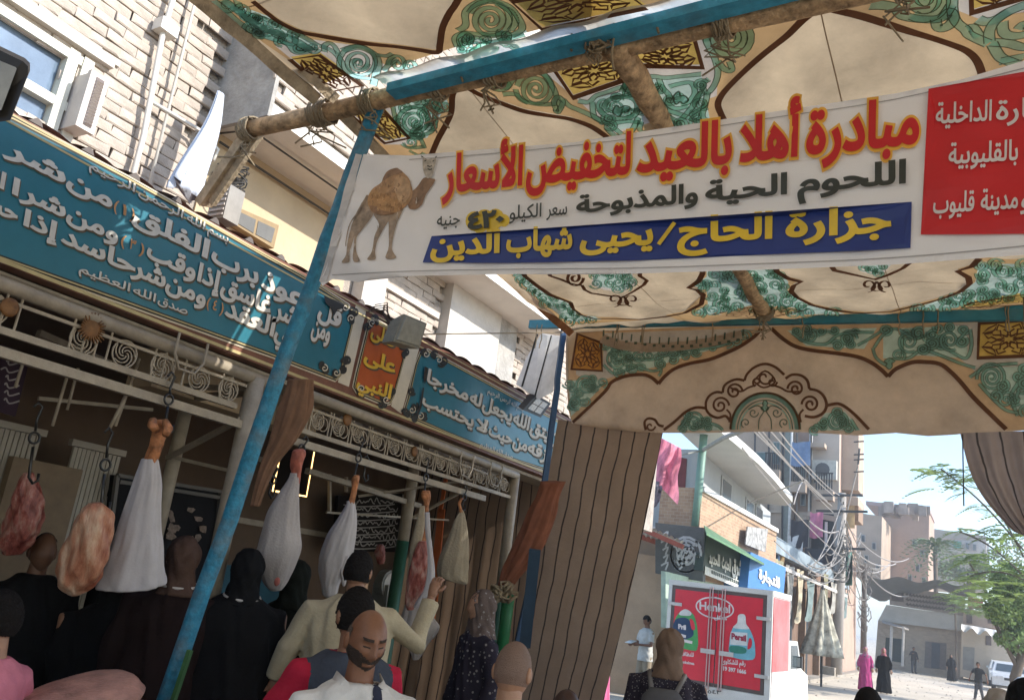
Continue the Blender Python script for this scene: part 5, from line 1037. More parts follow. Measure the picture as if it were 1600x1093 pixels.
for (u0,v0,u1,v1) in ((1126,755,1141,788),(1164,790,1176,812),(1180,795,1190,825)):
    a=onwall(u0,v0);b=onwall(u1,v1); zt=(a[2]+b[2])/2+.45; zb=zt-1.0; n_=np.cross(B_-A_,(0,0,1)); n_/=np.linalg.norm(n_); a2=np.array([a[0],a[1],0]);b2=np.array([b[0],b[1],0])
    if n_[0]<0: n_=-n_
    q=MB(); q.poly([a2+[0,0,zb]+n_*.04,b2+[0,0,zb]+n_*.04,b2+[0,0,zt]+n_*.04,a2+[0,0,zt]+n_*.04],[a2+[0,0,zb],b2+[0,0,zb],b2+[0,0,zt],a2+[0,0,zt]]); w=obj('window',q,M('window_frame_grey',(.35,.35,.33),rough=.5),bh)
    q=MB(); a3=a2*.9+b2*.1; b3=a2*.1+b2*.9; q.poly([a3+[0,0,zb+.08]+n_*.05,b3+[0,0,zb+.08]+n_*.05,b3+[0,0,zt-.08]+n_*.05,a3+[0,0,zt-.08]+n_*.05],[a3+[0,0,zb+.08]+n_*.03,b3+[0,0,zb+.08]+n_*.03,b3+[0,0,zt-.08]+n_*.03,a3+[0,0,zt-.08]+n_*.03]); obj('pane',q,M('dark_glass',(.05,.07,.08),rough=.15,spec=.7),w)
ya=PX(1097,800,X1)[1]; yb=PX(1178,840,X1)[1]; zt=PX(1097,768,X1)[2]; zb=PX(1100,826,X1)[2]; xe=PY(1033,800,ya)[0]
obj('balcony_parapet',MB().box((X1-.15,ya+.001,zb-1.6),(X1,yb+3,zt)),BRK,bh); obj('parapet_end',MB().box((xe,ya-.15,zb-1.0),(X1,ya,PY(1060,762,ya)[2])),BRK,bh)
obj('coping',MB().box((X1-.2,ya-.1,zt+.002),(X1+.06,yb+3,zt+.13)),WSL,bh)
obj('balcony_floor',MB().box((-9,ya,zb-.2),(X1-.16,yb+3,zb-.05)),WSL,bh); obj('ground_floor',MB().box((-10,ya+.3,0),(X1-.2,yb+3,zb-.21)),CRY,bh)
obj('red_door',MB().box((EL[0]+2.2,A_[1]-.06,PY(1065,765,A_[1])[2]-.4),(EL[0]+2.2+.01,A_[1],5)) if False else pxpoly([(1062,714),(1073,716),(1070,765),(1057,764)],y=A_[1]-.03,th=.05),M('maroon_door',(.16,.04,.04)),bh)
obj('railing_grille',pxpoly([(1168,822),(1200,826),(1196,862),(1165,850)],x=X1+.2,th=.03),M('white_plastic',(.36,.35,.33),var=.5,vs_=6),bh)
q=MB(); q.tube([PY(1100,676,19.5),PY(1092,760,19.5),PY(1086,822,19.5)],.10,8); tag(obj('green_pipe',q,M('pale_green_pipe',(.16,.27,.21),rough=.5),smooth=True),'pale green vertical pipe in front of the balcony house','pipe')
q=MB(); q.tube([PY(1098,703,19.5),PY(1130,684,18),PY(1170,668,16)],.05,6); q.tube([PY(1096,704,19.5),PY(1075,708,19),PY(1056,713,19)],.02,5); tag(obj('iron_arm',q,M('grey_steel_pipe',(.28,.28,.25))),'thin grey bracket arm crossing from the green pipe','bracket')
# near plaster wall with lean-to roof
pw=thing('plaster_wall','low brown plastered wall behind the man reading a paper','wall',PY(1000,1050,19.2))
obj('wall_body',pxpoly([(900,850),(1036,870),(1044,885),(1040,1130),(900,1130)],y=19.2,th=.3),CRY,pw)
lt=thing('lean_to_roof','small corrugated lean-to roof with red underside above the plaster wall','roof',PY(1020,830,18.8))
q=MB(); P0,P1,P2,P3=PY(985,812,17.6),PY(1068,848,17.6),PY(1064,858,19),PY(985,832,19); q.grid(lambda s,t:tuple((P0*(1-s)+P1*s)*(1-t)+(P3*(1-s)+P2*s)*t+np.array([0,0,.05*abs(math.sin(s*30))])),60,2); obj('sheet',q,M('white_tin',(.55,.50,.45),var=.3,vs_=5),lt); obj('rafter',MB().bar(P3,P2+np.array([.1,0,-.05]),.10,.12),M('red_timber',(.30,.08,.05)),lt); obj('rafter',MB().bar(P0-np.array([0,0,.08]),P1-np.array([0,0,.08]),.08,.10),MATS['red_timber'],lt)
# signs
sA=thing('calligraphy_sign','dark grey shop sign facing us with a round white calligraphy swirl','sign',PY(1060,860,20.2))
obj('board',pxpoly([(1024,816),(1101,824),(1098,908),(1024,895)],y=18.8,th=.2),M('sign_grey',(.085,.085,.08),rough=.6),sA)
SS=Surf(1,18.8,None,-1); q=MB(); rr=random.Random(3)
for r in (8,14,20,25): strip(q,[(1072+r*math.cos(a)*(.95),866+r*math.sin(a)*1.1) for a in np.linspace(rr.uniform(0,6),rr.uniform(0,6)+5.2,26)],.055,SS,.01)
for i in range(26): a=rr.uniform(0,6.3); r=rr.uniform(2,24); u=1072+r*math.cos(a); v=866+r*math.sin(a); strip(q,smooth([(u,v),(u+rr.uniform(-6,6),v-4),(u+rr.uniform(-6,6),v+5)],3),.045,SS,.015)
for i in range(5): strip(q,smooth([(1036+rr.uniform(-3,3),835+i*12),(1044,830+i*12),(1040,842+i*12)],3),.04,SS,.012)
obj('white_swirl',q,M('sign_pale',(.42,.42,.40)),sA)
sB=thing('steel_shop_sign','long dark green shop sign facing the street with big white arabic letters','sign',PX(1135,870,X1+.35)); XB=X1+.35
obj('board',pxpoly([(1104,830),(1180,866),(1172,922),(1098,891)],x=XB,th=.2),M('sign_dark_green',(.035,.055,.045),rough=.5),sB); SB=Surf(0,XB); 
q=MB(); word(q,'الشرق',1142,1162,ln(1142,893,1166,902),24,SB,.03,.05); word(q,'الحديث',1126,1140,ln(1126,885,1140,892),19,SB,.03,.04); word(q,'للحديد',1106,1123,ln(1106,878,1123,884),17,SB,.03,.04); obj('letters',q,M('sign_white',(.62,.62,.58)),sB)
q=MB(); strip(q,[(1100,890),(1172,920)],.18,SB,.02); obj('phone_strip',q,M('sign_white',(.6,.6,.58)),sB)
q=MB(); 
for i in range(20): strip(q,[(1110+i*2.9,892.5+i*1.2),(1111.8+i*2.9,893.2+i*1.2)],.08,SB,.03)
obj('small_print',q,MATS['sign_dark_green'],sB)
q=MB(); a,b,c,d=PX(1100,820,XB),PX(1196,880,XB),PX(1190,878,XB+1.0),PX(1104,832,XB+1.0); q.poly([a,b,c,d],[p+np.array([0,0,-.04]) for p in (a,b,c,d)]); tag(obj('green_awning',q,M('green_tin',(.10,.20,.09),rough=.5,var=.3,vs_=2)),'sloping thin green metal awning above the dark shop sign','awning')
sC=thing('blue_shop_sign','bright blue box sign with white arabic letters beyond the green awning','sign',PX(1200,900,X1+.3))
q=MB(); ps=[(1173,862),(1228,886),(1222,955),(1168,918)]; f=[PX(u,v,X1+.6) for u,v in ps]; q.poly(f,[p-np.array([1.0,0,0]) for p in f]); obj('box',q,M('sign_blue',(.05,.17,.42),rough=.5,var=.08),sC)
q=MB(); word(q,'للتجارة',1184,1217,ln(1184,902,1217,918),15,Surf(0,X1+.6),.03,.05); obj('letters',q,MATS['sign_white'],sC)
# cool lower shop fronts seen over the truck
lf=thing('green_shopfront','pale green ground floor shop front mostly hidden behind the truck','shop',PX(1100,920,X1-.1)); obj('front',pxpoly([(1040,892),(1172,925),(1172,1000),(1040,980)],x=X1+.02,th=.1),M('pale_green_front',(.36,.45,.36)),lf)
pv=obj('pavement',MB().box((-10,24,0),(-5.9,62,.12)),M('pavement_grey',(.34,.30,.25),rough=.95,var=.2,vs_=1,bump=.4),kind='structure')
q=MB(); rr=random.Random(44)
for i in range(700):
    y=rr.uniform(14,75); x=rr.uniform(-6,3)*min(1,y/30)-1.5; s=rr.uniform(.01,.05); q.add([(x-s,y-s,0),(x+s,y-s*.7,0),(x+s*.6,y+s,0),(x-s*.8,y+s*.8,0),(x,y,s*.9)],[(0,1,4),(1,2,4),(2,3,4),(3,0,4)])
tag(obj('road_debris',q,M('stone_bits',(.35,.30,.24),rough=.95,var=.4),kind='stuff'),'scattered small stones and litter on the dusty road','stones')
# clothes on the line
q=MB(); q.grid(lambda s,t: tuple(PY(1030+28*s+ (1-t)*6*s-14*t*(1-s)*1+ (2*math.sin(9*t)),682+ (18*s)*1+ 62*t+26*t*s,17+.25*math.sin(9*s+2*t))),24,24); tag(obj('pink_cloth',q,M('pink_cloth',(.75,.28,.36),rough=.85,var=.35,vs_=3,trans=.4),smooth=True),'bright pink cloth hung out in the sun beside the canvas curtain','laundry')
tag(obj('dark_clothes',blob([(752,1012,1030),(762,1008,1033),(775,1006,1030),(788,1008,1026),(794,1012,1020)],17.5,.5,folds=7,fa=.15),M('dark_print_cloth',(.12,.11,.14),var=.7,vs_=9),smooth=True),'bundle of dark patterned clothes hanging under the pink cloth','laundry')
tag(obj('pink_bag',blob([(1008,938,944),(1020,934,947),(1045,928,950),(1075,922,951),(1110,914,950)],9,.5,folds=6,fa=.12),M('pink_plastic',(.80,.22,.42),rough=.4,var=.15,trans=.3),smooth=True),'bright pink plastic sheet hanging low at the edge of the curtain','bag')
q=MB(); rr=random.Random(9)
for i in range(7):
    q.tube([PY(1016-70*t+rr.uniform(-3,3)+6*math.sin(3*t+i),740+250*t,9) for t in np.linspace(0,1,14)],.008,4,cap=False)
for i in range(8): c=PY(962+rr.uniform(-6,6),905+rr.uniform(-14,20),8.9); q.tube([c+np.array([.05*math.sin(k+i),.02,.07*math.cos(k*1.3+i)]) for k in range(7)],.008,4,cap=False)
tag(obj('rope_bundle',q,M('pale_rope',(.5,.43,.36),rough=.9)),'pale ropes strung down the edge of the striped curtain','rope')
# -- tall apartment block
def ss(u0,v0,u1,v1,y,m=None,**k):
    a=PY(u0,v1,y);b=PY(u1,v0,y); winbox(tb,y=y,a=(a[0],a[2]),b=(b[0],b[2]),m=m,**k)
yT=44.0; tb=thing('apartment_block','tall pinkish apartment block with air conditioners and balconies on the left of the street','building',PY(1230,900,yT))
def ub(u,y=yT): return PY(u,850,y)[0]
xr=ub(1311); xl_=ub(1120); yE=xr/(ray(1338,850)[0]/ray(1338,850)[1])
obj('tower_wall',MB().box((xl_,yT,0),(xr,yE,22)),PKW,tb)
obj('annex_wall',MB().box((ub(1150),yT-.5,0),(ub(1240),yT-.002,22)),GRW,tb); obj('corner_wall',MB().box((ub(1268),yT-.25,0),(xr+.003,yT-.002,22)),M('pale_corner_render',(.45,.38,.32),rough=.95,var=.1,vs_=.5),tb)
for (u0,v0,u1,v1) in ((1206,690,1220,725),(1206,760,1220,800),(1172,770,1190,800),(1247,722,1261,752)): ss(u0,v0,u1,v1,(yT-.502 if u1<1240 else yT-.002),m=M('teal_shutter',(.13,.20,.20)),bars=2)
for (u0,v0,u1,v1) in ((1240,757,1264,772),(1200,738,1224,752),(1278,770,1306,784)):
    a=PY(u0,v1,yT-.3);b=PY(u1,v0,yT-.3); obj('balcony',MB().box((a[0],yT-1.2,a[2]),(b[0],yT-.61,b[2])),GRW,tb)
    for i in range(7): xx=a[0]+(b[0]-a[0])*(i+.5)/7; obj('baluster',MB().box((xx-.03,yT-1.2,b[2]+.001),(xx+.03,yT-1.14,b[2]+.8)),M('dark_metal',(.05,.05,.05)),tb)
    obj('handrail',MB().box((a[0],yT-1.21,b[2]+.801),(b[0],yT-1.13,b[2]+.86)),M('dark_metal',(.05,.05,.05)),tb)
obj('green_strip',MB().box((ub(1226),yT-.6,0),(ub(1236),yT-.501,22)),M('grey_green_render',(.27,.29,.26)),tb)
ss(1164,706,1200,745,yT-.502,m=M('teal_shutter',(.13,.20,.20)),bars=2); ss(1270,722,1279,755,yT-.252); ss(1290,740,1298,762,yT-.252,m=M('plain_white',(.6,.6,.6)))
ss(1246,690,1262,712,yT-.002,m=MATS['teal_shutter']); ss(1250,760,1260,790,yT-.002)
def unit(u,v,w,h,y,x=None,label='',par=None):
    a=PY(u,v,y); q=MB().box((a[0]-w/2,y-.35,a[2]-h/2),(a[0]+w/2,y,a[2]+h/2)); t=thing('ac_outdoor_unit',label,'air conditioner',a,'outdoor units on the apartment block'); obj('casing',q,M('unit_cream',(.5,.48,.42)),t)
    q=MB().tube([(a[0],y-.352,a[2]),(a[0],y-.37,a[2])],min(w,h)*.36,14); obj('fan_grille',q,M('unit_dark',(.1,.1,.1)),t)
unit(1287,735,1.3,.95,yT-.26,label='outdoor air conditioner unit on the pale corner of the tall block')
for (u0,v0,u1,v1,pr,m_) in ((1262,862,1306,890,.9,M('dark_balcony',(.05,.06,.075))),(1268,696,1292,702,.7,GRW)):
    a=PY(u0,v1,yT-.3);b=PY(u1,v0,yT-.3); obj('balcony',MB().box((a[0],yT-.3-pr,a[2]),(b[0],yT-.26,b[2])),m_,tb)
a=PY(1264,860,yT-.27);b=PY(1303,803,yT-.27); obj('balcony_opening',MB().box((a[0],yT-.30,a[2]),(b[0],yT-.26,b[2])),M('dark_opening',(.02,.028,.035)),tb); obj('awning_edge',MB().bar(PY(1262,802,yT-1),PY(1312,812,yT-1),.1,.25),GRW,tb)
q=MB(); q.box(PY(1288,858,yT-.9),PY(1293,815,yT-.85)); obj('white_curtain',q,M('plain_white',(.6,.6,.6)),tb)  # even white, shared with one window pane
# street side: stepped balconies
for (z0,z1,m_,y0,y1) in ((PY(1320,700,36)[2]-.4,PY(1320,672,36)[2]+2,GRW,yT+.5,yT+2.6),(PY(1320,772,36)[2],PY(1320,744,36)[2],M('wooden_balcony',(.26,.17,.11)),yT+.6,yT+2.4),(PY(1320,742,36)[2]-.05,PY(1320,728,36)[2],GRW,yT+.4,yT+2.8)):
    obj('side_balcony',MB().box((xr,y0,z0),(xr+.8,y1,z1)),m_,tb)
for i in range(7): z=3.2+i*2.6; winbox(tb,x=xr,a=(yT+.8,z),b=(yT+1.9,z+1.3))
q=MB()
for v in (690,710,718,737): q.tube([PY(1334,v,38),PY(1350,v-1,38)],.03,4)
q.tube([PY(1343,700,38),PY(1341,725,38)],.04,4); obj('antenna',q,M('dark_metal',(.05,.05,.05)),tb)
obj('drain_pipe',MB().tube([PY(1238,660,yT-.75),PY(1234,800,yT-.75),PY(1230,900,yT-.75)],.07,6),M('pale_pipe',(.6,.58,.54)),tb,smooth=True)
obj('drain_pipe',MB().tube([PY(1268,660,yT-.5),PY(1263,880,yT-.5)],.09,6),MATS['pale_pipe'],tb,smooth=True)
rr=random.Random(77)
LC=[M('laundry_white',(.62,.60,.57),rough=.9),M('laundry_pink',(.6,.2,.3),rough=.9),M('laundry_blue',(.15,.22,.35),rough=.9),M('laundry_ochre',(.42,.28,.14),rough=.9),M('laundry_black',(.04,.04,.05),rough=.9)]
for i,(u,v,y,w,h) in enumerate(((1192,846,28,.5,.8),(1200,850,28.5,.45,.7),(1209,856,29,.4,.9),(1216,862,29.5,.4,.6),(1250,812,42,.8,1.3),(1243,836,42,.7,1.0),(1276,800,42.5,.6,1.2),(1252,690,42.5,.9,1.2),(1322,790,44,.8,1.1),(1298,862,41.5,.7,1.5))):
    c=PY(u,v,y); q=MB(); q.grid(lambda s,t:(c[0]+w*(s-.5),y+.06*math.sin(9*s+4*t+i),c[2]-h*t-.05*math.sin(5*s)),8,6); tag(obj('hanging_laundry',q,LC[i%5],smooth=True),['white cloth','pink cloth','blue cloth','ochre cloth','black cloth'][i%5]+' hung '+('over the blue shop sign','over the blue shop sign','over the blue shop sign','over the blue shop sign','on the shaded wall of the tall block','on the lower wall of the tall block','near the dark balcony opening','high on the tall block','on the sunny side of the tall block','beside the utility pole above the low shops')[i],'laundry','laundry on the street facades')
for (u0,v0,u1,v1) in ((1242,800,1262,842),(1200,770,1222,800),(1240,745,1262,748)):
    a=PY(u0,v1,yT-.62);b=PY(u1,v0,yT-.60); obj('brick_patch',MB().box((a[0],yT-.62,a[2]),(b[0],yT-.503,b[2])),BRK2,tb)
for i in range(5): obj('facade_pipe',MB().tube([PY(1180+i*22,664,yT-.7),PY(1178+i*22,840+i*6,yT-.7)],.05,5),MATS['dark_metal'] if 'dark_metal' in MATS else M('dark_metal',(.05,.05,.05)),tb)
# -- low shops under the block
ls=thing('low_shops','row of brown low shops with a rag covered front below the apartment block','shop',PX(1270,980,-6.4)); XL=-6.5
obj('shop_wall',MB().box((-10,27,0),(XL,46,4.3)),M('brown_front',(.17,.105,.07),var=.25,vs_=1),ls)
obj('roof_edge',MB().bar((XL+.5,26,4.4),(XL+.3,46,4.25),.25,.5),M('blue_grey_sheet',(.25,.30,.33),var=.2,vs_=1),ls); obj('roof_edge',MB().bar((XL+.6,28,3.75),(XL+.6,44,3.6),.06,.12),M('white_tin',(.5,.47,.42)),ls)
rr=random.Random(11)
RAG=[M('rag_olive',(.25,.23,.14),var=.4,vs_=3),M('rag_grey',(.30,.28,.24),var=.4,vs_=3),M('rag_beige',(.45,.38,.26),var=.3,vs_=3),M('rag_teal',(.15,.20,.19),var=.3,vs_=3),M('rag_brown',(.20,.12,.08),var=.3,vs_=3)]
for i in range(9):
    y0=28+i*1.9; w=rr.uniform(.9,1.7); zt_=rr.uniform(3.6,4.2); h=rr.uniform(1.0,2.0); q=MB(); q.grid(lambda s,t:(XL+.55+.08*math.sin(9*s+3*t),y0+w*s,zt_-h*t*(1+.15*math.sin(5*s))),10,6); obj('hanging_rag',q,RAG[i%5],ls,smooth=True)
for i in range(5): y0=29+i*3.3; obj('door_opening',MB().box((XL,y0,0),(XL+.02,y0+1.7,2.5)),M('dark_opening',(.02,.028,.035)),ls); obj('door_post',MB().box((XL+.0,y0-.25,0),(XL+.25,y0-.05,3.4)),M('door_post_brown',(.22,.15,.10)),ls)
q=MB(); cU=PY(1284,1010,33.5); rings=[]
for k in range(16):
    t=k/15; z=3.35-2.3*t; r=.05+.62*t**1.1; rings.append([(cU[0]+r*(1+.18*math.sin(8*a+t*2))*math.cos(a),33.5+r*(1+.18*math.sin(8*a+t*2))*math.sin(a),z) for a in np.linspace(0,2*PI,49)[:-1]])
pr=thing('folded_parasol','large folded pale camouflage parasol standing in front of the low shops','parasol',(cU[0],33.5,0)); obj('canopy',MB().loft(rings),M('parasol_cloth',(.48,.45,.36),rough=.9,var=.45,vs_=4),pr,smooth=True); obj('pole',MB().tube([(cU[0],33.5,0),(cU[0],33.5,3.5)],.04,8),MATS['dark_metal'],pr)
for i,(u,v,s) in enumerate(((1285,1056,.55),(1301,1050,.45),(1298,1043,.4),(1320,1040,.4))):
    c=PZ(u,v,0); tag(obj('concrete_block',MB().box(c-np.array([s,s*.7,0]),c+np.array([s,s*.7,s*.8])),M('concrete',(.33,.29,.24),rough=.95,bump=.4),None),['grey concrete block nearest the truck at the shop corner','concrete block behind the nearest one by the utility pole','upper concrete block on the kerb by the low shops','small farther concrete block right of the utility pole'][i],'concrete block','concrete blocks by the pole')
# utility poles
def upole(name,label,pts,r,m): t=thing(name,label,'utility pole',pts[-1]); obj('shaft',MB().tube(pts,[r*.75]+[r]*(len(pts)-1),10),m,t,smooth=True); return t
yU=41.; up=upole('utility_pole','tall grey concrete utility pole standing at the roadside with a nest of cables',[PY(1316,770,yU),PY(1312,900,yU),PY(1307,1052,yU)],.24,M('concrete_pole',(.34,.31,.28),rough=.9,var=.1))
for v,w in ((775,.9),(800,1.1),(858,1.0)): c=PY(1315,v,yU-.2); obj('cross_arm',MB().bar(c-np.array([w,0,.0]),c+np.array([w,0,.1]),.1),MATS['dark_metal'],up)
y2=50.; up2=upole('utility_pole','dark slimmer pole beyond the women in front of the far shop',[PY(1351,880,y2),PY(1349,1020,y2)],.16,M('dark_pole',(.10,.09,.08)))
up3=upole('utility_pole','thin pale pole just right of the tall utility pole',[PY(1331,890,y2),PY(1327,1040,y2)],.08,M('pale_pole',(.45,.42,.38)))
def cable(a,b,sagv,r,q,n=16): 
    a=np.array(a);b=np.array(b)
    q.tube([a*(1-t)+b*t-np.array([0,0,sagv*4*t*(1-t)]) for t in np.linspace(0,1,n)],r,4,cap=False)
CAB=M('cable_grey',(.34,.31,.29)); rr=random.Random(13)
cabs=[((1168,664,16),(1292,782,34),.0),((1176,664,16),(1300,790,36),.1),((1184,664,17),(1302,800,38),.1),((1196,664,17),(1312,782,43),.1),((1210,664,18),(1316,776,43),.2),((1160,700,18),(1316,870,40),.2),((1256,750,20),(1170,785,24),-.0),((1240,788,27),(1262,752,30),-.3),((1264,812,33),(1316,826,42),.3),((1316,800,43),(1351,885,50),.5),((1316,812,43),(1420,872,70),.9),((1316,840,43),(1400,880,60),.6),((1210,845,24),(1316,905,42),.3),((1340,730,38),(1316,830,43),.0),((1316,860,43),(1390,880,62),.8),((1540,840,70),(1470,842,90),0),((1352,890,50),(1420,930,62),.5)]
for i,(a,b,s) in enumerate(cabs):
    q=MB(); cable(PY(*a),PY(*b),s,.022 if a[2]<30 else .035,q); tag(obj('overhead_cable',q,CAB),'overhead cable strung across the street','cable','overhead cables')
q=MB()
for i in range(34):
    a_=PY(1316+rr.uniform(-5,5),rr.uniform(780,905),yU-.3); T_=rr.choice(((1352,rr.uniform(880,960),50),(1345,rr.uniform(830,900),60),(1290,rr.uniform(850,900),36),(1262,rr.uniform(860,900),32),(1375,rr.uniform(885,905),60),(1331,rr.uniform(890,950),50)))
    cable(a_,PY(*T_),rr.uniform(.1,.9),.026,q,12)
for i in range(16):
    c=PY(1316+rr.uniform(-5,5),rr.uniform(840,905),yU-.4); q.tube([c+np.array([.28*math.sin(.9*k+i),.2*math.cos(k+i),.32*math.cos(.9*k+i)]) for k in range(8)],.02,4,cap=False)
    c=PY(1352+rr.uniform(-6,6),rr.uniform(880,990),y2-.4); q.tube([c+np.array([.25*math.sin(.9*k+i),.2*math.cos(k+i),.4*math.cos(.9*k+2*i)]) for k in range(7)],.025,4,cap=False)
tag(obj('cable_nest',q,M('cable_mix',(.22,.20,.18),var=.5,vs_=4),kind='stuff'),'dense nest of tangled cables around the street poles','cables')
tag(obj('green_laundry',MB().grid(lambda s,t:tuple(PY(1318+14*s,862+52*t,yU+1+.3*math.sin(8*s+4*t))),12,8),M('laundry_green',(.08,.16,.13),var=.5,vs_=1),smooth=True),'dark green and white laundry hanging behind the utility pole','laundry')
# -- far shop facing us
yF=64.; fs_=thing('far_shop','low shop at the end of the street with a grey tarpaulin awning and dark doorway','building',PY(1440,1040,yF))
obj('wall',pxpoly([(1372,968),(1508,985),(1503,1060),(1366,1045)],y=yF,th=6),BRK2,fs_); obj('fascia',pxpoly([(1385,944),(1508,962),(1508,986),(1372,969)],y=yF-.5,th=.5),M('fascia_white',(.45,.42,.37),var=.15,vs_=.6),fs_)
sg2=obj('signboard',pxpoly([(1390,915),(1508,930),(1508,962),(1390,944)],y=yF-.6,th=.2),M('signboard_brown',(.28,.235,.20),var=.2,vs_=.6),fs_)
SFs=Surf(1,yF-.6,None,-1); q=MB(); rr=random.Random(17)
for r_ in range(3):
    for j in range(16): u=1416+j*5; v=929+r_*7.5+(j*.62); strip(q,[(u,v),(u+1.5,v-2),(u+3,v+1),(u+4.4,v)],.13,SFs,.05)
obj('dark_lettering',q,M('lettering_dark',(.09,.07,.06)),fs_)
q=MB(); fillmb(q,[[(1393,920),(1412,922),(1412,940),(1393,938)]],SFs,.04); obj('sign_picture',q,M('pic_dark',(.12,.09,.08),var=.5,vs_=1),fs_)
TARP=M('tarpaulin_grey',(.15,.15,.14),rough=.8,var=.2,vs_=.5)
q=MB(); q.grid(lambda s,t:tuple(PY(1346+178*s,(896+14*s)+ (28+8*math.sin(7*s)-10*s)*t, yF-4*(1-t) )+np.array([0,0,-.25*math.sin(3*PI*s)**2])),40,4); obj('tarpaulin',q,TARP,fs_,smooth=True)
obj('rolled_awning',blob([(918,1362,1392),(928,1366,1390),(938,1372,1386)],62,.4,folds=3),M('black_tarp',(.04,.04,.045)),fs_,smooth=True)
obj('doorway',pxpoly([(1446,1001),(1479,1004),(1478,1046),(1444,1042)],y=yF-.03,th=.1),M('door_surround',(.17,.15,.14)),fs_); obj('door',pxpoly([(1456,1003),(1469,1005),(1468,1044),(1455,1043)],y=yF-.08,th=.1),M('door_slate',(.08,.09,.11)),fs_)
obj('shade_opening',pxpoly([(1384,995),(1414,998),(1412,1035),(1382,1030)],y=yF-.03,th=.1),M('deep_opening',(.03,.045,.04)),fs_)
q=MB(); q.grid(lambda s,t:tuple(PY(1378+42*s,968+12*s+t*4,yF-.2-3*t)),6,2); obj('tin_canopy',q,MATS['white_tin'],fs_)
for u in (1393,1412): obj('canopy_post',MB().tube([PY(u,978,yF-3),PY(u-2,1040,yF-3)],.09,6),MATS['pale_pole'],fs_)
# low wall right with its roof
rw=thing('low_beige_house','low beige house with ragged white sheet roof right of the far shop','building',PY(1540,1040,yF-2))
obj('wall',pxpoly([(1503,978),(1590,992),(1590,1075),(1500,1056)],y=yF-2,th=5),M('low_house_beige',(.50,.41,.31),var=.12,vs_=.5),rw); obj('upper_wall',pxpoly([(1505,950),(1565,958),(1565,982),(1505,976)],y=yF-1,th=4),M('upper_tan',(.36,.27,.21),var=.15,vs_=.5),rw)
obj('door',pxpoly([(1505,1009),(1523,1011),(1521,1048),(1504,1045)],y=yF-2.05,th=.1),M('grey_door',(.26,.24,.21)),rw)
for u in (1510,1543): obj('window',pxpoly([(u,956),(u+9,957),(u+9,974),(u,973)],y=yF-1.06,th=.1),M('pic_dark',(.12,.09,.08)),rw)
obj('window',pxpoly([(1540,992),(1549,993),(1549,1008),(1540,1007)],y=yF-2.06,th=.1),M('pic_dark',(.12,.09,.08)),rw)
q=MB(); q.grid(lambda s,t:tuple(PY(1502+52*s,974+9*s+ (8+4*math.sin(15*s))*t,yF-2-2.5*t)),24,3); obj('sheet_roof',q,WSL,rw,smooth=True)
tag(obj('red_banner',pxpoly([(1512,932),(1536,935),(1536,952),(1512,949)],y=yF-.9,th=.1),M('dull_red',(.30,.06,.05),var=.3,vs_=1)),'dull red panel beside the far shop signboard','sign')
# far buildings
def farb(label,outline,y,m,th=8): t=thing('far_building',label,'building',PY(*outline[0],y),'buildings beyond the street'); obj('wall',pxpoly(outline,y=y,th=th),m,t); return t
g1=farb('plain pink beige building with a flat roof rising behind the far shop',[(1373,784),(1452,796),(1450,925),(1370,910)],82,PKW); g1b=farb('lower cluttered grey building between the tall block and the pink one',[(1338,800),(1378,806),(1376,910),(1336,900)],74,GRW)
obj('roof_parapet',pxpoly([(1353,782),(1453,793),(1453,799),(1353,788)],y=81.5,th=8),M('parapet_mauve',(.35,.25,.23)),g1)
g2=farb('grey tan building with a green window beyond the palm',[(1448,824),(1541,837),(1540,925),(1447,915)],98,M('far_tan',(.38,.33,.28),var=.12,vs_=.3)); obj('pale_panel',pxpoly([(1483,842),(1540,847),(1540,866),(1483,862)],y=97.9,th=.3),M('far_pale',(.46,.44,.41)),g2)
for (g_,y,W4) in ((g1,81.9,((1425,842),(1437,858),(1430,880),(1440,900),(1418,896))),(g1b,73.9,((1345,834),(1362,846),(1350,866),(1368,880))),(g2,97.6,((1508,846),(1519,848),(1470,880),(1452,850),(1530,884)))):
    for (u,v) in W4:
        w_=obj('window',pxpoly([(u,v),(u+7,v+1),(u+7,v+13),(u,v+12)],y=y,th=.2),M('far_frame',(.36,.34,.32)),g_); obj('pane',pxpoly([(u+1.2,v+1.6),(u+5.8,v+2.1),(u+5.8,v+11.6),(u+1.2,v+11)],y=y-.05,th=.1),M('dark_glass',(.05,.07,.08)),w_)
w_=obj('window',pxpoly([(1489,843),(1503,845),(1503,857),(1489,856)],y=97.6,th=.3),M('far_frame',(.36,.34,.32)),g2); obj('pane',pxpoly([(1490,844.5),(1502,846),(1502,856),(1490,855)],y=97.4,th=.3),M('green_shutter',(.07,.25,.18)),w_)
farb('narrow pale tower standing behind the trees at the right',[(1539,846),(1546,847),(1545,882),(1538,881)],110,M('far_white',(.6,.58,.55)),3)
q=MB()
for i in range(26): u=1380+i*2.6; c=PY(u,803-rr.uniform(0,10),79); q.obox(c+np.array([0,rr.uniform(-1,1),0]),(rr.uniform(.2,.45),0,0),(0,rr.uniform(.2,.4),0),(0,0,rr.uniform(.15,.5)))
obj('roof_clutter',q,M('clutter',(.32,.26,.22),var=.4,vs_=.8),g1b,kind='stuff')
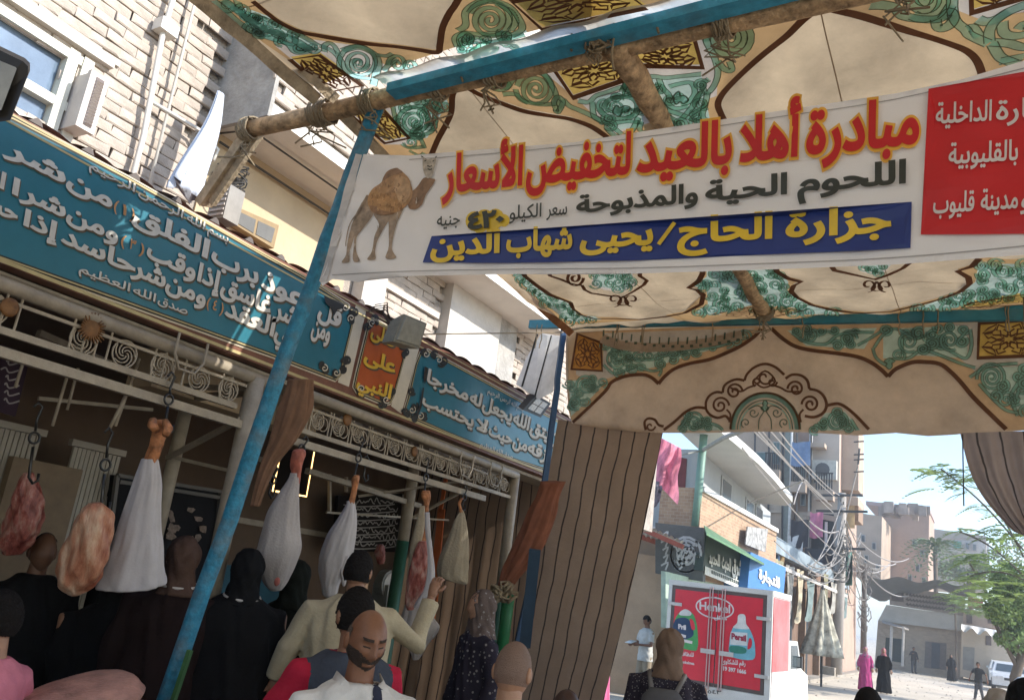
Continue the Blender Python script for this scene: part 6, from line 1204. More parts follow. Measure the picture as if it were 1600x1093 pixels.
# ---------------------------------------------------------------- trees
LG=[M('leaf_bright',(.27,.37,.11),rough=.6,var=.35,vs_=1.5,trans=.35),M('leaf_mid',(.18,.27,.09),rough=.6,var=.35,vs_=1.5,trans=.3),M('leaf_dark',(.07,.13,.04),rough=.65,var=.3,vs_=1.5,trans=.25)]
def leafcloud(name,par,clumps,n,size,mi,seed,flat=.6):
    r=np.random.default_rng(seed); q=MB()
    for (c,R_) in clumps:
        P=r.normal(0,1,(n,3)); P/=np.linalg.norm(P,axis=1)[:,None]; P*=(r.uniform(.25,1,n)**.45)[:,None]*np.array(R_)
        for p in P:
            a=r.normal(0,1,3); a/=np.linalg.norm(a); b=np.cross(a,r.normal(0,1,3)); b/=np.linalg.norm(b); s=size*r.uniform(.6,1.4); o=np.array(c)+p
            k=len(q.v); q.v+=[tuple(o-a*s),tuple(o+b*s*.45),tuple(o+a*s),tuple(o-b*s*.45)]; q.f.append((k,k+1,k+2,k+3))
    obj(name,q,LG[mi],par,kind='stuff')
def frond(q,p,d,L_,n=9,w=.35,rs=None,droop=.5):
    d=np.array(d,float); d/=np.linalg.norm(d); side=np.cross(d,(0,0,1)); side/=np.linalg.norm(side)+1e-6
    for i in range(n):
        t=(i+.5)/n; o=np.array(p)+d*L_*t-np.array([0,0,droop*L_*t*t])
        for sgn in (-1,1):
            l=w*L_*math.sin(PI*(.15+.8*t)); tip=o+side*sgn*l+d*l*.35-np.array([0,0,l*.25]); b=d*L_/n*.32
            k=len(q.v); q.v+=[tuple(o-b),tuple((o+tip)/2-b*1.3),tuple(tip),tuple((o+tip)/2+b*1.3)]; q.f.append((k,k+1,k+2,k+3))
tr=thing('feathery_tree','large feathery leaved tree with bright yellow green fronds at the right edge','tree',PY(1587,1040,34)); base=PY(1590,1046,34); base[2]=0
obj('trunk',MB().tube([base,base+np.array([-.1,0,1.2]),base+np.array([.3,.1,2.4]),base+np.array([.8,0,4.0]),base+np.array([1.0,0,6])],[.2,.16,.14,.12,.06],8,lump=.08).tube([base+np.array([.1,0,2.0]),base+np.array([-.6,.2,3.4]),base+np.array([-1.3,0,4.8])],[.1,.07,.03],7).tube([base+np.array([.05,0,1.4]),base+np.array([-.5,-.2,2.6]),base+np.array([-.9,0,3.6])],[.08,.06,.03],7),M('tree_bark',(.13,.10,.075),rough=.95,bump=.6,bs=20),tr,smooth=True)
cl=[(PY(u,v,34+dy),(rx,1.0,rz)) for u,v,dy,rx,rz in ((1582,940,0,.9,.9),(1596,965,.5,.8,.7),(1568,955,-.5,.6,.5),(1600,925,0,1.0,1.0),(1590,1000,0,.7,.4),(1575,905,0,.7,.6))]
leafcloud('crown',tr,cl,430,.10,1,1); leafcloud('crown_shade',tr,[(c+np.array([.2,.5,-.2]),R_) for c,R_ in cl],160,.11,2,2); leafcloud('crown_light',tr,cl[:4],260,.10,0,5)  # dark leaves set behind and below paint the crown's shade
q=MB(); rr=np.random.default_rng(4)
for i in range(150):
    u=rr.uniform(1525,1650); vmin=760+max(0,(1610-u))*1.1; v=rr.uniform(vmin,940)
    if rr.uniform()<.12: u=rr.uniform(1450,1540); v=rr.uniform(728,760+ (1540-u)*.2)
    p=PY(u,v,32+rr.uniform(-1.5,1.5)); a=rr.uniform(0,6.3); frond(q,p,(math.cos(a)-.5,math.sin(a)*.6,rr.uniform(-.1,.5)),rr.uniform(.6,1.1))
obj('fronds',q,LG[0],tr,kind='stuff')
q=MB(); rr=random.Random(3)
for a,b in (((1600,860),(1470,732)),((1600,870),(1520,745)),((1610,850),(1540,720)),((1600,900),(1500,830)),((1600,905),(1515,900))): q.tube([PY(a[0]+(b[0]-a[0])*t,a[1]+(b[1]-a[1])*t-10*math.sin(PI*t),32) for t in np.linspace(0,1,8)],.03,5)
obj('branch',q,MATS['tree_bark'],tr)
q=MB()
for b in ((1470,732),(1520,745),(1540,720),(1490,738),(1505,762),(1500,830),(1515,900),(1508,868),(1530,790)):
    for k in range(7): a=k*.9; frond(q,PY(b[0]+rr.uniform(-4,10),b[1]+rr.uniform(-4,8),32),(math.cos(a)-.4,math.sin(a),rr.uniform(-.2,.4)),rr.uniform(.5,.9))
obj('tip_fronds',q,LG[0],tr,kind='stuff')
pm=thing('palm_tree','small palm with a ball of drooping fronds rising before the far tan building','palm tree',PY(1461,920,72)); pb_=PY(1461,850,72); obj('trunk',MB().tube([(pb_[0],72,0),(pb_[0],72,pb_[2]-.3)],.16,8,lump=.1),MATS['tree_bark'],pm,smooth=True); q=MB()
for i in range(34): a=i*2.4; frond(q,pb_,(math.cos(a),math.sin(a),.9-i*.05),2.9,10,.16,droop=.75)
obj('fronds',q,M('palm_leaf',(.14,.20,.09),rough=.6,var=.3),pm)
bt=thing('pale_tree','dusty pale green tree behind the tarpaulin awning','tree',PY(1520,960,78)); c=PY(1515,888,78); obj('trunk',MB().tube([(c[0],78,0),(c[0],78,c[2])],.2,8),MATS['tree_bark'],bt); LG.append(M('leaf_dusty',(.20,.24,.13),rough=.7,var=.3,trans=.3)); leafcloud('crown',bt,[(c,(1.6,1,1.2)),(c+np.array([1.6,0,.2]),(1.4,1,1.5)),(c+np.array([-1.4,0,-.3]),(1.0,1,.8)),(c+np.array([2.8,0,1.4]),(1.2,1,1.5))],420,.16,3,8)
bu=thing('yellow_bush','small yellow green tree in front of the far signboard','tree',PY(1490,960,60)); c=PY(1492,936,60); obj('trunk',MB().tube([(c[0],60,0),(c[0],60,c[2])],.06,6),MATS['tree_bark'],bu); q=MB()
for i in range(40): a=i*2.4; frond(q,c+np.array([.5*math.sin(i),.3*math.cos(i),.2*math.sin(2*i)]),(math.cos(a),math.sin(a),.4),.9)
c2=PY(1524,950,58)
for i in range(50): a=i*2.4; frond(q,c2+np.array([.7*math.sin(i),.3*math.cos(i),.3*math.sin(2*i)]),(math.cos(a),math.sin(a),.3),1.0)
obj('fronds',q,LG[0],bu)
# ---------------------------------------------------------------- delivery truck
yK=16.0; tk=thing('delivery_truck','white delivery truck with a red box body advertising detergents on its rear doors','truck',(-4.4,yK+2,0))
WHP=M('truck_white',(.62,.62,.58),rough=.35,var=.06,vs_=3,dirt=.2); RDP=M('truck_red',(.60,.028,.05),rough=.3,var=.05); GRM=M('truck_dark_trim',(.10,.075,.07),rough=.4)
ca=PY(1046,905,yK); cb=PY(1208,925,yK); zt=2.515; zb=.62; x0,x1=ca[0],cb[0]; L_=1.62
obj('box_body',MB().box((x0+.01,yK+.03,zb),(x1-.01,yK+L_,zt-.02)),WHP,tk)
fr=MB(); fr.box((x0,yK-.01,zt-.09),(x1,yK+.04,zt)); fr.box((x0,yK-.01,zb-.12),(x1,yK+.04,zb+.10)); fr.box((x0,yK-.009,zb+.1),(x0+.07,yK+.04,zt-.09)); fr.box((x1-.10,yK-.009,zb+.1),(x1,yK+.04,zt-.09)); fr.box((x1-.03,yK+.04,zt-.10),(x1+.012,yK+L_,zt+.001)); fr.box((x1-.03,yK+.04,zb-.1),(x1+.012,yK+L_,zb+.04)); obj('body_frame',fr,WHP,tk)
xm=(x0+x1)/2-.02
for s,(a,b) in enumerate(((x0+.08,xm-.01),(xm+.01,x1-.11))):
    d=obj('rear_door',MB().box((a,yK-.005,zb+.11),(b,yK+.02,zt-.10)),GRM,tk); obj('door_panel',MB().box((a+.06,yK-.012,zb+.17),(b-.0 if s==0 else b-.06,yK-.006,zt-.16)) if s==0 else MB().box((a,yK-.012,zb+.17),(b-.06,yK-.006,zt-.16)),RDP,d)
    for z in ((1.98,1.0) if s else (2.05,)): q=MB().box((b-.16,yK-.04,z),(b+.08,yK-.013,z+.06)) if s else MB().box((a-.06,yK-.04,z),(a+.2,yK-.013,z+.06)); obj('hinge',q,M('hinge_metal',(.5,.48,.45),rough=.4),d)
obj('side_panel',MB().box((x1-.009,yK+.1,zb+.5),(x1+.004,yK+L_-.1,zt-.12)),M('side_faded_red',(.62,.14,.14),rough=.5,var=.3,vs_=1.5),tk); obj('side_panel_pale',MB().box((x1-.0085,yK+.1,zb+.06),(x1+.003,yK+L_-.1,zb+.498)),M('side_pale',(.55,.48,.46),rough=.5,var=.25,vs_=3),tk)
for dx in (-.14,-.09,.09,.14): obj('lock_rod',MB().tube([(xm+dx,yK-.035,zb+.05),(xm+dx,yK-.035,zt-.06)],.012,6),M('rod_metal',(.45,.30,.28),rough=.4),tk)
for dx in (-.2,.14):
    obj('latch',MB().box((xm+dx-.06,yK-.055,1.28),(xm+dx+.2,yK-.03,1.36)),M('hinge_metal',(.5,.48,.45)),tk)
ST=Surf(1,yK-.012,None,-1); q=MB(); el_=[(1117+29*math.cos(a),949+16*math.sin(a)+3.2*math.cos(a)) for a in np.linspace(0,2*PI,40)[:-1]]; strip(q,el_,.025,ST,.004,closed=True); obj('oval_ring',q,M('print_white',(.66,.60,.58),rough=.5),tk)
q=MB(); word(q,'Henkel',1093,1141,ln(1093,951,1141,957),12.5,ST,.006,.03,arabic=False,adv=.7); obj('lettering',q,MATS['print_white'],tk)
q=MB(); word(q,'هنكل',1116,1136,ln(1116,966,1136,968),6,ST,.006,.03); obj('lettering',q,MATS['print_white'],tk)
q=MB(); word(q,'رقم للشكاوى',1128,1165,ln(1128,1035,1165,1039),7,ST,.006,.03); obj('lettering',q,MATS['print_white'],tk)
q=MB(); word(q,'19 397 1666',1130,1166,ln(1130,1046,1166,1052),6,ST,.006,.05,arabic=False); obj('lettering',q,MATS['print_white'],tk)
q=MB(); word(q,'للنظافة',1064,1084,ln(1064,1023,1084,1025),6,ST,.006,.03); obj('lettering',q,MATS['print_white'],tk)
q=MB(); word(q,'@henkelmea',1058,1085,ln(1058,1034,1085,1038),4.5,ST,.006,.03,arabic=False); obj('lettering',q,MATS['print_white'],tk)
def dec(m,pts,off,nm='bottle_print',sm=True): q=MB(); fillmb(q,[[tuple(p) for p in (smooth(pts,4,True) if sm else pts)]],ST,off); obj(nm,q,m,tk)
dec(M('bottle_green',(.06,.30,.09),rough=.4),[(1060,958),(1075,954),(1085,962),(1090,985),(1088,1014),(1060,1006),(1052,980)],.005); dec(M('bottle_navy',(.02,.05,.11)),[(1055,968),(1075,966),(1084,990),(1070,998),(1053,992)],.007); dec(M('cap_white',(.62,.62,.58)),[(1064,954),(1072,951),(1080,956),(1078,961),(1062,960)],.008); dec(M('bottle_green',(.06,.30,.09)),[(1058,1000),(1086,1004),(1087,1016),(1058,1009)],.008); dec(RDP,[(1078,966),(1084,970),(1086,982),(1081,982)],.009)
q=MB(); word(q,'Pril',1060,1072,ln(1060,981,1072,983),7,ST,.011,.06,arabic=False); strip(q,[(1060,990),(1072,994)],.05,ST,.011); strip(q,[(1068,1000),(1082,1003)],.05,ST,.011); obj('lettering',q,MATS['print_white'],tk)
LB=M('bottle_blue',(.16,.42,.50),rough=.4); dec(LB,[(1150,975),(1166,976),(1176,992),(1180,1012),(1176,1030),(1142,1024),(1140,1000),(1143,985)],.005); dec(MATS['cap_white'],[(1154,960),(1164,960),(1166,974),(1170,982),(1146,980),(1152,972)],.006); dec(RDP,[(1171,996),(1175,1000),(1174,1010),(1168,1013)],.007); dec(M('label_white',(.60,.62,.60)),[(1142,986),(1168,988),(1168,1008),(1141,1006)],.0075,sm=False); dec(M('label_green',(.03,.20,.14)),[(1142,1008),(1164,1011),(1164,1020),(1142,1018)],.0085)
q=MB(); word(q,'Persil',1143,1166,ln(1143,997,1166,1001),9,ST,.011,.05,arabic=False); obj('lettering',q,M('persil_red',(.30,.02,.05)),tk)
# plate, bumper, chassis, wheels, cab with mirror
obj('bumper',MB().box((x0+.05,yK-.06,.30),(x1-.05,yK+.02,.46)),WHP,tk); pl=obj('number_plate',MB().box((xm-.26,yK-.075,.36),(xm+.12,yK-.062,.50)),M('plate_pale',(.50,.45,.42)),tk); obj('plate_band',MB().box((xm-.26,yK-.08,.465),(xm+.12,yK-.0755,.50)),M('plate_red',(.40,.05,.05)),pl)
q=MB(); word(q,'٣٤٥٦ ج ل'[:4],1098,1127,ln(1098,1081,1127,1084),6,Surf(1,yK-.076,None,-1),.004,.02); obj('plate_digits',q,INK,pl)
q=MB(); q.tube([(x1-.75,yK-.08,.2),(x1-.75,yK-.08,.44),(x1-.7,yK-.08,.48),(x1-.12,yK-.08,.48),(x1-.1,yK-.08,.2)],.02,6); obj('step_guard',q,GRM,tk)
obj('chassis',MB().box((x0+.4,yK,.30),(x1-.4,yK+5,.55)),GRM,tk)
TY=M('tyre_rubber',(.03,.03,.03),rough=.8)
for (yy) in (yK+1.1,yK+3.2):
    for xx in (x0+.22,x1-.22):
        w=obj('wheel',MB().tube([(xx-.11,yy,.34),(xx+.11,yy,.34)],.34,22),TY,tk); obj('rim',MB().tube([(xx-.115,yy,.34),(xx+.115,yy,.34)],.19,14),M('rim_steel',(.4,.4,.4),metal=.6),w)
cabp=[(yK+L_+.08,.45),(yK+L_+.08,1.66),(yK+L_+.9,1.66),(yK+L_+1.4,1.12),(yK+L_+2.1,.98),(yK+L_+2.2,.45)]
q=MB(); q.poly([(x1-.02,y,z) for y,z in cabp][::-1],[(x0+.05,y,z) for y,z in cabp][::-1]); cb_=obj('cab',q,WHP,tk)
q=MB(); w=[(yK+L_+.25,1.14),(yK+L_+.25,1.58),(yK+L_+.86,1.58),(yK+L_+1.2,1.14)]; q.poly([(x1-.012,y,z) for y,z in w],[(x1-.03,y,z) for y,z in w]); obj('side_window',q,M('dark_glass',(.05,.07,.08)),cb_)
mc=PY(1243,1033,yK+L_+.9); mr=obj('wing_mirror',MB().obox(mc,(.13,0,0),(0,.05,0),(0,0,.11)),M('mirror_black',(.05,.05,.05)),cb_); obj('mirror_glass',MB().obox(mc+np.array([0,-.052,0]),(.10,0,0),(0,.004,0),(0,0,.085)),M('mirror_glass',(.5,.52,.5),rough=.1,metal=.6),mr); obj('mirror_arm',MB().tube([mc+np.array([-.1,0,-.08]),(x1-.02,mc[1],mc[2]-.15)],.02,5),MATS['mirror_black'],cb_)
# parked cars at right
def car(label,x,y,col,rz=0):
    t=thing('parked_car',label,'car',(x,y,0),'cars parked at the right of the street'); t.rotation_euler=(0,0,rz)
    prof=[(-2.1,.35),(-2.1,.75),(-1.9,.92),(-1.1,1.0),(-.5,1.42),(.8,1.45),(1.4,1.02),(2.0,.9),(2.15,.6),(2.1,.35)]
    def P(name,mb,m,par=t): me=mesh(name,mb,m); o=bpy.data.objects.new(name,me); COL.objects.link(o); o.parent=par; return o
    b=MB(); rg=[]
    for xx,k in ((-.85,.93),(-.8,1),(.8,1),(.85,.93)): rg.append([(xx*(1 if z<1.05 else .82),yy*k,z) for yy,z in prof])
    b.loft(rg); P('body',b,col)
    for (ya,yb_) in ((-1.06,-.56),(1.34,.86)): q=MB().add([(-.66,ya,1.03),(.66,ya,1.03),(.58,yb_,1.38),(-.58,yb_,1.38)],[(0,1,2,3)] ); q.v=[(a,b_+(-.03 if ya<0 else .03),c) for a,b_,c in q.v]; P('windscreen',q,M('dark_glass',(.05,.07,.08)))
    for sx in (-1,1):
        q=MB().add([(sx*.80,-.9,1.04),(sx*.80,1.2,1.04),(sx*.72,.75,1.38),(sx*.72,-.45,1.38)],[(0,1,2,3)]); P('side_window',q,M('dark_glass',(.05,.07,.08)))
        P('headlight',MB().box((sx*.5-.15,-2.13,.66),(sx*.5+.15,-2.09,.80)),M('headlight_glass',(.6,.6,.6),rough=.1))
        P('wing_mirror',MB().box((sx*.88-.08,-.75,.98),(sx*.88+.08,-.68,1.1)),col)
        for yy in (-1.35,1.3): w=P('wheel',MB().tube([(sx*.78-.1,yy,.31),(sx*.78+.1,yy,.31)],.31,18),TY); P('rim',MB().tube([(sx*.78-.105,yy,.31),(sx*.78+.105,yy,.31)],.18,12),MATS['rim_steel'],w)
    P('grille',MB().box((-.3,-2.12,.62),(.3,-2.1,.74)),TY); return t
CWH=M('car_white',(.60,.61,.60),rough=.3,var=.03)
cp=PZ(1572,1083,0); car('white parked car facing us under the feathery tree',cp[0]+.25,cp[1]+2.6,CWH); car('second white car parked behind the first by the low wall',cp[0]+.1,cp[1]+9.5,CWH)
tag(obj('grey_car_bonnet',blob([(1058,1590,1606),(1070,1580,1620),(1090,1572,1640),(1110,1570,1650)],20,.6),M('car_silver',(.40,.42,.43),rough=.3),smooth=True),'rounded silver car corner at the lower right edge','car')
# ================================================================ PEOPLE
def remesh(mb,vox,it=4,fac=.5):
    me=bpy.data.meshes.new('person_tmp'); me.from_pydata(mb.v,[],mb.f); o=bpy.data.objects.new('person_tmp',me); COL.objects.link(o)
    r=o.modifiers.new('r','REMESH'); r.mode='VOXEL'; r.voxel_size=vox; s=o.modifiers.new('s','SMOOTH'); s.iterations=it; s.factor=fac
    dg=bpy.context.evaluated_depsgraph_get(); dg.update(); m2=bpy.data.meshes.new_from_object(o.evaluated_get(dg)); out=MB(); out.v=[tuple(v.co) for v in m2.vertices]; out.f=[tuple(p.vertices) for p in m2.polygons]
    bpy.data.objects.remove(o); bpy.data.meshes.remove(me); bpy.data.meshes.remove(m2); return out
def G(x,z,x0,z0,sx,sz): return math.exp(-((x-x0)/sx)**2-((z-z0)/sz)**2)
def headgrid(n=48,m=40,beardbulk=0):
    v=[];f=[]
    for i in range(m+1):
        ph=PI*i/m
        for j in range(n):
            t=2*PI*j/n; x=.074*math.sin(ph)*math.cos(t); y=.094*math.sin(ph)*math.sin(t); z=.118*math.cos(ph)
            if z<-.02: k=((-.02-z)/.1); x*=1-.30*k**1.3; y=y*(1-.22*k)-.012*k
            if y<0:
                a=0
                a+=.020*G(x,z,0,-.020,.011,.016)+.011*G(x,z,0,.008,.009,.028)+.006*G(abs(x),z,.011,-.026,.007,.007)
                a+=.006*G(abs(x),z,.026,.034,.022,.008)-.011*G(abs(x),z,.030,.014,.016,.011)+.006*G(abs(x),z,.030,.014,.011,.006)
                a+=.006*G(abs(x),z,.042,-.018,.016,.018)+.008*G(x,z,0,-.050,.022,.006)-.005*G(x,z,0,-.058,.024,.003)+.008*G(x,z,0,-.066,.020,.006)+.009*G(x,z,0,-.095,.022,.014)+.003*G(x,z,0,.070,.05,.03)
                y-=a*min(1,-y/.04)
            v.append((x,y,z))
    for i in range(m):
        for j in range(n): f.append((i*n+j,(i+1)*n+j,(i+1)*n+(j+1)%n,i*n+(j+1)%n))
    return v,f
HG=headgrid(84,70); HGL=headgrid(24,20)
def hand(mb,w,e,s=1,curl=.4,side=1):
    w=np.array(w,float); e=np.array(e,float); d=(w-e)/np.linalg.norm(w-e); n=np.cross(d,(0,0,1)); n/=np.linalg.norm(n)+1e-6; b=np.cross(n,d)
    mb.tube([w-d*.02*s,w+d*.02*s,w+d*.06*s,w+d*.085*s],[.026*s,.034*s,.038*s,.030*s],8)
    for i,(o,l) in enumerate(((-.030,.066),(-.010,.078),(.010,.073),(.029,.058))):
        p=w+d*.08*s+n*o*s; q=p+d*l*.45*s-b*curl*.25*l*s; r=q+d*l*.32*s-b*curl*.7*l*s; u=r+d*l*.12*s-b*curl*.6*l*s; mb.tube([p-d*.01,p,q,r,u],[.010*s,.0095*s,.009*s,.008*s,.006*s],6)
    p=w+d*.03*s+n*side*-.03*s; mb.tube([p,p+d*.025*s-n*side*.022*s-b*.01,p+d*.055*s-n*side*.028*s-b*.02*s],[.013*s,.011*s,.008*s],6)
def person(label,pos,h,rz,skin,outfit,arms=None,legs=None,head=(0,0,0),hair=None,near=False,group=None,vox=None,build=1.0,lean=0):
    """outfit: dict robe/shirt/trousers/hijab colours.  arms: ((elbow,wrist),(elbow,wrist)) local, metres for a 1.75 m figure; figure faces local -Y"""
    t=thing('person',label,'person',pos,group); t.rotation_euler=(0,0,rz); k=h/1.75; vox=vox or (.011 if near else .016)
    A=arms or (((-.26,.02,1.16),(-.27,-.06,.92)),((.26,.02,1.16),(.27,-.06,.92)))
    Lg=legs or (((-.10,-.01,.50),(-.11,.02,.09)),((.10,-.01,.50),(.11,.02,.09)))
    def put(name,mb,m,smooth=True,par=None,label=None):
        if lean: mb.v=[(x,y-lean*max(0,z-.9*k),z) for x,y,z in mb.v]
        me=mesh(name,mb,m,smooth); o=bpy.data.objects.new(name,me); COL.objects.link(o); o.parent=par or t
        return o
    S3=lambda p:tuple(c*k for c in p)
    def ring(z,hw,hd,y=0,n=20,fold=0,ph=0,nf=7): return [(hw*k*math.cos(a)*(1+fold*math.sin(nf*a+ph)),(y+hd*math.sin(a)*(1+fold*math.sin(nf*a+ph+.5)))*k,z*k) for a in np.linspace(0,2*PI,n+1)[:-1]]
    b=build
    mb=MB(); mb.loft([ring(.86,.15*b,.11*b),ring(.95,.165*b,.115*b),ring(1.08,.14*b,.105*b),ring(1.25,.165*b,.115*b),ring(1.38,.185*b,.10*b),ring(1.44,.15*b,.085),ring(1.475,.075,.07)])
    mb.tube([S3((0,.012,1.40)),S3((0,.006,1.50)),S3((0,-.004,1.58))],[.066*k,.056*k,.054*k],12)
    for s,(e,w),(kn,an) in ((-1,A[0],Lg[0]),(1,A[1],Lg[1])):
        mb.tube([S3((s*.13,0,1.40)),S3((s*.185*b,0,1.395)),S3(e),S3(w)],[.05*k,.052*k,.040*k,.027*k],10)
        mb.tube([S3((s*.085,0,.92)),S3(kn),S3(an)],[.085*k,.058*k,.040*k],10); mb.tube([S3(an),S3((an[0],an[1]-.05,.045)),S3((an[0],an[1]-.17,.03))],[.042*k,.040*k,.030*k],8)
    body=remesh(mb,vox)
    hm=Matrix.Rotation(head[2],3,'Z')@Matrix.Rotation(head[0],3,'X')@Matrix.Rotation(head[1],3,'Y'); hc=Vector(S3((0,-.012,1.635)))+Vector((0,-.03*math.sin(-head[0])*0,0))
    HV,HF=(HG if near else HGL); tf=lambda p,sc=1:tuple(hm@(Vector(p)*k*sc)+hc)
    body.add([tf(p) for p in HV],HF)
    for s in (-1,1):
        q=MB().ball((s*.075,.012,-.008),(.014,.022,.033),10,8); body.add([tf(p) for p in q.v],q.f)
        hand(body,S3(A[0 if s<0 else 1][1]),S3(A[0 if s<0 else 1][0]),k,side=s)
    put('body',body,skin)
    def subset(cond,off,noise=0,rnd=None):
        q=MB(); idx={}; vv=[];ff=[]; rn=random.Random(5)
        for f_ in HF:
            c=np.mean([HV[i] for i in f_],0)
            if cond(*c):
                g_=[]
                for i in f_:
                    if i not in idx: p=np.array(HV[i]); nrm=p/np.array([.074**2,.094**2,.118**2]); nrm/=np.linalg.norm(nrm); idx[i]=len(vv); vv.append(tf(tuple(p+nrm*(off+rn.uniform(-noise,noise)))))
                    g_.append(idx[i])
                ff.append(tuple(g_))
        q.add(vv,ff); return q
    if hair:
        if hair[0]=='full': q=subset(lambda x,y,z: z>.052-.0*y or (y>-.012 and z>-.055) or (abs(x)>.052 and z>.0 and y>-.04),.010,.003); put('hair',q,hair[1])
        if hair[0]=='balding': q=subset(lambda x,y,z: (y>-.005 and -.06<z<.045 and (abs(x)>.035 or y>.05)),.003,.0015); put('hair',q,hair[1])
        if hair[0]=='crop': q=subset(lambda x,y,z: (y>-.01 and -.05<z),.003,.001); put('hair',q,hair[1])
    if outfit.get('beard'):
        q=subset(lambda x,y,z: y<.02 and z<-.010-.9*max(0,.055-abs(x))*.75 and not (abs(x)<.024 and -.072<z<-.052) and z>-.115,.002,.001); put('beard',q,outfit['beard'])
        q=subset(lambda x,y,z: y<0 and abs(x)<.027 and -.050<z<-.040,.005,.001); put('moustache',q,outfit['beard'])
        q=subset(lambda x,y,z: y<0 and .012<abs(x)<.046 and .030<z<.040,.003,.001); put('eyebrows',q,outfit['beard'])
        q=subset(lambda x,y,z: y<0 and .018<abs(x)<.042 and .006<z<.0105,.0012,.0); put('eyelashes',q,outfit['beard'])
    rn=random.Random(len(label)); ph=rn.uniform(0,6)
    def sleeve(mb,frac=1,r0=.062,r1=.05):
        for s,(e,w) in ((-1,A[0]),(1,A[1])):
            sh=np.array([s*.17*b,0,1.395]); e=np.array(e,float); w=np.array(w,float)
            if frac<=.5: en=sh+(e-sh)*frac*1.5; pts=[(s*.11,0,1.40),tuple(sh),tuple(en)]; rs=[.062,r0+.006,r1+.012]
            else: en=e+(w-e)*(frac-.5)*2; pts=[(s*.11,0,1.40),tuple(sh),tuple(e),tuple(en)]; rs=[.06,r0,r1+.008,r1]
            mb.tube([S3(p) for p in pts],[r*k for r in rs],12)
    if 'robe' in outfit:
        q=MB(); q.loft([ring(z,hw*b,hd*b,0,60,fo,ph+z,nf) for z,hw,hd,fo,nf in ((.04,.30,.24,.07,9),(.3,.275,.22,.06,9),(.6,.25,.19,.045,9),(.9,.22,.165,.03,9),(1.1,.20,.15,.03,9),(1.3,.195,.135,.012,9),(1.41,.185,.11,.0,9),(1.47,.11,.085,0,9),(1.50,.075,.07,0,9))]); sleeve(q,.93,.07,outfit.get('cuff',.055)); put('robe',crease(remesh(q,vox*1.1,1),.007*k,16,6,ph),outfit['robe'])
    if 'shirt' in outfit:
        q=MB(); q.loft([ring(z,hw*b,hd*b,0,40,fo,ph+z,6) for z,hw,hd,fo in ((.80,.19,.15,.03),(.95,.185,.14,.03),(1.10,.165,.13,.03),(1.27,.185,.135,.01),(1.39,.20,.12,0),(1.455,.14,.095,0),(1.485,.085,.078,0))]); sleeve(q,outfit.get('sleeve',.5)); sm_=crease(remesh(q,vox,1),.004*k,45,2,ph); so_=put('shirt',sm_,outfit['shirt'])
        if 'patch' in outfit:
            q=MB(); q.v=list(sm_.v); q.f=[f_ for f_ in sm_.f if outfit['patch'][1](*(np.mean([sm_.v[i] for i in f_],0)/k))]; me_=so_.data; c0=np.array([0,0,1.2*k]); q.v=[tuple(np.array(p)+_n(np.array([p[0],p[1]*1.5,0])+1e-6)*.004) for p in q.v]; put('shirt_patch',q,outfit['patch'][0])
        if 'collar' in outfit:
            q=MB()
            for s in (-1,1): q.add([S3(p) for p in ((s*.012,-.092,1.44),(s*.075,-.055,1.50),(s*.085,.03,1.515),(s*.105,.03,1.465),(s*.11,-.07,1.445),(s*.05,-.125,1.40))],[(0,1,4,5),(1,2,3,4)])
            cme=put('collar',q,outfit['collar']); sd_=cme.modifiers.new('solid','SOLIDIFY'); sd_.thickness=.006
    if 'trousers' in outfit:
        q=MB(); q.loft([ring(.80,.17*b,.125*b),ring(.90,.175*b,.13*b),ring(1.0,.16*b,.12*b)])
        for s,(kn,an) in ((-1,Lg[0]),(1,Lg[1])): q.tube([S3((s*.085,0,.90)),S3(kn),S3((an[0],an[1],an[2]-.02))],[.105*k,.082*k,.066*k],12)
        put('trousers',remesh(q,vox,2),outfit['trousers'])
        q=MB()
        for s,(kn,an) in ((-1,Lg[0]),(1,Lg[1])): q=MB(); q.tube([S3((an[0],an[1]+.03,.035)),S3((an[0],an[1]-.06,.045)),S3((an[0],an[1]-.19,.03))],[.045*k,.046*k,.036*k],8); put('shoe',q,outfit.get('shoes') or M('dark_shoe',(.05,.04,.035)))
    if 'hijab' in outfit:
        q=MB(); q.ball((0,.018,.012),(.095,.105,.127),20,16).ball((0,.085,-.06),(.055,.045,.05),12,8); q.v=[tf(p) for p in q.v]; q.loft([ring(1.435,.150,.115,.015,30,.03,1,6),ring(1.46,.125,.11,.012,30),ring(1.50,.098,.10,.012,30),ring(1.55,.086,.092,.01,30),ring(1.66,.07,.08,.02,30)]); 
        hj=crease(remesh(q,vox,2),.006*k,42,3,ph)
        put('headscarf',hj,outfit['hijab'])
    if 'extra' in outfit: outfit['extra'](t,put,k,tf,S3)
    return t
def crease(mb,amp,fz=38,fa_=3,seed=0,zmin=-9):
    out=[]
    for x,y,z in mb.v:
        r=math.hypot(x,y)+1e-6; a=math.atan2(y,x); d=amp*(math.sin(fz*z+fa_*a+2*math.sin(5*a+seed)+seed)+.6*math.sin(fz*.45*z-5*a+3*math.sin(9*z+seed)))*min(1,r/.05); out.append((x+x/r*d,y+y/r*d,z+.3*d))
    mb.v=out; return mb
def face_dir(d): return math.atan2(d[0],-d[1])
def place(u,v,D,floor=0): p=PD(u,v,D); return (float(p[0]),float(p[1]),floor),(float(p[2])-floor)/.934
SK1=M('skin_deep_brown',(.20,.09,.05),rough=.5,var=.12,vs_=20,bump=.08); SK2=M('skin_brown',(.27,.14,.085),rough=.5,var=.12,vs_=20,bump=.08); SK3=M('skin_tan',(.34,.19,.12),rough=.5,var=.1,vs_=20,bump=.08)
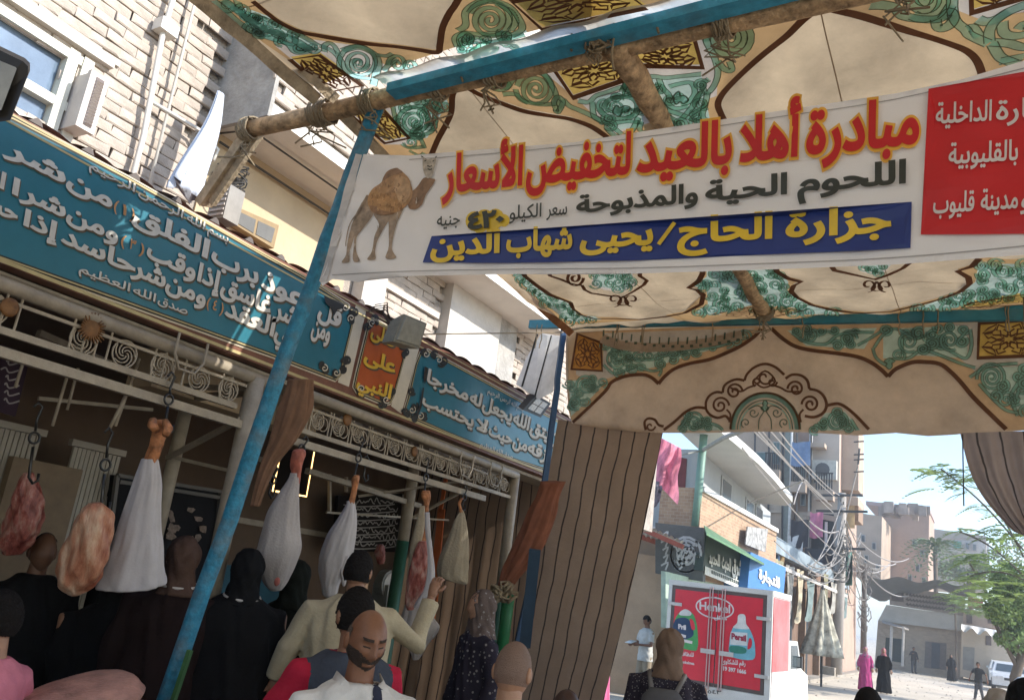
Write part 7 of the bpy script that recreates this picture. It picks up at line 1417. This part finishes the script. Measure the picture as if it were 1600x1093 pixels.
HB=M('hair_black',(.012,.010,.010),rough=.85,spec=.15,bump=.6,bs=250); HGy=M('hair_grey_short',(.10,.075,.06),rough=.7,bump=.5,bs=200); BD=M('beard_dark',(.05,.032,.025),rough=.8,bump=.8,bs=260)
cl=lambda n,c,**k: M(n,c,spec=.12,rough=k.pop('rough',.9),var=k.pop('var',.12),vs_=k.pop('vs_',5),bump=.25,bs=60,**k)
away=lambda u,turn=0: face_dir(ray(u,900)[:2])+turn
toward=lambda u,turn=0: face_dir(-ray(u,900)[:2])+turn
FLR=.16
# foreground bearded man
pos,h=place(571,1000,3.35); WPO=cl('polo_white',(.62,.62,.62)); NVY=cl('polo_navy',(.03,.035,.06))
person('bearded balding man in a white polo shirt with navy patches looking down in the foreground',pos,h,toward(571,.30),SK1,dict(shirt=WPO,trousers=cl('trouser_dark',(.05,.05,.06)),beard=BD,sleeve=.5,collar=WPO,patch=(NVY,lambda x,y,z:(y<.02 and (.98<z+.8*x<1.23 and -.20<x<-.02 and z<1.36)) or (abs(x-.05)<.02 and y<0 and z>1.1) or (y<0 and x>.09 and 1.22<z<1.30))),head=(.30,.0,.10),hair=('balding',HGy),near=True,build=1.12)
# man in blue grey shirt with red sleeves
pos,h=place(556,962,3.95)
person('man with short black hair from behind in slate vest with red sleeves',pos,h,away(556,.35),SK2,dict(shirt=cl('red_sleeve_shirt',(.42,.02,.05)),sleeve=.5,trousers=cl('trouser_dark',(.05,.05,.06)),patch=(cl('slate_vest',(.055,.065,.09)),lambda x,y,z:abs(x)<.185)),hair=('full',HB),near=True,build=1.15,arms=(((-.27,-.05,1.12),(-.25,-.12,.9)),((.34,-.03,1.12),(.37,-.10,.86))))
# bald man in peach shirt from behind
pos,h=place(800,1049,3.45)
person('bald man in a peach shirt seen from behind at the bottom of the picture',pos,h,away(800,-.35),SK3,dict(shirt=cl('peach_shirt',(.60,.32,.22)),sleeve=.5,trousers=cl('trouser_dark',(.05,.05,.06))),head=(.12,0,0),hair=('crop',M('stubble_hair',(.20,.13,.10),rough=.7,bump=.5,bs=250)),near=True,build=1.1)
# man in cream robe with raised arm
pos,h=place(560,893,5.2,FLR+.06)
person('man in a cream robe from behind raising a hand to the meat',pos,h,away(560,.1),SK2,dict(robe=cl('cream_robe',(.42,.36,.25)),cuff=.06),arms=(((-.42,-.10,1.26),(-.50,-.22,1.55)),((.33,-.02,1.18),(.36,-.1,.98))),hair=('full',HB),near=True,build=1.25,head=(.1,0,-.35))
# patterned headscarf woman
DOT=cl('dark_dotted_abaya',(.035,.03,.045)); n_=DOT.node_tree; vo=n_.nodes.new('ShaderNodeTexVoronoi'); vo.inputs['Scale'].default_value=26; rp_=n_.nodes.new('ShaderNodeValToRGB'); rp_.color_ramp.elements[0].position=.20; rp_.color_ramp.elements[0].color=(.26,.24,.24,1); rp_.color_ramp.elements[1].position=.26; rp_.color_ramp.elements[1].color=(.03,.026,.04,1); tc_=[x for x in n_.nodes if x.type=='TEX_COORD'][0]; n_.links.new(tc_.outputs['Object'],vo.inputs[0]); n_.links.new(vo.outputs[0],rp_.inputs[0]); n_.links.new(rp_.outputs[0],n_.nodes['Principled BSDF'].inputs['Base Color'])
LEO=DOT.copy(); LEO.name='patterned_scarf'; [x for x in LEO.node_tree.nodes if x.type=='VALTORGB'][-1].color_ramp.elements[1].color=(.12,.09,.08,1)
pos,h=place(753,950,6.6); person('woman in a dark dotted robe and patterned headscarf standing by the green post',pos,h,toward(750,-1.1),SK3,dict(robe=DOT,hijab=LEO),near=False)
# dark clothed customers in the shade
BKC=cl('black_abaya',(.007,.007,.008)); BRB=cl('dark_brown_abaya',(.016,.009,.009)); GRC=cl('dark_green_black',(.008,.010,.008)); BRS=cl('brown_headscarf',(.075,.045,.035)); WLN=cl('white_hem',(.45,.42,.40))
def neckline(z=1.50): 
    def f(t,put,k,tf,S3): q=MB(); q.tube([S3((.105*math.cos(a),.012+.10*math.sin(a),z-.02*math.sin(a))) for a in np.linspace(0,2*PI,20)],.008*k,6,cap=False); put('white_trim',q,WLN)
    return f
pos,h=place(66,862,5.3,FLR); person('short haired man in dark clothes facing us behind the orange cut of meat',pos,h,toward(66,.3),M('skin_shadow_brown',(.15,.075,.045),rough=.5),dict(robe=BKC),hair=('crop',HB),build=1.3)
pos,h=place(286,874,5.05,FLR); person('broad woman in dark brown robe and headscarf left of the blue pole',pos,h,away(288),SK2,dict(robe=BRB,hijab=BRS,extra=neckline()),build=1.2)
pos,h=place(386,892,5.2,FLR); person('woman in black robe with thin white collar line right of the blue pole',pos,h,away(386,.1),SK2,dict(robe=BKC,hijab=BKC,extra=neckline(1.49)),build=1.3)
pos,h=place(462,906,5.7,FLR); person('person in a dark greenish robe behind the plump wrapped leg',pos,h,away(462,-.2),SK2,dict(robe=GRC,hijab=GRC),build=1.25)
pos,h=place(180,912,5.4,FLR); person('woman all in black behind the orange cut of meat',pos,h,away(180,.2),SK2,dict(robe=BKC,hijab=BKC),build=1.4)
pos,h=place(10,935,3.5); h*=.93; person('young person in a pink t-shirt at the left edge reaching down to the counter',pos,h*1.02,away(10,.75),SK3,dict(shirt=cl('pink_tshirt',(.55,.19,.26)),sleeve=.5,trousers=cl('trouser_dark',(.05,.05,.06))),hair=('full',HB),near=True,arms=(((-.27,-.05,1.15),(-.2,-.2,1.0)),((.26,-.10,1.16),(.30,-.32,1.02))))
# woman with brown scarf and backpack
def pack(t,put,k,tf,S3):
    q=MB(); q.loft([[ (x*w*k,(.15+.07*math.sin(a))*k if False else (.17+.08*math.sin(a)*w)*k,z*k) for a,x in ((a,.15*math.cos(a)) for a in np.linspace(0,2*PI,17)[:-1])] for z,w in ((.98,.7),(1.02,1),(1.2,1.05),(1.32,.95),(1.38,.6))]); put('backpack',q,cl('backpack_grey',(.11,.11,.12)))
    for s in (-1,1): q=MB(); q.tube([S3((s*.08,.17,1.36)),S3((s*.12,.05,1.47)),S3((s*.13,-.12,1.38))],.018*k,6); put('strap',q,cl('strap_grey',(.2,.19,.19)))
pos,h=place(1047,1012,6.0); SPK=DOT.copy(); SPK.name='speckled_abaya'; [x for x in SPK.node_tree.nodes if x.type=='TEX_VORONOI'][0].inputs['Scale'].default_value=60; person('woman in a brown headscarf and speckled black robe with a grey backpack walking away',pos,h,away(1047,-.15),SK3,dict(robe=SPK,hijab=cl('taupe_headscarf',(.17,.115,.085)),extra=pack),build=1.2)
# man reading a paper by the wall
c=PZ(1003,1093,0); c[2]=0; hd=PY(1004,960,c[1]); hh=hd[2]/1.0
def paper(t,put,k,tf,S3): q=MB(); q.obox(S3((.0,-.42,1.17)),(.11*k,0,0),(0,.08*k,.03*k),(0,0,.003)); put('paper',q,cl('paper_white',(.7,.7,.66)))
person('man in light shirt and khaki trousers reading a paper by the wall',(c[0],c[1],0),hh,toward(1003,-.9),SK1,dict(shirt=cl('pale_shirt',(.50,.49,.46)),sleeve=.5,trousers=cl('khaki_trousers',(.30,.24,.17)),extra=paper),arms=(((-.24,-.05,1.14),(-.10,-.30,1.13)),((.24,-.05,1.14),(.08,-.30,1.13))),head=(.35,0,0),hair=('full',HB),legs=(((-.1,-.06,.5),(-.12,-.10,.09)),((.1,.0,.5),(.12,.14,.09))))
def street(u,v,vt,label,rz,skin,outfit,**kw):
    c=PZ(u,v,0); top=PY(u,vt,c[1]); person(label,(c[0],c[1],0),top[2],rz,skin,outfit,vox=.022,**kw)
street(1352,1079,1010,'woman in a magenta skirt and pink patterned top walking towards us in the street',toward(1352),SK3,dict(robe=cl('magenta_robe',(.45,.06,.20)),hijab=cl('pink_scarf',(.45,.22,.28),var=.4),shirt=cl('pink_print_top',(.35,.20,.28),var=.6,vs_=14),sleeve=.95))
street(1381,1083,1012,'woman in black holding the arm of the woman in magenta',toward(1381),SK3,dict(robe=BKC,hijab=cl('rose_scarf',(.42,.16,.18),var=.3)))
street(1428,1051,1010,'man in dark clothes standing before the far shop doorway with a hand raised',toward(1428,.4),SK2,dict(shirt=cl('charcoal_shirt',(.05,.045,.045)),sleeve=.95,trousers=cl('trouser_grey',(.08,.08,.085))),arms=(((-.3,-.05,1.2),(-.2,-.25,1.3)),((.26,.02,1.16),(.27,-.06,.92))),hair=('full',HB))
street(1487,1064,1022,'veiled woman in full black walking across the far street',toward(1487,.2),SK3,dict(robe=BKC,hijab=BKC))
street(1530,1093,1034,'man in a black t-shirt walking towards us near the low wall',toward(1530,-.3),SK1,dict(shirt=cl('black_tshirt',(.03,.03,.03)),sleeve=.5,trousers=cl('trouser_grey',(.08,.08,.085))),hair=('full',HB),arms=(((-.34,.02,1.18),(-.38,-.08,.95)),((.34,.02,1.18),(.40,-.02,.94))),legs=(((-.1,-.05,.5),(-.14,-.14,.09)),((.1,.0,.5),(.14,.12,.09))))
street(1400,1036,1003,'small bluish clothed figure under the far tin canopy',toward(1400),SK2,dict(robe=cl('pale_blue_robe',(.30,.36,.40)),hijab=cl('pale_blue_scarf',(.4,.44,.46))))
for (u,v,D,lab,of,hr) in ((1357,1092,4.6,'dark haired head of a passer-by rising at the bottom edge below the women',dict(shirt=BKC,sleeve=.9,trousers=BKC),('full',HB)),(1562,1094,5.0,'head in a pale grey scarf at the bottom right with a hooded top',dict(robe=cl('grey_robe',(.30,.27,.25)),hijab=cl('grey_scarf',(.34,.31,.29))),None),(1606,1085,4.4,'person in a black and white top cut off by the right edge',dict(robe=BKC,hijab=BKC),None),(884,1098,4.0,'brown haired head just showing at the bottom edge under the curtain',dict(shirt=cl('peach_pale',(.5,.33,.26)),trousers=BKC),('full',M('hair_brown',(.05,.025,.02),rough=.6)))):
    pos,h=place(u,v+17,D); person(lab,pos,h,away(u),SK3,of,hair=hr)
# ================================================================ HAZE (added to imitate a lens veil)
hz=obj('haze',MB().box((-310,-110,-1),(310,910,24)),None,kind='stuff')
hm_=bpy.data.materials.new('veil_haze'); hm_.use_nodes=True; n=hm_.node_tree; n.nodes.remove(n.nodes['Principled BSDF']); pv=n.nodes.new('ShaderNodeVolumePrincipled'); pv.inputs['Color'].default_value=(.9,.92,.95,1); pv.inputs['Density'].default_value=.0022; pv.inputs['Anisotropy'].default_value=.3
n.links.new(pv.outputs[0],n.nodes['Material Output'].inputs['Volume']); hz.data.materials.append(hm_); tag(hz,'thin bright haze added to imitate a lens veil over the street','haze')
